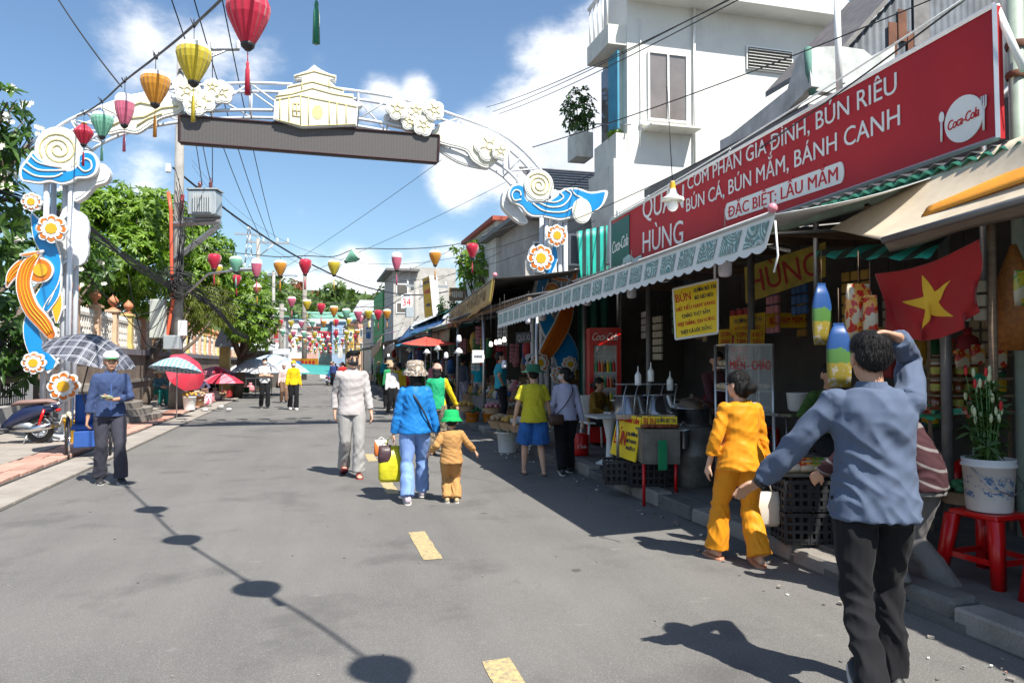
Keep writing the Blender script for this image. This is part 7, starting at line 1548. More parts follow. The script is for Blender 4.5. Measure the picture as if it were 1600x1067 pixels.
tree('roof_tree', 'leafy green tree growing above the market roofs left of the arch', (W(748, 420, 27).x, W(748, 420, 27).y, 0), blobs_from([(745, 400, 26, 22), (765, 408, 26, 22), (728, 412, 26.5, 18), (752, 425, 25.5, 24), (775, 425, 26, 16), (730, 435, 26, 14), (718, 390, 26.5, 9)]), 150, 7, .22, .045, LEAF_A, .12, 31)
tree('roof_bush', 'dark bush growing on the roofs below the leafy tree', (W(700, 478, 28).x, W(700, 478, 28).y, 0), blobs_from([(700, 478, 28, 14), (688, 486, 28, 10), (715, 484, 28, 10)]), 200, 7, .2, .035, LEAF_B, .06, 32)
MB().box(W(640, 488, 38), (.4, .5, .5)).build('loudspeaker', TRG, None, 'grey horn loudspeaker on the pole near the 34 sign', 'loudspeaker')
# more small roofs between tree and pole
for i, (u0, u1, vt, vb, D, m) in enumerate(((690, 745, 470, 500, 24, TINW), (640, 700, 495, 515, 30, TINW), (735, 800, 448, 470, 20, IRON), (790, 850, 425, 455, 17.6, IRON))):
 a, b, c, d = W(u0, vb, D), W(u1, vt, D-1.5), W(u1+10, vt-10, D+2), W(u0+6, vb-12, D+3); mb = MB(); corrugated(mb, a, b, c, d, .3, .03); mb.build('tin_roof', m, None, ['pale tin roof over the gold banner', 'pale tin roof right of the 34 sign', 'dark tin roof edge under the leafy tree', 'dark tin roof left of the arch flowers'][i], 'roof')
# ================================================================== FAR END AND LEFT SIDE
FC = [mk('far '+n, c, .8, .2, 1.5, dirt=.2) for n, c in (('cream', (.58, .52, .42)), ('pink', (.55, .34, .30)), ('white', (.62, .62, .60)), ('peach', (.60, .38, .24)), ('aqua', (.25, .5, .5)), ('yellow', (.6, .46, .16)), ('grey', (.4, .4, .4)), ('blue', (.26, .36, .5)))]
FR = [mk('far roof '+n, c, .7, .3, 2) for n, c in (('green', (.16, .34, .26)), ('grey', (.36, .37, .38)), ('red', (.34, .12, .08)), ('blue', (.14, .3, .42)))]
fb3 = [(405, 425, 505, 66, 0, 1, 'pink'), (425, 447, 495, 78, 6, 0, 'grey'), (445, 476, 500, 92, 2, 3, 'white'), (476, 498, 512, 104, 1, 2, 'pink'), (497, 520, 507, 112, 4, 1, 'aqua'), (519, 545, 503, 108, 7, 3, 'pale blue'), (544, 562, 508, 96, 5, 2, 'yellow'), (560, 578, 500, 84, 3, 1, 'peach'), (576, 594, 492, 72, 0, 2, 'cream'), (592, 606, 485, 62, 6, 1, 'grey'), (385, 408, 498, 54, 2, 2, 'white')]
for i, (u0, u1, vt, D, wm, rm_, cn) in enumerate(fb3):
 x0, x1, y0, y1, z0, z1 = bp_(u0, u1, vt, D, 9); nz_ = 2 if D < 90 else 3
 bld('far_house', '%s house front, %s from the left in the far end cluster' % (cn, ORD[sorted([q[0] for q in fb3]).index(u0)]), x0, x1, y0, y1, 0, z1, FC[wm], FR[rm_], ((2, nz_, 3.0, z1-.4, .55),))
# terraced hill roofs
for i, (u0, u1, vt, vb, D, rm_) in enumerate(((440, 560, 488, 502, 140, 0), (470, 590, 500, 512, 128, 1), (400, 450, 482, 500, 130, 1), (520, 590, 512, 520, 120, 3), (560, 615, 470, 490, 130, 1))):
 a = W(u0, vb, D); b = AY(u1, vb, a.y); z1 = W(u0, vt, D).z; t = T('hill_house', '%s of the wide roofed houses on the hillside' % ['longest green roofed', 'grey roofed lower', 'leftmost grey roofed', 'blue roofed lowest', 'rightmost grey roofed'][i], 'house', ((a.x+b.x)/2, a.y, a.z-2))
 MB().bx(a.x, b.x, a.y, a.y+8, 0, a.z).build('wall', FC[2], t); MB().prism([(a.x-1, a.y-1, a.z), (b.x+1, a.y-1, a.z), (b.x-.5, a.y+4, z1+.2), (a.x+.5, a.y+4, z1+.2)], (0, .01, .3)).build('roof', FR[rm_], t)
 for k in range(8): x = a.x+(b.x-a.x)*(k+.5)/8; MB().bx(x-.6, x+.6, a.y-.06, a.y+.01, a.z-2.2, a.z-.6).build('window', GLASS, t)
# banners near the end
sign_board('street_banner', 'orange banner with red lettering across the far market entrance', [W(455, 560, 60), W(497, 560, 58), W(497, 578, 58), W(455, 578, 60)], [('~', .5, .4, .8, .4, REDI)], mk('orange banner', (.75, .33, .02), .6, .2))
sign_board('street_banner', 'red banner with white lettering over the far street', [W(488, 517, 80), W(516, 519, 80), W(516, 529, 80), W(488, 527, 80)], [('~', .5, .5, .85, .5, WHITE)], REDI)
for i, (u, v, D, c) in enumerate(((402, 545, 50, 2), (428, 520, 55, 2), (545, 535, 70, 5), (430, 540, 60, 8), (528, 550, 75, 4), (556, 545, 66, 5), (572, 520, 60, 7))):
 sign_board('hanging_sign', '%s small upright shop sign from the left near the end of the street' % ORD[i], [W(u, v-9, D), W(u+7, v-9, D), W(u+7, v+9, D), W(u, v+9, D)], [('~', .5, .3, .8, .2, WHITE)], CLT[c])
# tents and umbrellas, left far
def tent(label, u, v, D, w, h, m, m2=None, n=8, name='market_umbrella', cat='umbrella', pole_=True, tilt=0, group='far umbrellas'):
 p = W(u, v, D); t = T(name, label, cat, (p.x, p.y, 0), 0, group); z = p.z
 mats = [m, m2 or m]; mb = MB(); R_ = w/2
 for k in range(n):
  a0, a1 = 2*PI*k/n, 2*PI*(k+1)/n
  def g(i, j, a0=a0, a1=a1):
   a = a0+(a1-a0)*i; r = R_*j*(1-.05*math.sin(PI*i)*j); return V((math.cos(a)*r, math.sin(a)*r, z-h*j*j*.75-h*.25*j))
  mb.grid(g, 4, 5, m=k % 2)
 o = mb.build('canopy', mats, t, local=True)
 if tilt: o.rotation_euler = (0, 0, 0); o.location = (0, 0, z);
 if tilt:
  me = o.data
  for v_ in me.vertices: v_.co.z -= z
  o.rotation_euler = tilt if isinstance(tilt, tuple) else (tilt, 0, 0)
 if pole_: MB().tube([(0, 0, .05), (0, 0, z)], .018, 6).build('pole', STEEL, t, local=True)
 for k in range(n): a = 2*PI*k/n; q_ = MB().tube([(0, 0, z-.02-(z if tilt else 0)), (math.cos(a)*R_*.98, math.sin(a)*R_*.98, z-h-.0-(z if tilt else 0))], .005, 3).build('rib', STEEL, o, local=True)
 return t
BLW = mk('pale blue white cloth', (.42, .5, .58), .6, .4, 2.2); CR = mk('crimson cloth', (.55, .03, .06), .7, .15); PNK = mk('pink cloth', (.62, .2, .25), .7, .2); TL = mk('teal cloth', (.04, .24, .23), .6, .15); GRC = mk('grey umbrella cloth', (.38, .38, .4), .7, .2)
tent('wide pale blue and white canopy above the far left vendors', 425, 553, 36, 3.6, .9, BLW); tent('pale grey canopy left of the blue one', 400, 560, 33, 2.2, .6, GRC); tent('white canopy behind the man in white', 385, 566, 40, 2.4, .6, FC[2]); tent('teal green umbrella over the far left stalls', 410, 560, 42, 1.8, .5, TL)
for i, (u0, u1, v, D, m, lb) in enumerate(((455, 520, 583, 52, TL, 'long teal awning at the far end on the left'), (500, 545, 590, 66, FC[2], 'white awning at the far end of the street'), (440, 470, 578, 46, TARPS[0], 'blue awning above the far left vendors'))):
 a, b = W(u0, v, D), W(u1, v+3, D+2); MB().grid(lambda i_, j: a.lerp(b, i_)+V((-1.2*j*0, 1.8*j, .7*j)), 8, 4, thick=.02).build('far_awning', m, None, lb, 'awning')
tent('pink umbrella over a fruit vendor on the left pavement', 347, 583, 30, 1.7, .4, PNK, CR); tent('crimson umbrella low over the left pavement', 337, 572, 33, 1.9, .42, CR, PNK); tent('grey umbrella further down the left pavement', 372, 577, 36, 1.8, .4, GRC); tent('small white umbrella beyond the pink ones', 385, 580, 40, 1.7, .4, FC[2])
CHK = shader('blue checked umbrella cloth', lambda N, L, tc: nmix(N, L, nmath(N, L, 'MAXIMUM', nstep(N, L, nmath(N, L, 'SINE', nmath(N, L, 'MULTIPLY', nsep(N, L, tc.outputs['Object'])[0], 60)), .5, .6), nstep(N, L, nmath(N, L, 'SINE', nmath(N, L, 'MULTIPLY', nsep(N, L, tc.outputs['Object'])[1], 60)), .5, .6)), (.12, .26, .36), (.40, .52, .60)), rough=.6)
tent('light blue checked umbrella over the seated vendor by the steps', 277, 558, 20.6, 1.42, .36, CHK, tilt=(R(-8), R(6), 0), group='left vendor umbrellas')
tent('large crimson umbrella tipped on its side behind the utility pole', 300, 572, 23.2, 1.35, .42, CR, mk('red umbrella cloth', (.6, .05, .08), .7), pole_=False, tilt=(R(42), R(52), 0), group='left vendor umbrellas')
# teal shed, dark awning under the left trees
for i, (u0, u1, v, D) in enumerate(((375, 420, 545, 42), (395, 440, 552, 48))): a, b = W(u0, v, D), W(u1, v, D); MB().bx(a.x, b.x, a.y, a.y+4, 0, a.z).build('dark_shed', BLACKH, None, ['dark market shed under the left trees', 'dark market shed beyond the left trees'][i], 'shed'); MB().box(((a.x+b.x)/2, a.y, a.z+.1), (b.x-a.x+1, 1.6, .08), mat=Matrix.Rotation(R(12), 3, 'X')).build('shed_roof', TINW, None, ['pale roof sheet of the nearer dark shed', 'pale roof sheet of the farther dark shed'][i], 'roof')
# ------------------------------------------------------------------ hill
def hill(name, cx, cy, rx, ry, h, seed, mat=CONCD):
 mb = MB(); mb.grid(lambda i, j: (cx+(i*2-1)*rx, cy+(j*2-1)*ry, -.5+h*max(0, math.cos((i*2-1)*PI/2))**.8*max(0, math.cos((j*2-1)*PI/2))**.7*(1+.18*noise.noise((i*4+seed, j*4, 1)))), 40, 20); return mb.build(name, mk('hill soil', (.06, .09, .03), .9, .4, .1), kind='structure')
c = W(470, 560, 240); hill('hill', c.x, c.y+30, 95, 75, 27, 1)
c2 = W(620, 560, 300); hill('hill', c2.x, c2.y, 95, 60, 20, 5)
def woods(name, label, pts, per, ll, lw, mats, nl=6, seed=3):
 rng = np.random.default_rng(seed); vs = []; fs = []; b = 0
 P, A = blob_points(pts, per, rng, .2); v, f = rosettes(P, nl, ll, lw, .4, A); mesh_np(name, v, f, mats, None, label, 'trees', None, 'stuff', origin=tuple(V(pts[0][:3])))
pts = []; r2 = random.Random(5)
prof = [(395, 432), (420, 428), (450, 446), (480, 460), (510, 452), (530, 447), (545, 455), (560, 462), (575, 468), (590, 462), (610, 470), (640, 478)]
for k in range(170):
 u = r2.uniform(380, 600); vt = np.interp(u, [p[0] for p in prof], [p[1] for p in prof]); v = vt+2+(r2.random()**1.0)*60; D = 225-(v-vt)*1.3+r2.uniform(-8, 8); pts.append(rb(u, v, D, r2.uniform(8, 14)))
woods('hill_trees', 'mass of green trees covering the hill beyond the street', pts, .8, 2.2, .62, LEAF_H)
pts = [rb(u, v, 205, 11) for u, v in ((519, 457), (530, 452), (535, 462), (512, 464), (524, 468), (540, 470))]; tree('hill_crown_tree', 'large dark round tree standing out on the hill skyline', tuple(W(525, 500, 205)), pts, 1.5, 6, 1.8, .5, LEAF_H, .6, 8)
for i, (u, v, lb) in enumerate(((566, 470, 'rounded tree on the skyline left of the palm'), (588, 462, 'palm like tree on the skyline near the green house'), (602, 455, 'dark tree behind the green house'))): pts = [rb(u+q*6, v+abs(q)*5, 170, 10) for q in (-1, 0, 1)]; tree('skyline_tree', lb, tuple(W(u, 505, 170)), pts, 1.8, 6, 1.5, .35, LEAF_H, .4, 9+i)
for i, (u, v) in enumerate(((465, 444), (500, 461), (430, 458))): woods('red_blossom_tree', '%s rust coloured flowering tree on the hill' % ['top', 'right', 'left'][i], [rb(u+q*4, v+q*2, 215, 4) for q in (-1, 0, 1)], 1.6, 1.6, .5, LEAF_R, seed=20+i)
pts = [rb(r2.uniform(395, 480), r2.uniform(478, 520), r2.uniform(95, 120), 9) for _ in range(26)]; woods('slope_shrubs', 'grey green shrubs and trees among the hillside houses', pts, 1.2, 1.2, .3, LEAF_H, seed=40)
# ================================================================== PEOPLE
DEN = cloth('black denim', (.012, .012, .014)); WHT = cloth('white cotton', (.52, .52, .52))
def rmesh(mb, name, mat, parent, vox, smooth=3, disp=None, s=1.0, label=None, mats=None):
 me = bpy.data.meshes.new('t'); me.from_pydata(mb.v, [], mb.f); ob = bpy.data.objects.new('t', me)
 m = ob.modifiers.new('r', 'REMESH'); m.mode = 'VOXEL'; m.voxel_size = vox; m.adaptivity = 0
 if smooth: q = ob.modifiers.new('s', 'SMOOTH'); q.factor = .5; q.iterations = smooth
 m2 = evalmesh(ob); bpy.data.objects.remove(ob); bpy.data.meshes.remove(me)
 n = len(m2.vertices); co = np.empty(n*3, dtype=np.float32); m2.vertices.foreach_get('co', co)
 if disp:
  no = np.empty(n*3, dtype=np.float32); m2.vertices.foreach_get('normal', no); c3 = co.reshape(-1, 3); n3 = no.reshape(-1, 3)
  d = np.array([disp(p) for p in c3], dtype=np.float32); co = (c3+n3*d[:, None]).ravel()
 m2.vertices.foreach_set('co', co*s); m2.polygons.foreach_set('use_smooth', np.ones(len(m2.polygons), dtype=bool)); m2.materials.clear(); m2.materials.append(mat); m2.update()
 m2.name = name; o = bpy.data.objects.new(name, m2); COL.objects.link(o); o.parent = parent; INV[o.name] = Matrix();
 if label: o['label'] = label
 return o
def ik(a, t, l1, l2, hint):
 a, t = V(a), V(t); d = t-a; L_ = min(d.length, (l1+l2)*.999); dn = d.normalized(); x = (l1*l1-l2*l2+L_*L_)/(2*L_); y = math.sqrt(max(0, l1*l1-x*x))
 h_ = V(hint); h_ = (h_-dn*h_.dot(dn)); h_ = h_.normalized() if h_.length > 1e-5 else V((0, 1, 0)); return a+dn*x+h_*y, a+dn*L_
def foldfn(amp, fx, fz, sh=.5, seed=0.0, ridge=True):
 def f(p):
  x, y, z = float(p[0]), float(p[1]), float(p[2]); w = noise.noise((x*3+seed, y*3, z*2.2))*.8
  q = noise.noise((x*fx+w, y*fx+seed, (z+sh*x)*fz+w*2)); q2 = noise.noise((x*fx*2.1, y*fx*2.1+seed, (z-sh*1.3*x)*fz*1.7))
  return amp*((1-2.4*abs(q)) if ridge else q*1.6)*.8+amp*.45*q2-amp*.25
 return f
def hand(mb, w, d, palm, s=1.0, curl=.35, left=False, fr=.0085, grip=False):
 d = V(d).normalized(); pn = V(palm); pn = (pn-d*pn.dot(d)).normalized(); sd = d.cross(pn).normalized()*(1 if left else -1)   # sd points to the thumb
 w = V(w); k = s
 mb.loft([(w-d*.01*k, sd*.026*k, pn*.019*k), (w+d*.03*k, sd*.035*k, pn*.017*k), (w+d*.065*k, sd*.042*k, pn*.015*k), (w+d*.092*k, sd*.040*k, pn*.012*k)], 10, pw=.8)
 for i, (off, ln) in enumerate(((.031, .068), (.010, .076), (-.011, .071), (-.031, .055))):
  p = w+d*.085*k+sd*off*k; a = curl*(1+.12*i); dd = d.copy(); pts = [p-d*.02*k]
  for sgm, c_ in ((.42, a*.7), (.32, a*1.2), (.26, a*.9)):
   dd = (dd*math.cos(c_)+pn*math.sin(c_)).normalized(); pts.append(pts[-1]+dd*(ln*sgm*k+(.02*k if sgm == .42 else 0)))
  mb.tube(pts, [fr*1.1*k, fr*1.05*k, fr*.98*k, fr*.8*k], 7)
 td = (sd*.75+d*.62+pn*.25).normalized(); td2 = (d*.85+sd*.25+pn*.4).normalized(); b = w+d*.022*k+sd*.022*k
 mb.tube([b, b+td*.034*k, b+td*.034*k+td2*.028*k, b+td*.034*k+td2*.05*k], [fr*1.6*k, fr*1.35*k, fr*1.15*k, fr*.85*k], 7)
TW = [(-.22, .165, .120), (-.12, .160, .118), (-.02, .152, .112), (.12, .145, .104), (.28, .132, .094), (.45, .138, .100), (.65, .148, .110), (.78, .156, .106), (.88, .140, .092), (.95, .100, .076), (1.0, .072, .064)]
def tw(t, fem):
 a = np.interp(t, [q[0] for q in TW], [q[1] for q in TW]); b = np.interp(t, [q[0] for q in TW], [q[2] for q in TW])
 if fem: a *= (.93 if t > .5 else (.9 if t > .2 else 1.04))
 return float(a), float(b)
def person(label, pos, face, h=1.65, hip=.93, lean=0, feetL=(-.09, .02, .08), feetR=(.09, -.02, .08), pL=0, pR=0, hL=(-.24, .04, .80), hR=(.24, .04, .80), eL=(-.5, -1, -.2), eR=(.5, -1, -.2), kL=(0, 1, .1), kR=(0, 1, .1),
   head=(0, 0), sk=SKIN, top=WHT, bot=DEN, sleeve=1.0, hem=-.1, ease=.02, flare=.0, legs=1.0, lease=.016, cuff=.075, hair='short', hat=None, hatm=None, hatm2=None, mask=None, shoe='shoe', shoem=BLKP, vox=.012, fem=False, group=None,
   hs=1.09, fold=.008, handd=(0, 0, 0), dL=None, dR=None, palmL=(1, 0, 0), palmR=(-1, 0, 0), curl=.5, collar=None, seed=0, roll=0, tailz=0, hands=True, limbs=1.0):
 s = h/1.70; t = T('person', label, 'person', tuple(pos), math.atan2(-face[0], face[1]), group); t['_s'] = 0; del t['_s']
 X = V((1, 0, 0)); P = V((0, 0, hip)); ang = R(lean)
 def sp(tt):
  if tt <= 0: return P+V((0, 0, tt*.5)), V((0, 0, 1))
  p = P.copy(); n = 12; a = 0
  for i in range(n): a = ang*min(1, (tt*(i+.5)/n)*1.8); p += V((0, math.sin(a), math.cos(a)))*(tt*.50/n)
  a = ang*min(1, tt*1.8); return p, V((0, math.sin(a), math.cos(a)))
 shw = .156 if not fem else .138
 Sc, u = sp(.885); f = X.cross(u)*-1; f = V((0, u.z, -u.y)); sL, sR = Sc-X*shw, Sc+X*shw; N_, u = sp(1.0)
 hy, hp_ = R(head[0]), R(head[1]); Rh = Matrix.Rotation(hy, 3, 'Z') @ Matrix.Rotation(-ang*.55-hp_, 3, 'X'); hu = Rh @ V((0, 0, 1))
 H = N_+u*.02+hu*(.092+.03*hs)+Rh @ V((0, .015, 0))
 hL_, hR_ = P-X*.088, P+X*.088
 kl, al = ik(hL_-V((0, 0, .02)), feetL[:3], .425, .425, kL); kr, ar_ = ik(hR_-V((0, 0, .02)), feetR[:3], .425, .425, kR)
 el, wl = ik(sL, hL, .285*limbs, .255*limbs, eL); er, wr = ik(sR, hR, .285*limbs, .255*limbs, eR)
 # --- body
 b = MB(); rg = []
 for tt in (-.20, -.1, 0, .12, .28, .45, .62, .78, .9, .97, 1.0):
  c, uu = sp(tt); a_, b_ = tw(tt, fem); fw = V((0, uu.z, -uu.y)); rg.append((c, X*a_*.93, fw*b_*.93))
 b.loft(rg, 18); b.tube([N_-u*.05, N_+u*.03, H-hu*.05], [.062, .053, .052], 10)
 for (S_, e, w_) in ((sL, el, wl), (sR, er, wr)): b.ell(S_, (.048, .048, .048), 8, 6); ka = .8 if sleeve > .7 and top else 1; b.tube([S_, S_.lerp(e, .5), e, e.lerp(w_, .35), w_], [.052*ka, .046*ka, .038*ka, .036*ka, .025], 10)
 for (A, k_, a_) in ((hL_, kl, al), (hR_, kr, ar_)): kb = .78 if legs > .7 else 1; b.tube([A, A.lerp(k_, .4), k_, k_.lerp(a_, .35), a_+V((0, 0, -.01))], [.092*kb, .082*kb, .055*kb, .056*kb, .034], 12)
 if hands:
  hand(b, wl, (wl-el) if dL is None else dL, palmL, 1, curl, True); hand(b, wr, (wr-er) if dR is None else dR, palmR, 1, curl, False)
 def hp3(x, y, z): return H+Rh @ V((x, y, z))*hs
 b.ell(hp3(0, -.008, .022), (.074*hs, .092*hs, .085*hs), 16, 12, rot=Rh); b.ell(hp3(0, .018, -.042), (.058*hs, .066*hs, .070*hs), 14, 10, rot=Rh); b.ell(hp3(0, .052, -.085), (.028*hs, .026*hs, .022*hs), 10, 8, rot=Rh)
 b.ell(hp3(0, .085, -.022), (.0145*hs, .021*hs, .014*hs), 8, 6, rot=Rh); b.tube([hp3(0, .078, .02), hp3(0, .092, -.016)], [.008*hs, .0125*hs], 8)
 b.ell(hp3(0, .080, -.055), (.022*hs, .008*hs, .0085*hs), 8, 6, rot=Rh); b.ell(hp3(0, .074, .030), (.048*hs, .012*hs, .010*hs), 10, 6, rot=Rh)
 for q in (-1, 1): b.ell(hp3(q*.075, -.006, -.01), (.010*hs, .018*hs, .030*hs), 8, 6, rot=Rh @ Matrix.Rotation(q*.35, 3, 'Z')); b.ell(hp3(q*.04, .058, -.025), (.022*hs, .018*hs, .02*hs), 8, 6, rot=Rh)
 fe = []
 for (a_, pt, kk, ft) in ((al, pL, kl, feetL), (ar_, pR, kr, feetR)):
  yw = ft[3] if len(ft) > 3 else 0; M_ = Matrix.Rotation(R(yw), 3, 'Z') @ Matrix.Rotation(R(-pt), 3, 'X'); fe.append((a_, M_))
  F = lambda x, y, z: a_+M_ @ V((x, y, z)); e1, e2 = M_ @ X, M_ @ V((0, 0, 1))
  b.loft([(F(0, -.055, -.045), e1*.024, e2*.024), (F(0, -.03, -.04), e1*.031, e2*.036), (F(0, .04, -.045), e1*.033, e2*.03), (F(0, .11, -.058), e1*.04, e2*.019), (F(0, .155, -.062), e1*.034, e2*.013)], 10)
 body = rmesh(b, 'body', sk, t, max(.0075, vox*.72), 3, None, s)
 # face details
 for q in (-1, 1):
  e_ = MB().ell(hp3(q*.030, .0795, .008)*s, (.0125*s*hs, .006*s*hs, .0055*s*hs), 8, 6, rot=Rh); o = e_.build('eye', EYE, t, local=True)
  MB().ell(hp3(q*.031, .084, .030)*s, (.017*s*hs, .005*s*hs, .0038*s*hs), 8, 5, rot=Rh).build('eyebrow', HAIR, t, local=True)
 if not mask: MB().ell(hp3(0, .0855, -.056)*s, (.020*s*hs, .006*s*hs, .005*s*hs), 8, 5, rot=Rh).build('lips', mk('lip', (.32, .10, .08), .5), t, local=True)
 # --- clothes
 if top:
  g = MB(); rg = []; ts = [hem]+[x for x in (-.12, -.04, .05, .16, .3, .45, .62, .78, .9, .98) if x > hem+.03]
  for tt in ts:
   c, uu = sp(tt); a_, b_ = tw(max(tt, -.2), fem); fw = V((0, uu.z, -uu.y)); e_ = ease+flare*max(0, .5-tt); rg.append((c, X*(a_+e_), fw*(b_+e_)))
  c, uu = sp(1.02); rg.append((c, X*.066, V((0, uu.z, -uu.y))*.060)); g.loft(rg, 22)
  sfn = [(sL, el, wl), (sR, er, wr)]
  for (S_, e, w_) in sfn:
   g.ell(S_-u*.008, (.056+ease*.4, .058+ease*.4, .056+ease*.2), 10, 8); r0 = .055+ease*.45
   if sleeve <= .55: q = S_.lerp(e, sleeve*1.85); g.tube([S_, S_.lerp(q, .6), q], [r0, r0+.004, r0+.012+flare*.1], 12)
   else:
    q = e.lerp(w_, (sleeve-.55)/.45); g.tube([S_, S_.lerp(e, .5), e, e.lerp(q, .5), q], [r0, r0-.006, r0-.012, r0-.016+flare*.12, (.032 if roll else .036)+ease*.3+flare*.28], 12)
    if roll: dd = (w_-e).normalized(); g.tube([q-dd*.05, q], [.042+ease*.25, .044+ease*.25], 12)
  g2 = rmesh(g, 'shirt', top, t, vox, 2, foldfn(fold, 5, 11, .6, seed), s)
  if collar is not None:
   cm = MB(); n = 18; hh = .034
   pts = [N_+V((math.cos(a)*.064, math.sin(a)*.058, .012)) for a in [PI/2+.32+(2*PI-.64)*i/n for i in range(n+1)]]
   for i in range(n): a, c = pts[i]-u*.012, pts[i+1]-u*.012; o1, o2 = (a-N_)*.22, (c-N_)*.22; cm.add([a+u*hh, c+u*hh, c+o2-u*.006, a+o1-u*.006], [(0, 1, 2, 3)], 0, True); cm.add([a+u*hh, c+u*hh, c-u*.01, a-u*.01], [(3, 2, 1, 0)], 0, True)
   cm.v = [tuple(V(p)*s) for p in cm.v]; cm.build('collar', collar, t, local=True)
 if bot:
  g = MB(); rg = []
  for tt in (-.21, -.12, -.02, .10, .16): c, uu = sp(tt); a_, b_ = tw(tt, fem); rg.append((c, X*(a_+lease*.6), V((0, 1, 0))*(b_+lease*.6)))
  g.loft(rg, 20)
  for (A, k_, a_) in ((hL_, kl, al), (hR_, kr, ar_)):
   kr_ = .060+lease
   if legs < .6: q = A.lerp(k_, legs*1.9); g.tube([A, A.lerp(q, .5), q], [.096+lease*.4, .092+lease, .088+lease*1.4], 14)
   else: q = k_.lerp(a_, (legs-.5)/.5); cf = cuff*(.5+.5*min(1, legs)); g.tube([A-V((0, 0, .0)), A.lerp(k_, .4), k_, k_.lerp(q, .5), q-V((0, 0, .005))], [.096+lease*.5, .088+lease, kr_, (kr_+cf)/2+.002, cf], 14)
  fz = foldfn(fold*.95, 7, 8, 1.1, seed+5); rmesh(g, 'trousers', bot, t, vox, 2, lambda p: fz(p)*(.5+.9*abs(math.sin(p[2]*3.6+.6))), s)
 # --- hair / hat
 if hair:
  g = MB()
  if hair == 'short':
   g.ell(hp3(0, -.012, .048), (.080*hs, .094*hs, .070*hs), 14, 10, rot=Rh); g.ell(hp3(0, -.042, .012), (.077*hs, .064*hs, .072*hs), 14, 10, rot=Rh)
   if not hat: g.ell(hp3(0, .045, .085), (.055*hs, .04*hs, .024*hs), 10, 8, rot=Rh)
  else:
   g.ell(hp3(0, -.010, .040), (.081*hs, .094*hs, .076*hs), 14, 10, rot=Rh); g.ell(hp3(0, -.048, -.02), (.079*hs, .064*hs, .090*hs), 14, 10, rot=Rh)
   if hair == 'bun': g.ell(hp3(0, -.125, -.03), (.055*hs, .042*hs, .046*hs), 12, 8, rot=Rh)
   if hair == 'long': g.ell(hp3(0, -.07, -.09), (.07*hs, .045*hs, .11*hs), 12, 8, rot=Rh)
   if hair == 'tail': g.tube([hp3(0, -.09, -.02), hp3(0, -.12, -.06), hp3(0, -.11, -.15), hp3(0, -.09, -.24)], [.03, .034, .03, .012], 8)
  hm = rmesh(g, 'hair', HAIR, t, max(.006, vox*.6), 1, lambda p: .0045*noise.noise((p[0]*70, p[1]*70, p[2]*16))+.003*noise.noise((p[0]*25, p[1]*25, p[2]*9)), s)
  if vox < .0098 and not hat:                        # loose strands lying over the mass of hair
   r_ = random.Random(seed); vv = hm.data.vertices; m_ = MB(); cc = hp3(0, -.01, .075)*s
   for _ in range(2600):
    v_ = vv[r_.randrange(len(vv))]; p_ = v_.co.copy(); n_ = v_.normal.copy(); d_ = (p_-cc); d_.z -= .03; d_ -= n_*d_.dot(n_)
    if d_.length < 1e-4: continue
    d_ = (d_.normalized()+V((r_.uniform(-.35, .35), r_.uniform(-.35, .35), r_.uniform(-.2, .2)))).normalized(); sd = d_.cross(n_).normalized()*.0011; l_ = r_.uniform(.012, .030)*s; o_ = n_*.0015
    m_.add([p_+o_-sd, p_+o_+sd, p_+d_*l_*.6+n_*.0045+sd*.8, p_+d_*l_*.6+n_*.0045-sd*.8, p_+d_*l_+n_*.003], [(0, 1, 2, 3), (3, 2, 4)])
   m_.build('hair_strands', HAIR, hm, local=True, kind='stuff')
 if hat:
  ax = Rh @ V((0, 0, 1)); o_ = hp3(0, -.008, .006); k = hs*1.06
  if hat in ('bucket', 'wide'):
   w_ = 1.0 if hat == 'bucket' else 1.18; d_ = -.05 if hat == 'bucket' else -.012
   pr = [(.145*w_*k, (.045+d_)*k), (.147*w_*k, (.049+d_)*k), (.102*k, .055*k), (.098*k, .065*k), (.094*k, .118*k), (.085*k, .136*k), (.06*k, .146*k), (.0, .149*k)]
   m_ = MB(); m_.lathe([(r*s, z*s) for r, z in pr], o_*s, 30, ax=ax)
   for i, v_ in enumerate(m_.v): v = V(v_)-o_*s; rad = (v-ax*v.dot(ax)).length; w2 = noise.noise((v.x*14/s, v.y*14/s, seed))*.016*s*min(1, rad/(.13*s)) if rad > .11*s else noise.noise(v*(20/s))*.003*s; m_.v[i] = tuple(V(v_)+ax*w2)
   hb = m_.build('hat', hatm, t, local=True); MB().lathe([(.1035*k*s, .053*k*s), (.1*k*s, .075*k*s)], o_*s, 30, ax=ax).build('hat_band', hatm2 or hatm, hb, local=True)
  elif hat == 'cap':
   k = hs*1.09; o2 = hp3(0, -.006, .028); m_ = MB(); rings = []
   for r, z in ((.083, 0), (.084, .025), (.078, .055), (.058, .08), (.03, .093), (.004, .097)): rings.append((o2+ax*z*k, Rh @ X*r*k, Rh @ V((0, 1, 0))*r*1.12*k))
   m_.loft([(c*s, a*s, b_*s) for c, a, b_ in rings], 20); hb = m_.build('cap', hatm, t, local=True)
   vz = MB(); vz.grid(lambda i, j: (o2+Rh @ V((math.sin((i-.5)*2.3)*(.082+.0*j), math.cos((i-.5)*2.3)*(.088+.075*j*math.cos((i-.5)*2.2)), .006-.018*j+.01*math.cos((i-.5)*3))))*s, 10, 4, thick=.003); vz.build('visor', hatm2 or hatm, hb, local=True)
  elif hat == 'hood':
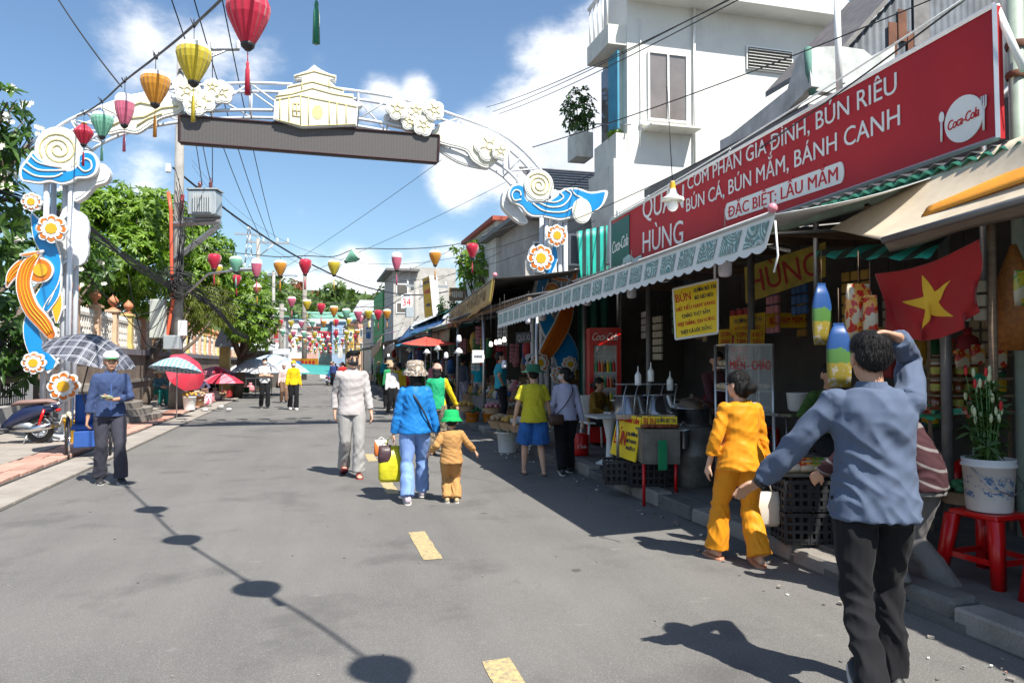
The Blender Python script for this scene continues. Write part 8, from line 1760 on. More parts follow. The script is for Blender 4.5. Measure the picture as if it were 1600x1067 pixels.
   g = MB(); g.ell(hp3(0, -.014, .03), (.092, .104, .092), 14, 10, rot=Rh); g.ell(hp3(0, -.03, -.06), (.075, .07, .09), 12, 8, rot=Rh); rmesh(g, 'headscarf', hatm, t, vox, 2, foldfn(.004, 9, 14), s)
  elif hat == 'cone': MB().lathe([(.21*s, -.0), (.0, .15*s)], (o_+ax*.05)*s, 24, ax=ax).build('conical_hat', hatm, t, local=True)
 if mask: MB().ell(hp3(0, .034, -.030)*s, (.064*s*hs, .068*s*hs, .058*s*hs), 14, 10, rot=Rh).build('face_mask', mask, t, local=True)
 # --- shoes
 if shoe:
  for (a_, M_) in fe:
   F = lambda x, y, z: (a_+M_ @ V((x, y, z)))*s; e1, e2 = M_ @ X*s, M_ @ V((0, 0, 1))*s; m_ = MB()
   if shoe == 'shoe': m_.loft([(F(0, -.075, -.045), e1*.026, e2*.028), (F(0, -.055, -.03), e1*.040, e2*.045), (F(0, .0, -.028), e1*.043, e2*.050), (F(0, .06, -.045), e1*.046, e2*.034), (F(0, .12, -.055), e1*.051, e2*.025), (F(0, .165, -.06), e1*.044, e2*.020), (F(0, .19, -.064), e1*.02, e2*.012)], 14)
   else: m_.loft([(F(0, .055, -.045), e1*.043, e2*.036), (F(0, .10, -.052), e1*.047, e2*.027)], 14)
   q = m_.build('shoe' if shoe == 'shoe' else 'sandal', shoem, t, local=True)
   th = .012 if shoe != 'platform' else .03
   MB().loft([(F(0, .05, -.078-th), e1*.052, M_ @ V((0, .142, 0))*s), (F(0, .05, -.074), e1*.050, M_ @ V((0, .138, 0))*s)], 18, pw=.7).build('sole', hatm2 if False else (_M['pale sole'] if shoe == 'shoe' else shoem), q, local=True)
 t['height'] = 0; del t['height']
 return dict(t=t, s=s, wl=wl*s, wr=wr*s, el=el*s, er=er*s, H=H*s, Rh=Rh, N=N_*s, sL=sL*s, sR=sR*s)
mk('pale sole', (.5, .48, .45), .6)
def wp(pr, p):                                            # person's local point -> world
 return pr['t'].matrix_basis @ V(p)
def bag(label, top, w, h, th, m, name='shopping_bag', rz=0, cord=.18, cat='bag', lettering=None):
 t = T(name, label, cat, tuple(top), rz); z0 = -cord
 MB().loft([((0, 0, z0-h), (w*.42, 0, 0), (0, th*.4, 0)), ((0, 0, z0-h*.9), (w*.5, 0, 0), (0, th*.5, 0)), ((0, 0, z0-h*.4), (w*.5, 0, 0), (0, th*.45, 0)), ((0, 0, z0), (w*.46, 0, 0), (0, th*.16, 0))], 16, pw=.6).build('bag_body', m, t, local=True)
 for q in (-1, 1): MB().tube([(-w*.25, q*.01, z0-.01), (-w*.12, q*.005, z0+cord*.6), (0, 0, 0), (w*.12, q*.005, z0+cord*.6), (w*.25, q*.01, z0-.01)], .005, 5).build('handle', m, t, local=True)
 return t
# 1 man in blue, nearest
BLUJ = cloth('slate blue shirt cloth', (.088, .115, .175)); f0 = GP(1372, 1098); f0 = (f0.x, f0.y, 0)
M1 = person('man in a slate blue shirt seen from behind, one hand on his head', f0, (.42, .91), 1.71, hip=.925, lean=4, feetR=(.10, .10, .085), feetL=(-.12, -.36, .17, 8), pL=-48, kL=(0, 1, 0), hL=(-.48, .16, .96), eL=(-.5, -.5, -.5), hR=(.115, .02, 1.665), eR=(.45, .9, -.1), dR=(-.93, -.1, .22), palmR=(0, -.1, -1), dL=(-.75, .5, -.45), palmL=(.1, -.6, -.7),
   head=(6, -2), sk=SKIN, top=BLUJ, bot=DEN, hem=-.17, ease=.034, flare=.012, lease=.004, cuff=.062, vox=.0075, fold=.014, collar=BLUJ, seed=3, curl=.3, shoem=mk('black white sneaker', (.03, .03, .032), .5, .1), hair='short', sleeve=.97)
t1 = M1['t']; wv = (M1['wl']-M1['el']).normalized()
MB().tube([M1['wl']-wv*.012, M1['wl']+wv*.012], .034, 14).build('watch_strap', BLKP, t1, local=True); MB().box(M1['wl']+V((-.01, -.028, .022)), (.034, .02, .034), bev=.004).build('watch_face', BLKP, t1, local=True)
# 2 woman in orange suit
ORG = cloth('orange satin', (.66, .25, .012), .5, .08); f0 = GP(1160, 880); f0.x -= .0
M2 = person('woman in a matching orange blouse and trousers with her black hair in a bun', (f0.x, f0.y, 0), (.10, .99), 1.50, hip=.925, lean=3, feetR=(.10, -.13, .10), pR=-12, feetL=(-.15, .20, .095, 10), hL=(-.27, .08, .86), eL=(-.6, -1, 0), hR=(.26, .06, .84), head=(28, 2), sk=SKIN2, top=ORG, bot=ORG, sleeve=.82, hem=-.2, ease=.026, flare=.05, lease=.020, cuff=.105, hair='bun', shoe='platform', shoem=mk('tan sandal', (.42, .18, .1), .5), fem=True, vox=.0085, fold=.011, seed=9, curl=.4)
bg = wp(M2, M2['wr']+V((0, .03, -.05))); bag('cream fabric shopping bag carried by the woman in orange', (bg.x, bg.y, bg.z), .26, .27, .07, cloth('cream tote', (.56, .53, .45)), rz=-.3, cord=.16)
# 3 man in pale shirt
PSH = cloth('pale mauve grey cotton', (.43, .40, .39)); f0 = GP(549, 744)
M3 = person('man in a pale grey shirt and trousers with a black mask walking toward the viewer', (f0.x, f0.y, 0), (.05, -1), 1.73, lean=2, feetL=(-.08, .16, .085), feetR=(.09, -.16, .12), pR=-22, hL=(-.25, .10, .84), hR=(.22, -.06, .86), eL=(-.4, -1, 0), sk=SKIN2, top=PSH, bot=cloth('light grey trousers', (.30, .29, .28)), hem=-.2, ease=.02, flare=.02, lease=.014, cuff=.085, sleeve=.9, roll=1, hair='short', mask=BLKP, shoe='sandal', shoem=mk('maroon sandal', (.2, .03, .03), .5), vox=.0095, fold=.0075, collar=PSH, seed=21, head=(12, 0))
MB().box(M3['N']+V((0, .105, -.30)), (.022, .004, .42)).build('button_placket', mk('placket', (.6, .57, .56), .9), M3['t'], local=True)
# 4 woman in bright blue jacket
BJ = cloth('bright blue windbreaker', (.015, .17, .47), .5); f0 = GP(648, 783)
CAMO = shader('camouflage bucket hat', lambda N, L, tc: nmix(N, L, nstep(N, L, nnoise(N, L, tc.outputs['Object'], 22, 2, .5), .5, .53), nmix(N, L, nstep(N, L, nnoise(N, L, tc.outputs['Object'], 31, 2, .5), .5, .54), (.50, .44, .38), (.10, .09, .085)), (.26, .20, .15)), rough=.9)
M4 = person('woman in a bright blue jacket and camouflage sun hat leading a child', (f0.x, f0.y, 0), (.0, 1), 1.54, lean=3, feetL=(-.11, -.18, .10), pL=-14, feetR=(.13, .24, .10, -8), hL=(-.27, .05, .80), hR=(.30, .02, .76), eR=(.5, -1, 0), sk=SKIN2, top=BJ, bot=cloth('light blue trousers', (.20, .32, .62)), hem=-.17, ease=.036, flare=.01, lease=.018, cuff=.088, hair='long', hat='bucket', hatm=CAMO, shoem=mk('pink white shoe', (.55, .45, .50), .6), fem=True, vox=.0095, fold=.0095, seed=33, head=(0, -8))
MB().tube(smooth_loop([M4['sL']*.7+M4['sR']*.3+V((0, -.03, .05)), V((-.03, -.11, 1.2)), V((.03, -.135, 1.1)), V((.11, -.13, .95)), V((.18, -.06, .80))], 4, False), .011, 6).build('bag_strap', BLKP, M4['t'], local=True)
q = wp(M4, M4['wl']+V((0, .02, -.07))); q = wp(M4, V(M4['wl'])+V((-.03, .06, -.05)))
bag('yellow green plastic shopping bag carried by the woman in blue', tuple(q), .27, .40, .13, mk('yellow plastic bag', (.55, .50, .02), .35, .2, 10, .8, 14), cord=.10)
q2 = q+V((-.10, .03, .0)); bag('orange and white paper bag held in the same hand', tuple(q2), .16, .18, .10, shader('orange white paper', lambda N, L, tc: nmix(N, L, nstep(N, L, nmath(N, L, 'ADD', nsep(N, L, tc.outputs['Object'])[0], nmath(N, L, 'MULTIPLY', nsep(N, L, tc.outputs['Object'])[2], .6)), -.1, -.09), (.66, .16, .03), (.6, .56, .52)), rough=.6), cord=.03)
bag('dark bundle of bags hanging behind the orange paper bag', tuple(q2+V((.04, -.03, -.06))), .16, .2, .12, mk('dark bag', (.06, .03, .035), .4, .4, 12, .6, 20), cord=.03)
# 5 child
TAN = cloth('tan child suit', (.44, .235, .085)); f0 = GP(705, 785); GH = cloth('bright green felt', (.012, .36, .10))
M5 = person('small child in tan pyjamas and a bright green bucket hat', (f0.x, f0.y, 0), (.12, .99), 1.02, hip=.84, hs=1.42, feetL=(-.075, .02, .09), feetR=(.10, -.02, .09), hL=(-.40, .06, .92), eL=(-.4, -.6, -.8), hR=(.46, .14, .92), eR=(.4, -.6, -.8), sk=SKIN2, top=TAN, bot=TAN, hem=-.22, ease=.05, flare=.01, lease=.032, cuff=.095, sleeve=.9, hair='short', hat='bucket', hatm=GH, shoem=mk('blue yellow shoe', (.45, .35, .2), .6, .3, 30), vox=.013, fold=.012, seed=41, limbs=.92, head=(0, 6))
# 6 cyclist style jersey person behind
GYJ = shader('green and yellow jersey', lambda N, L, tc: nmix(N, L, nstep(N, L, nsep(N, L, tc.outputs['Object'])[0], .135, .15), (.01, .33, .14), (.72, .50, .01)), rough=.8); f0 = GP(682, 712)
person('person in a green and yellow jersey half hidden behind the blue jacket', (f0.x, f0.y, 0), (.35, .93), 1.56, lean=6, feetL=(-.10, .10, .08), feetR=(.12, -.12, .10), pR=-15, hR=(.34, .26, .88), sk=SKIN2, top=GYJ, bot=cloth('patterned trousers', (.22, .18, .13), var=.8, vs=25), hem=-.15, ease=.02, hair='long', hat='hood', hatm=cloth('peach headscarf', (.55, .34, .27)), shoe='sandal', shoem=BLKP, fem=True, vox=.012, seed=51)
# 7 yellow T shirt and green hat
YT = cloth('lemon T shirt', (.50, .45, .03)); f0 = GP(834, 742)
DG = cloth('dark green felt hat', (.035, .13, .075))
M7 = person('youth in a lemon T shirt, denim shorts and dark green sun hat', (f0.x, f0.y, 0), (.10, .99), 1.50, lean=2, feetL=(-.14, .10, .08, 12), feetR=(.14, -.10, .085), hL=(-.30, .06, .86), hR=(.30, .10, .84), eL=(-.7, -1, 0), eR=(.7, -1, 0), sk=SKIN2, top=YT, bot=cloth('blue denim shorts', (.03, .12, .36), var=.35, vs=9), sleeve=.40, hem=-.19, ease=.036, flare=.03, legs=.52, lease=.045, hair='short', hat='wide', hatm=DG, shoe='sandal', shoem=BLKP, vox=.010, fold=.009, seed=61)
# 8 lavender shirt
LV = cloth('pale lavender shirt', (.42, .42, .56)); f0 = GP(884, 740)
M8 = person('woman in a pale lavender shirt and black trousers with a white mask, looking left', (f0.x, f0.y, 0), (.12, .99), 1.50, lean=2, feetL=(-.09, -.16, .10), pL=-14, feetR=(.10, .16, .085), hL=(-.21, .16, .90), hR=(.27, .0, .84), head=(55, 0), sk=SKIN2, top=LV, bot=DEN, hem=-.15, ease=.022, lease=.02, cuff=.08, hair='bun', mask=WHT, shoe='shoe', fem=True, vox=.010, fold=.006, seed=71)
MB().tube(smooth_loop([M8['sR']+V((-.05, -.02, .05)), V((.08, -.10, 1.17)), V((.0, -.125, 1.02)), V((-.08, -.13, .92)), V((-.15, -.09, .84))], 4, False), .007, 5).build('bag_strap', BLKP, M8['t'], local=True)
q = wp(M8, V((-.16, -.13, .78))); bag('dark brown shoulder bag on the hip of the lavender shirt', (q.x, q.y, q.z+.08), .22, .14, .08, mk('brown leather', (.07, .035, .025), .4, .2), cord=.02, name='shoulder_bag')
# 9 man with cap by the plaid umbrella
NS = cloth('navy blue work shirt', (.045, .07, .155)); f0 = GP(170, 755); CAPM = cloth('white cap', (.6, .62, .62)); CAPG = cloth('green cap visor', (.02, .30, .09))
M9 = person('older man in a navy shirt and green white cap counting money', (f0.x, f0.y, 0), (.30, -.95), 1.70, lean=3, feetL=(-.13, .10, .085, 10), feetR=(.10, -.08, .085), hL=(-.02, .27, 1.09), eL=(-1, -.2, -.8), hR=(.26, .02, .80), eR=(.5, -1, 0), dL=(.85, .3, .1), palmL=(0, 0, 1), palmR=(-1, 0, 0), curl=.7, head=(4, -6), sk=SKIN, top=NS, bot=cloth('dark slate trousers', (.045, .045, .06)), hem=-.12, ease=.024, flare=.02, lease=.012, cuff=.085, sleeve=.86, roll=1, hair='short', hat='cap', hatm=CAPM, hatm2=CAPG, vox=.0095, fold=.0085, collar=NS, seed=81)
MB().box(V((0, .145, 1.10)), (.02, .004, .4)).build('button_placket', mk('navy placket', (.05, .09, .24), .9), M9['t'], local=True)
q = wp(M9, V((.06, .31, 1.12))); mb = MB(); [mb.box(q+V((uni(-.01, .01), uni(-.01, .01), .006*k)), (.13, .06, .002), mat=Matrix.Rotation(.4+.12*k, 3, 'Z') @ Matrix.Rotation(.25, 3, 'X')) for k in range(5)]; mb.build('banknotes', mk('banknote', (.3, .32, .2), .7, .3, 40), None, 'folded banknotes in the hand of the man in the cap', 'money', kind='stuff')
# 10, 11 walkers further off
f0 = GP(413, 638); person('man in a white short sleeved shirt and mask with folded arms', (f0.x, f0.y, 0), (.25, -.95), 1.74, feetL=(-.08, .14, .085), feetR=(.09, -.12, .1), hL=(.10, .24, 1.12), hR=(-.10, .25, 1.10), eL=(-1, -.2, -.6), eR=(1, -.2, -.6), sk=SKIN2, top=WHT, bot=DEN, sleeve=.45, hem=-.16, ease=.03, hair='short', mask=WHT, vox=.018, fold=.008, seed=91)
YLW = cloth('mustard yellow sweater', (.68, .46, .01)); f0 = GP(458, 640); person('woman wrapped in a yellow sweater and headscarf with a mask', (f0.x, f0.y, 0), (.2, -.97), 1.66, feetL=(-.08, .12, .085), feetR=(.09, -.12, .1), hL=(-.25, .02, .84), hR=(.25, .04, .84), sk=SKIN2, top=YLW, bot=DEN, hem=-.16, ease=.028, hair=None, hat='hood', hatm=YLW, mask=WHT, fem=True, vox=.018, fold=.008, seed=95, cuff=.09, shoem=WPL)
f0 = GP(437, 632); person('woman in pale pink walking just behind the yellow sweater', (f0.x+.1, f0.y+1.2, 0), (.2, -.97), 1.56, feetL=(-.08, .1, .085), feetR=(.09, -.1, .1), sk=SKIN2, top=cloth('pale pink shirt', (.6, .45, .42)), bot=cloth('brown trousers', (.2, .12, .08)), hair=None, hat='hood', hatm=WHT, fem=True, vox=.022, seed=97)
# 12 striped shirt man bending at the kerb
STR = shader('maroon striped knit', lambda N, L, tc: nmix(N, L, nstep(N, L, nmath(N, L, 'SINE', nmath(N, L, 'MULTIPLY', nmath(N, L, 'ADD', nsep(N, L, tc.outputs['Object'])[2], nmath(N, L, 'MULTIPLY', nsep(N, L, tc.outputs['Object'])[1], -.5)), 62)), .84, .92), (.045, .014, .018), (.17, .15, .145)), rough=.9); f0 = GP(1487, 955)
M12 = person('man in a maroon striped shirt and grey trousers leaning over the goods', (f0.x-.10, f0.y+.1, 0), (-.5, .87), 1.62, hip=.86, lean=46, feetR=(.11, -.14, .085, -8), feetL=(-.13, .12, .16), hL=(-.15, .62, .85), hR=(.25, .58, .85), eL=(-1, 0, -.5), eR=(1, 0, -.5), head=(0, 10), sk=SKIN, top=STR, bot=cloth('mid grey trousers', (.16, .15, .145)), hem=-.14, ease=.028, lease=.022, cuff=.085, hair='short', shoe='sandal', shoem=BLKP, vox=.010, fold=.0095, seed=111)
# 13.. people in the stalls
TEA = cloth('teal polo shirt', (.03, .28, .36)); f0 = GP(784, 668, FZ)
person('man in a teal polo with hands on his hips between produce trays', (f0.x, f0.y+.1, FZ), (.9, -.1), 1.66, hL=(-.19, .02, .98), hR=(.19, .02, .98), eL=(-1, -.6, .1), eR=(1, -.6, .1), top=TEA, bot=DEN, sleeve=.42, hem=-.12, ease=.03, hair='short', vox=.014, seed=121, head=(0, -12))
f0 = GP(738, 640, FZ); person('person in a bright teal shirt with back turned under the hanging bulbs', (f0.x+.2, f0.y, FZ), (.5, .86), 1.62, top=cloth('bright teal cotton', (.01, .34, .45)), bot=cloth('pale trousers', (.4, .4, .42)), sleeve=.45, hair='short', vox=.016, seed=123)
f0 = GP(722, 640, FZ); person('person in a slate shirt and pale trousers beside the bright teal shirt', (f0.x+.1, f0.y+.5, FZ), (.6, .8), 1.6, top=cloth('slate shirt', (.09, .1, .14)), bot=cloth('lilac trousers', (.36, .34, .42)), hair='short', vox=.016, seed=125)
f0 = W(944, 600, 12.2); OC = cloth('ochre print blouse', (.24, .13, .02), var=.7, vs=30)
def seated(label, pos, face, top, bot, h=1.58, hair='bun', **k):
 a = dict(hip=.50, lean=8, feetL=(-.10, .42, .08), feetR=(.10, .42, .08), hL=(-.12, .33, .62), hR=(.12, .33, .62), eL=(-1, -.5, 0), eR=(1, -.5, 0), vox=.015, fem=True, hem=-.04); a.update(k)
 return person(label, pos, face, h, top=top, bot=bot, hair=hair, **a)
seated('woman in an ochre blouse seated at a white table near the fridge', (ch.location.x, ch.location.y-.02, FZ), (.6, -.8), OC, DEN, seed=131)
f0 = W(1293, 640, 6.9); seated('cook with short dark hair sitting in the dark kitchen behind the tubs', (f0.x, f0.y, FZ+.12), (-.3, -.95), cloth('green black blouse', (.06, .12, .03), var=.6, vs=20), DEN, hair='short', hip=.62, seed=133, hL=(-.1, .34, .8), hR=(.16, .34, .78))
MB().box((f0.x, f0.y-.02, FZ+.3), (.34, .34, .55), bev=.02).build('cook_stool', BLKP, None, 'black stool under the seated cook', 'stool')
f0 = W(1120, 640, 8.9); person('cook in a dark shirt half hidden behind the steaming cauldron', (f0.x, f0.y, FZ), (-.2, -.95), 1.55, top=cloth('dark maroon shirt', (.08, .03, .035)), bot=DEN, hL=(-.15, .35, .95), hR=(.15, .35, .95), eL=(-1, -.5, 0), eR=(1, -.5, 0), hair='short', fem=True, vox=.016, seed=135)
# left pavement vendors
cl = lambda n, c: cloth(n+' vendor cloth', c)
LVN = [((247, 634), (.6, -.8), cl('slate teal', (.05, .12, .15)), cl('green', (.01, .13, .11)), 'vendor in a slate top and straw hat sitting on the steps', 'cone'), ((231, 624), (.3, -.9), cl('plum', (.15, .04, .07)), cl('dark', (.03, .03, .04)), 'vendor in plum sitting higher on the steps', None), ((313, 628), (.5, -.8), cl('violet grey', (.10, .08, .14)), cl('brown', (.12, .08, .06)), 'vendor sitting in the shade of the crimson umbrella', None),
  ((333, 615), (.6, -.8), cl('brick', (.35, .06, .04)), cl('dark', (.03, .03, .04)), 'vendor in brick red under the pink umbrella', 'cone'), ((352, 612), (.4, -.9), cl('navy', (.03, .04, .12)), cl('dark', (.03, .03, .04)), 'vendor in navy right of the pink umbrella', None), ((368, 608), (.3, -.95), cl('ochre', (.4, .25, .05)), cl('dark', (.03, .03, .04)), 'vendor in ochre among the far umbrellas', 'cone')]
STRAW = mk('woven straw', (.45, .32, .2), .8, .2, 20)
for i, ((u, v), fc, tp_, bt, lb, ht) in enumerate(LVN):
 p = GP(u, v, .09); z = .09+(.16 if i == 0 else .32 if i == 1 else 0)
 seated(lb, (p.x, p.y, z), fc, tp_, bt, hip=.36, feetL=(-.1, .40, .08-(.14 if i < 2 else 0)), feetR=(.12, .38, .08-(.14 if i < 2 else 0)), hat=ht, hatm=STRAW, vox=.02, seed=140+i, hL=(-.1, .38, .55), hR=(.1, .38, .55))
 if i > 1: MB().box((p.x, p.y, .09+.13), (.3, .3, .24), bev=.02).build('low_stool', REDP if i % 2 else WPL, None, 'low stool under the %s' % lb[:40].rsplit(' ', 1)[0], 'stool')
# far crowd
CC = [('white', (.62, .62, .62)), ('teal', (.02, .30, .38)), ('red', (.45, .03, .03)), ('navy', (.03, .05, .16)), ('yellow', (.6, .42, .02)), ('pink', (.55, .2, .25)), ('grey', (.25, .25, .26)), ('green', (.03, .25, .09))]
rc = random.Random(9); crowd = []
for i in range(30):
 u = rc.choice([rc.uniform(515, 560), rc.uniform(560, 612), rc.uniform(600, 690)]); D = rc.uniform(34, 88) if u < 600 else rc.uniform(22, 44)
 p = W(u, 600, D); n_, c = CC[i % 8]; x = p.x if u > 560 else min(p.x, 2.6)
 fw = rc.choice([1, -1]); person('%s person in %s in the far crowd, counted from the left kerb' % (ORD[i % 20] if i < 20 else 'rear '+ORD[i-20], n_), (x, p.y, 0 if x < 3.55 else FZ), (rc.uniform(-.4, .4), fw), rc.uniform(1.5, 1.72), feetL=(-.09, .13, .085), feetR=(.09, -.13, .09), sk=SKIN, top=cloth('crowd '+n_, c), bot=DEN, hair='short', hat=rc.choice([None, None, 'wide']), hatm=STRAW, vox=.035, fold=0, group='people in the far crowd', seed=i, hands=False)
# ================================================================== LEFT PAVEMENT THINGS
NVY = mk('navy scooter paint', (.012, .02, .06), .2, .05, 5, coat=.8); CHR = mk('chrome', (.7, .7, .7), .15, 0, metal=1)
def wheel(par, c, r, w, spokes=5, axis='Y', thin=False):
 c = V(c); g = lambda a, rr, o: V((c.x+math.cos(a)*rr, c.y+o, c.z+math.sin(a)*rr)) if axis == 'Y' else V((c.x+o, c.y+math.cos(a)*rr, c.z+math.sin(a)*rr))
 n = 28; wh = MB().tube([g(2*PI*i/n, r-w, 0) for i in range(n+1)], w, 8, cap=False).build('wheel', BLKP, par, local=True)
 MB().tube([g(2*PI*i/n, r-2*w, 0) for i in range(n+1)], w*.35, 6, cap=False).build('rim', CHR, wh, local=True); m = MB()
 for k in range(spokes): a = 2*PI*k/spokes; m.tube([g(a, .03, .02 if thin else 0), g(a+(.15 if thin else 0), r-2*w, 0)], .003 if thin else .014, 5)
 m.tube([g(0, 0, -.05), g(0, 0, .05)], .035 if not thin else .02, 8); m.build('spokes', STEEL, wh, local=True); return wh
def scooter(label, pos, rz, paint, seatm):          # local x forward, rear axle over the origin
 t = T('motor_scooter', label, 'scooter', pos, rz); wheel(t, (0, 0, .25), .25, .055); wheel(t, (1.25, 0, .25), .25, .05)
 Y = V((0, 1, 0)); Z = V((0, 0, 1))
 MB().loft([((-.30, 0, .66), Y*.03, Z*.03), ((-.22, 0, .64), Y*.09, Z*.07), ((0, 0, .60), Y*.13, Z*.12), ((.25, 0, .52), Y*.14, Z*.15), ((.45, 0, .42), Y*.12, Z*.13), ((.6, 0, .3), Y*.13, Z*.07)], 14, pw=.8).build('body', paint, t, local=True)
 MB().loft([((.5, 0, .26), Y*.15, Z*.03), ((.85, 0, .26), Y*.16, Z*.03)], 8, pw=.5).build('footboard', BLKP, t, local=True)
 MB().loft([((.85, 0, .28), Y*.17, V((.05, 0, .02))), ((.98, 0, .6), Y*.2, V((.06, 0, .02))), ((1.02, 0, .9), Y*.14, V((.07, 0, .02))), ((1.0, 0, 1.02), Y*.1, V((.05, 0, .01)))], 12).build('leg_shield', paint, t, local=True)
 MB().loft([((-.30, 0, .74), Y*.05, Z*.025), ((-.15, 0, .77), Y*.12, Z*.045), ((.1, 0, .755), Y*.135, Z*.05), ((.35, 0, .74), Y*.12, Z*.05), ((.48, 0, .70), Y*.06, Z*.03)], 14).build('seat', seatm, t, local=True)
 MB().tube([(.98, 0, 1.0), (1.25, 0, .25)], .03, 8).build('fork', STEEL, t, local=True); MB().tube([(.93, -.33, 1.0), (1.0, -.1, 1.03), (1.0, .1, 1.03), (.93, .33, 1.0)], .018, 8).build('handlebar', BLKP, t, local=True)
 MB().tube([(-.12, -.13, .70), (-.36, -.10, .74), (-.36, .10, .74), (-.12, .13, .70)], .014, 6).build('grab_rail', CHR, t, local=True)
 MB().loft([((-.30, 0, .60), Y*.08, Z*.035), ((-.345, 0, .61), Y*.05, Z*.025)], 10).build('tail_light', REDP, t, local=True); MB().box((-.40, 0, .42), (.012, .19, .14), mat=Matrix.Rotation(-.35, 3, 'Y')).build('number_plate', WPL, t, local=True)
 MB().loft([((-.1, 0, .52), Y*.05, Z*.02), ((-.36, 0, .40), Y*.06, Z*.02)], 8).build('rear_mudguard', BLKP, t, local=True)
 for q in (-1, 1): MB().tube([(.45, q*.13, .25), (.1, q*.14, .26), (-.28, q*.15, .34)], [.03, .055, .06], 12).build('muffler', CHR if q > 0 else STEEL, t, local=True); MB().tube([(-.02, q*.12, .3), (-.12, q*.12, .62)], .025, 8).build('shock_absorber', REDP, t, local=True)
 MB().ell((.3, 0, .32), (.22, .09, .1), 12, 8).build('engine', STEEL, t, local=True); MB().tube([(.15, .1, .2), (.18, .2, .02)], .012, 6).build('stand', STEEL, t, local=True)
 return t
p = GP(62, 692, .09); scooter('navy scooter with a dusty pink seat parked at the left edge, tail toward the road', (p.x, p.y, .09), R(172), NVY, mk('dusty pink seat', (.24, .15, .13), .6, .2))
for i, (u, v, D, rz, lb) in enumerate(((512, 598, 52, 80, 'blue scooter riding away on the left of the far street'), (566, 600, 44, -95, 'dark scooter coming up the far street by the stalls'))): p = W(u, v, D); scooter(lb, (p.x, p.y, 0), R(rz), [PLB, NVY][i], BLKP)
# wheeled chair cart with the plaid umbrella
c = GP(136, 712, .03); ct = T('vendor_cart', 'blue wheeled vendor cart with spoked wheels parked behind the man in the cap', 'cart', (c.x, c.y, .03), R(12))
for x in (-.28, .34): wheel(ct, (x, 0, .33), .33, .02, 18, 'X', True)
BLE = mk('blue canvas', (.02, .08, .30), .7, .2)
MB().box((.03, 0, .48), (.5, .5, .07), bev=.01).build('seat', BLE, ct, local=True); MB().grid(lambda i, j: (-.2+.46*i, .25+.08*j, .5+.5*j), 4, 4, thick=.02).build('backrest', BLE, ct, local=True); MB().box((.03, -.1, .3), (.42, .4, .26), bev=.01).build('box', BLE, ct, local=True)
for x in (-.23, .29): MB().tube([(x, -.42, .06), (x, -.3, .45), (x, .22, .45), (x, .3, .95), (x, .42, .95)], .014, 6).build('frame_tube', CHR, ct, local=True); MB().lathe([(.06, -.01), (.06, .01)], (x, -.42, .07), 12, ax=(1, 0, 0), cap=True).build('caster', BLKP, ct, local=True)
def _plaid(N, L, tc):
 s = nsep(N, L, tc.outputs['Object']); f = None
 for ax in (0, 1):
  for fr_, ph, th in ((40, 0, .95), (40, .9, .98), (80, .4, .988)):
   k = nstep(N, L, nmath(N, L, 'SINE', nmath(N, L, 'ADD', nmath(N, L, 'MULTIPLY', s[ax], fr_), ph)), th, th+.02); f = k if f is None else nmath(N, L, 'MAXIMUM', f, k)
 b = nstep(N, L, nmath(N, L, 'SINE', nmath(N, L, 'MULTIPLY', s[0], 26)), -.6, .6); return nmix(N, L, f, nmix(N, L, b, (.025, .028, .042), (.07, .075, .10)), (.28, .29, .32))
tent('black and white plaid umbrella leaning over the vendor cart', 150, 523, 11.9, 1.42, .36, shader('plaid umbrella cloth', _plaid, rough=.6), pole_=False, tilt=(R(10), R(17), 0), group=None)
a, b = W(150, 525, 11.9), GP(124, 700, .1); MB().tube([a+V((0, 0, .08)), a, W(128, 610, 11.8), (b.x+.2, b.y, .4)], .012, 6).build('umbrella_shaft', BLKP, None, 'black shaft of the plaid umbrella tied to the cart', 'umbrella shaft')
p = GP(118, 690, .09); bucket('yellow bucket with a sack in it beside the left arch pillar', 118, 690, YELD, .2, .42, WDIRT if False else CLT[1], .09, 'left pavement tubs')
for i, (u, v, m, r, h, lb) in enumerate(((296, 640, WPL, .2, .42, 'white bucket carrying a fruit tray by the seated vendor'), (310, 634, CLT[0], .2, .35, 'brown basket beside the white bucket'), (318, 610, YELD, .15, .3, 'yellow tub under the crimson umbrella'), (352, 609, YELD, .2, .3, 'yellow tub further down the pavement'))): bucket(lb, u, v, m, r, h, [CLT[5], CLT[9], CLT[5], CLT[3]][i], .09, 'left pavement tubs')
PB = shader('pink white carrier bag', lambda N, L, tc: nmix(N, L, nstep(N, L, nnoise(N, L, tc.outputs['Object'], 9, 2), .5, .52), (.62, .6, .6), (.6, .1, .18)), rough=.4)
for i, (u, v, m, lb) in enumerate(((322, 636, PB, 'pink and white carrier bag standing at the pavement edge'), (305, 636, CLT[7], 'violet bag beside the carrier bag'), (340, 618, CLT[2], 'red and white bag under the pink umbrella'), (360, 615, CLT[1], 'cream sack among the far left vendors'), (378, 613, PB, 'pink bag near the grey umbrella'))): p = GP(u, v-3, .09); bag(lb, (p.x, p.y, .09+.52), .42, .38, .24, m, cord=.12)
for i in range(14): u = 300+i*9; p = GP(u, 634-i*2.0, .09); clut(['basket', 'box', 'bag'][i % 3], (p.x-.25, p.y+.1, .09), .42, CLT[[2, 5, 1, 3, 8, 4, 9][i % 7]], '%s vendor bundle from the steps along the left pavement edge' % ORD[i], 'vendor goods', 'left vendor goods')
sign_board('wall_banner', 'tall red banner with yellow lettering on the wall behind the arch pillar', [W(106, 447, 19), W(120, 452, 19.5), W(120, 515, 19.5), W(106, 515, 19)], [('~', .5, .2+.2*k, .7, .09, YELD) for k in range(4)], REDI)
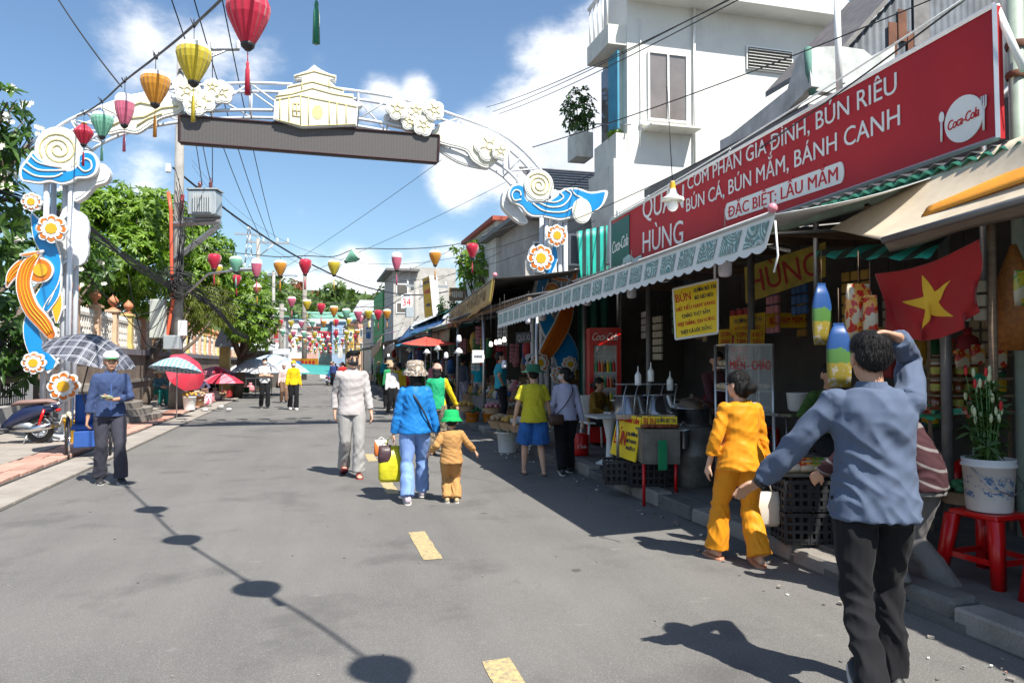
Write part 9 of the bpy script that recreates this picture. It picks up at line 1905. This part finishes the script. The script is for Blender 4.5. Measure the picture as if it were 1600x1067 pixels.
for (u, v) in ((345, 636), (357, 640), (320, 641)): p = GP(u, v, .06); MB().loft([((p.x, p.y, .07), (.12, 0, 0), (0, .2, 0)), ((p.x+.03, p.y, .12), (.05, 0, 0), (0, .1, 0))], 7).build('crumpled_paper', WHT, None, '%s scrap of pale paper lying on the red tiles' % {345: 'middle', 357: 'right', 320: 'left'}[u], 'litter')
# restaurant depth: folding tables, stools and stacked stock in the half dark
for i, (x, y) in enumerate(((5.6, 9.6), (6.6, 8.4), (6.9, 10.6), (6.4, 6.6))): t = T('folding_table', '%s steel folding table from the street inside the restaurant' % ORD[i], 'table', (x, y, FZ)); MB().box((0, 0, .72), (1.0, .65, .03)).build('tabletop', STAIN, t, local=True); [MB().tube([(a*.42, b_*.26, 0), (a*.42, b_*.26, .71)], .014, 6).build('leg', STEEL, t, local=True) for a in (-1, 1) for b_ in (-1, 1)]; [stool('red stool at the %s folding table, %s side' % (ORD[i], 'near' if q < 0 else 'far'), (x+.1, y+q*.6, FZ), .42, .27) for q in (-1, 1)]; rowgoods('on folding table %s' % ORD[i], y-.25, y+.25, x, FZ+.735, 4, .16, ['bottle', 'jar', 'tin'], 'table condiments')
for k, z in enumerate((FZ, .55, .95, 1.35, 1.8, 2.2)): rowgoods('in layer %s of the restaurant back stock' % ORD[k], 5.2, 7.4, 7.6, z, 8, .38, ['box', 'bag', 'box'], 'restaurant back stock')
MB().bx(7.3, 7.35, 5.1, 7.5, FZ, 2.6).bx(7.3, 7.9, 5.1, 5.14, FZ, 2.6).build('stock_rack', BLU, None, 'dark blue rack holding the restaurant back stock', 'rack')
for k in range(9): p = W(1380+k*22, 560+(k % 3)*30, 6.9+.1*(k % 2)); clut(['bag', 'box', 'tin'][k % 3], tuple(p), .26, CLT[[5, 2, 0, 3, 9][k % 5]], '%s item of the dim stock hung behind the flag' % ORD[k], 'grocery stock', 'stock behind the flag')
for k in range(26):   # strips of sachets and small bundles hung from the beams over both shops
 y = 2.9+(k % 13)*.72; x = [5.4, 6.5][k//13]+uni(-.1, .1); z = 2.62-uni(0, .35); c = CLT[[2, 5, 3, 8, 4, 9, 7, 1][k*5 % 8]]; r_ = '%s %s strip of sachets from the near end, %s row under the shop roof' % (ORD[k % 13], COLN[[2, 5, 3, 8, 4, 9, 7, 1][k*5 % 8]], ['front', 'back'][k//13])
 o = T('sachet_strips', r_, 'hanging goods', (x, y, z), uni(-.5, .5), 'sachet strips under the shop roof'); q_ = MB(); [q_.box((0, (a_-1)*.12, -.12*b_-.06), (.04, .10, .10), bev=.008) for a_ in (0, 1, 2) for b_ in range(4+k % 3)]; q_.build('sachets', c, o, local=True, kind='stuff'); MB().tube([(0, 0, 0), (0, 0, .35)], .005, 4).build('hook_cord', BLK, o, local=True)
for i, (u, v, c) in enumerate(((322, 612, 2), (330, 606, 5), (344, 603, 3), (360, 600, 4), (372, 598, 8))): p = GP(u, v+14, .09); seated('%s of the extra vendors crouching along the left pavement from the pole' % ORD[i], (p.x-.5, p.y, .09), (.6, -.8), CLT[c], DEN, hip=.36, hat='cone' if i % 2 else None, hatm=STRAW, vox=.022, seed=170+i, hL=(-.1, .38, .55), hR=(.1, .38, .55)); MB().box((p.x-.5, p.y, .22), (.3, .3, .24), bev=.02).build('low_stool', CLT[7], None, 'blue stool of the %s crouching vendor from the pole' % ORD[i], 'stool')
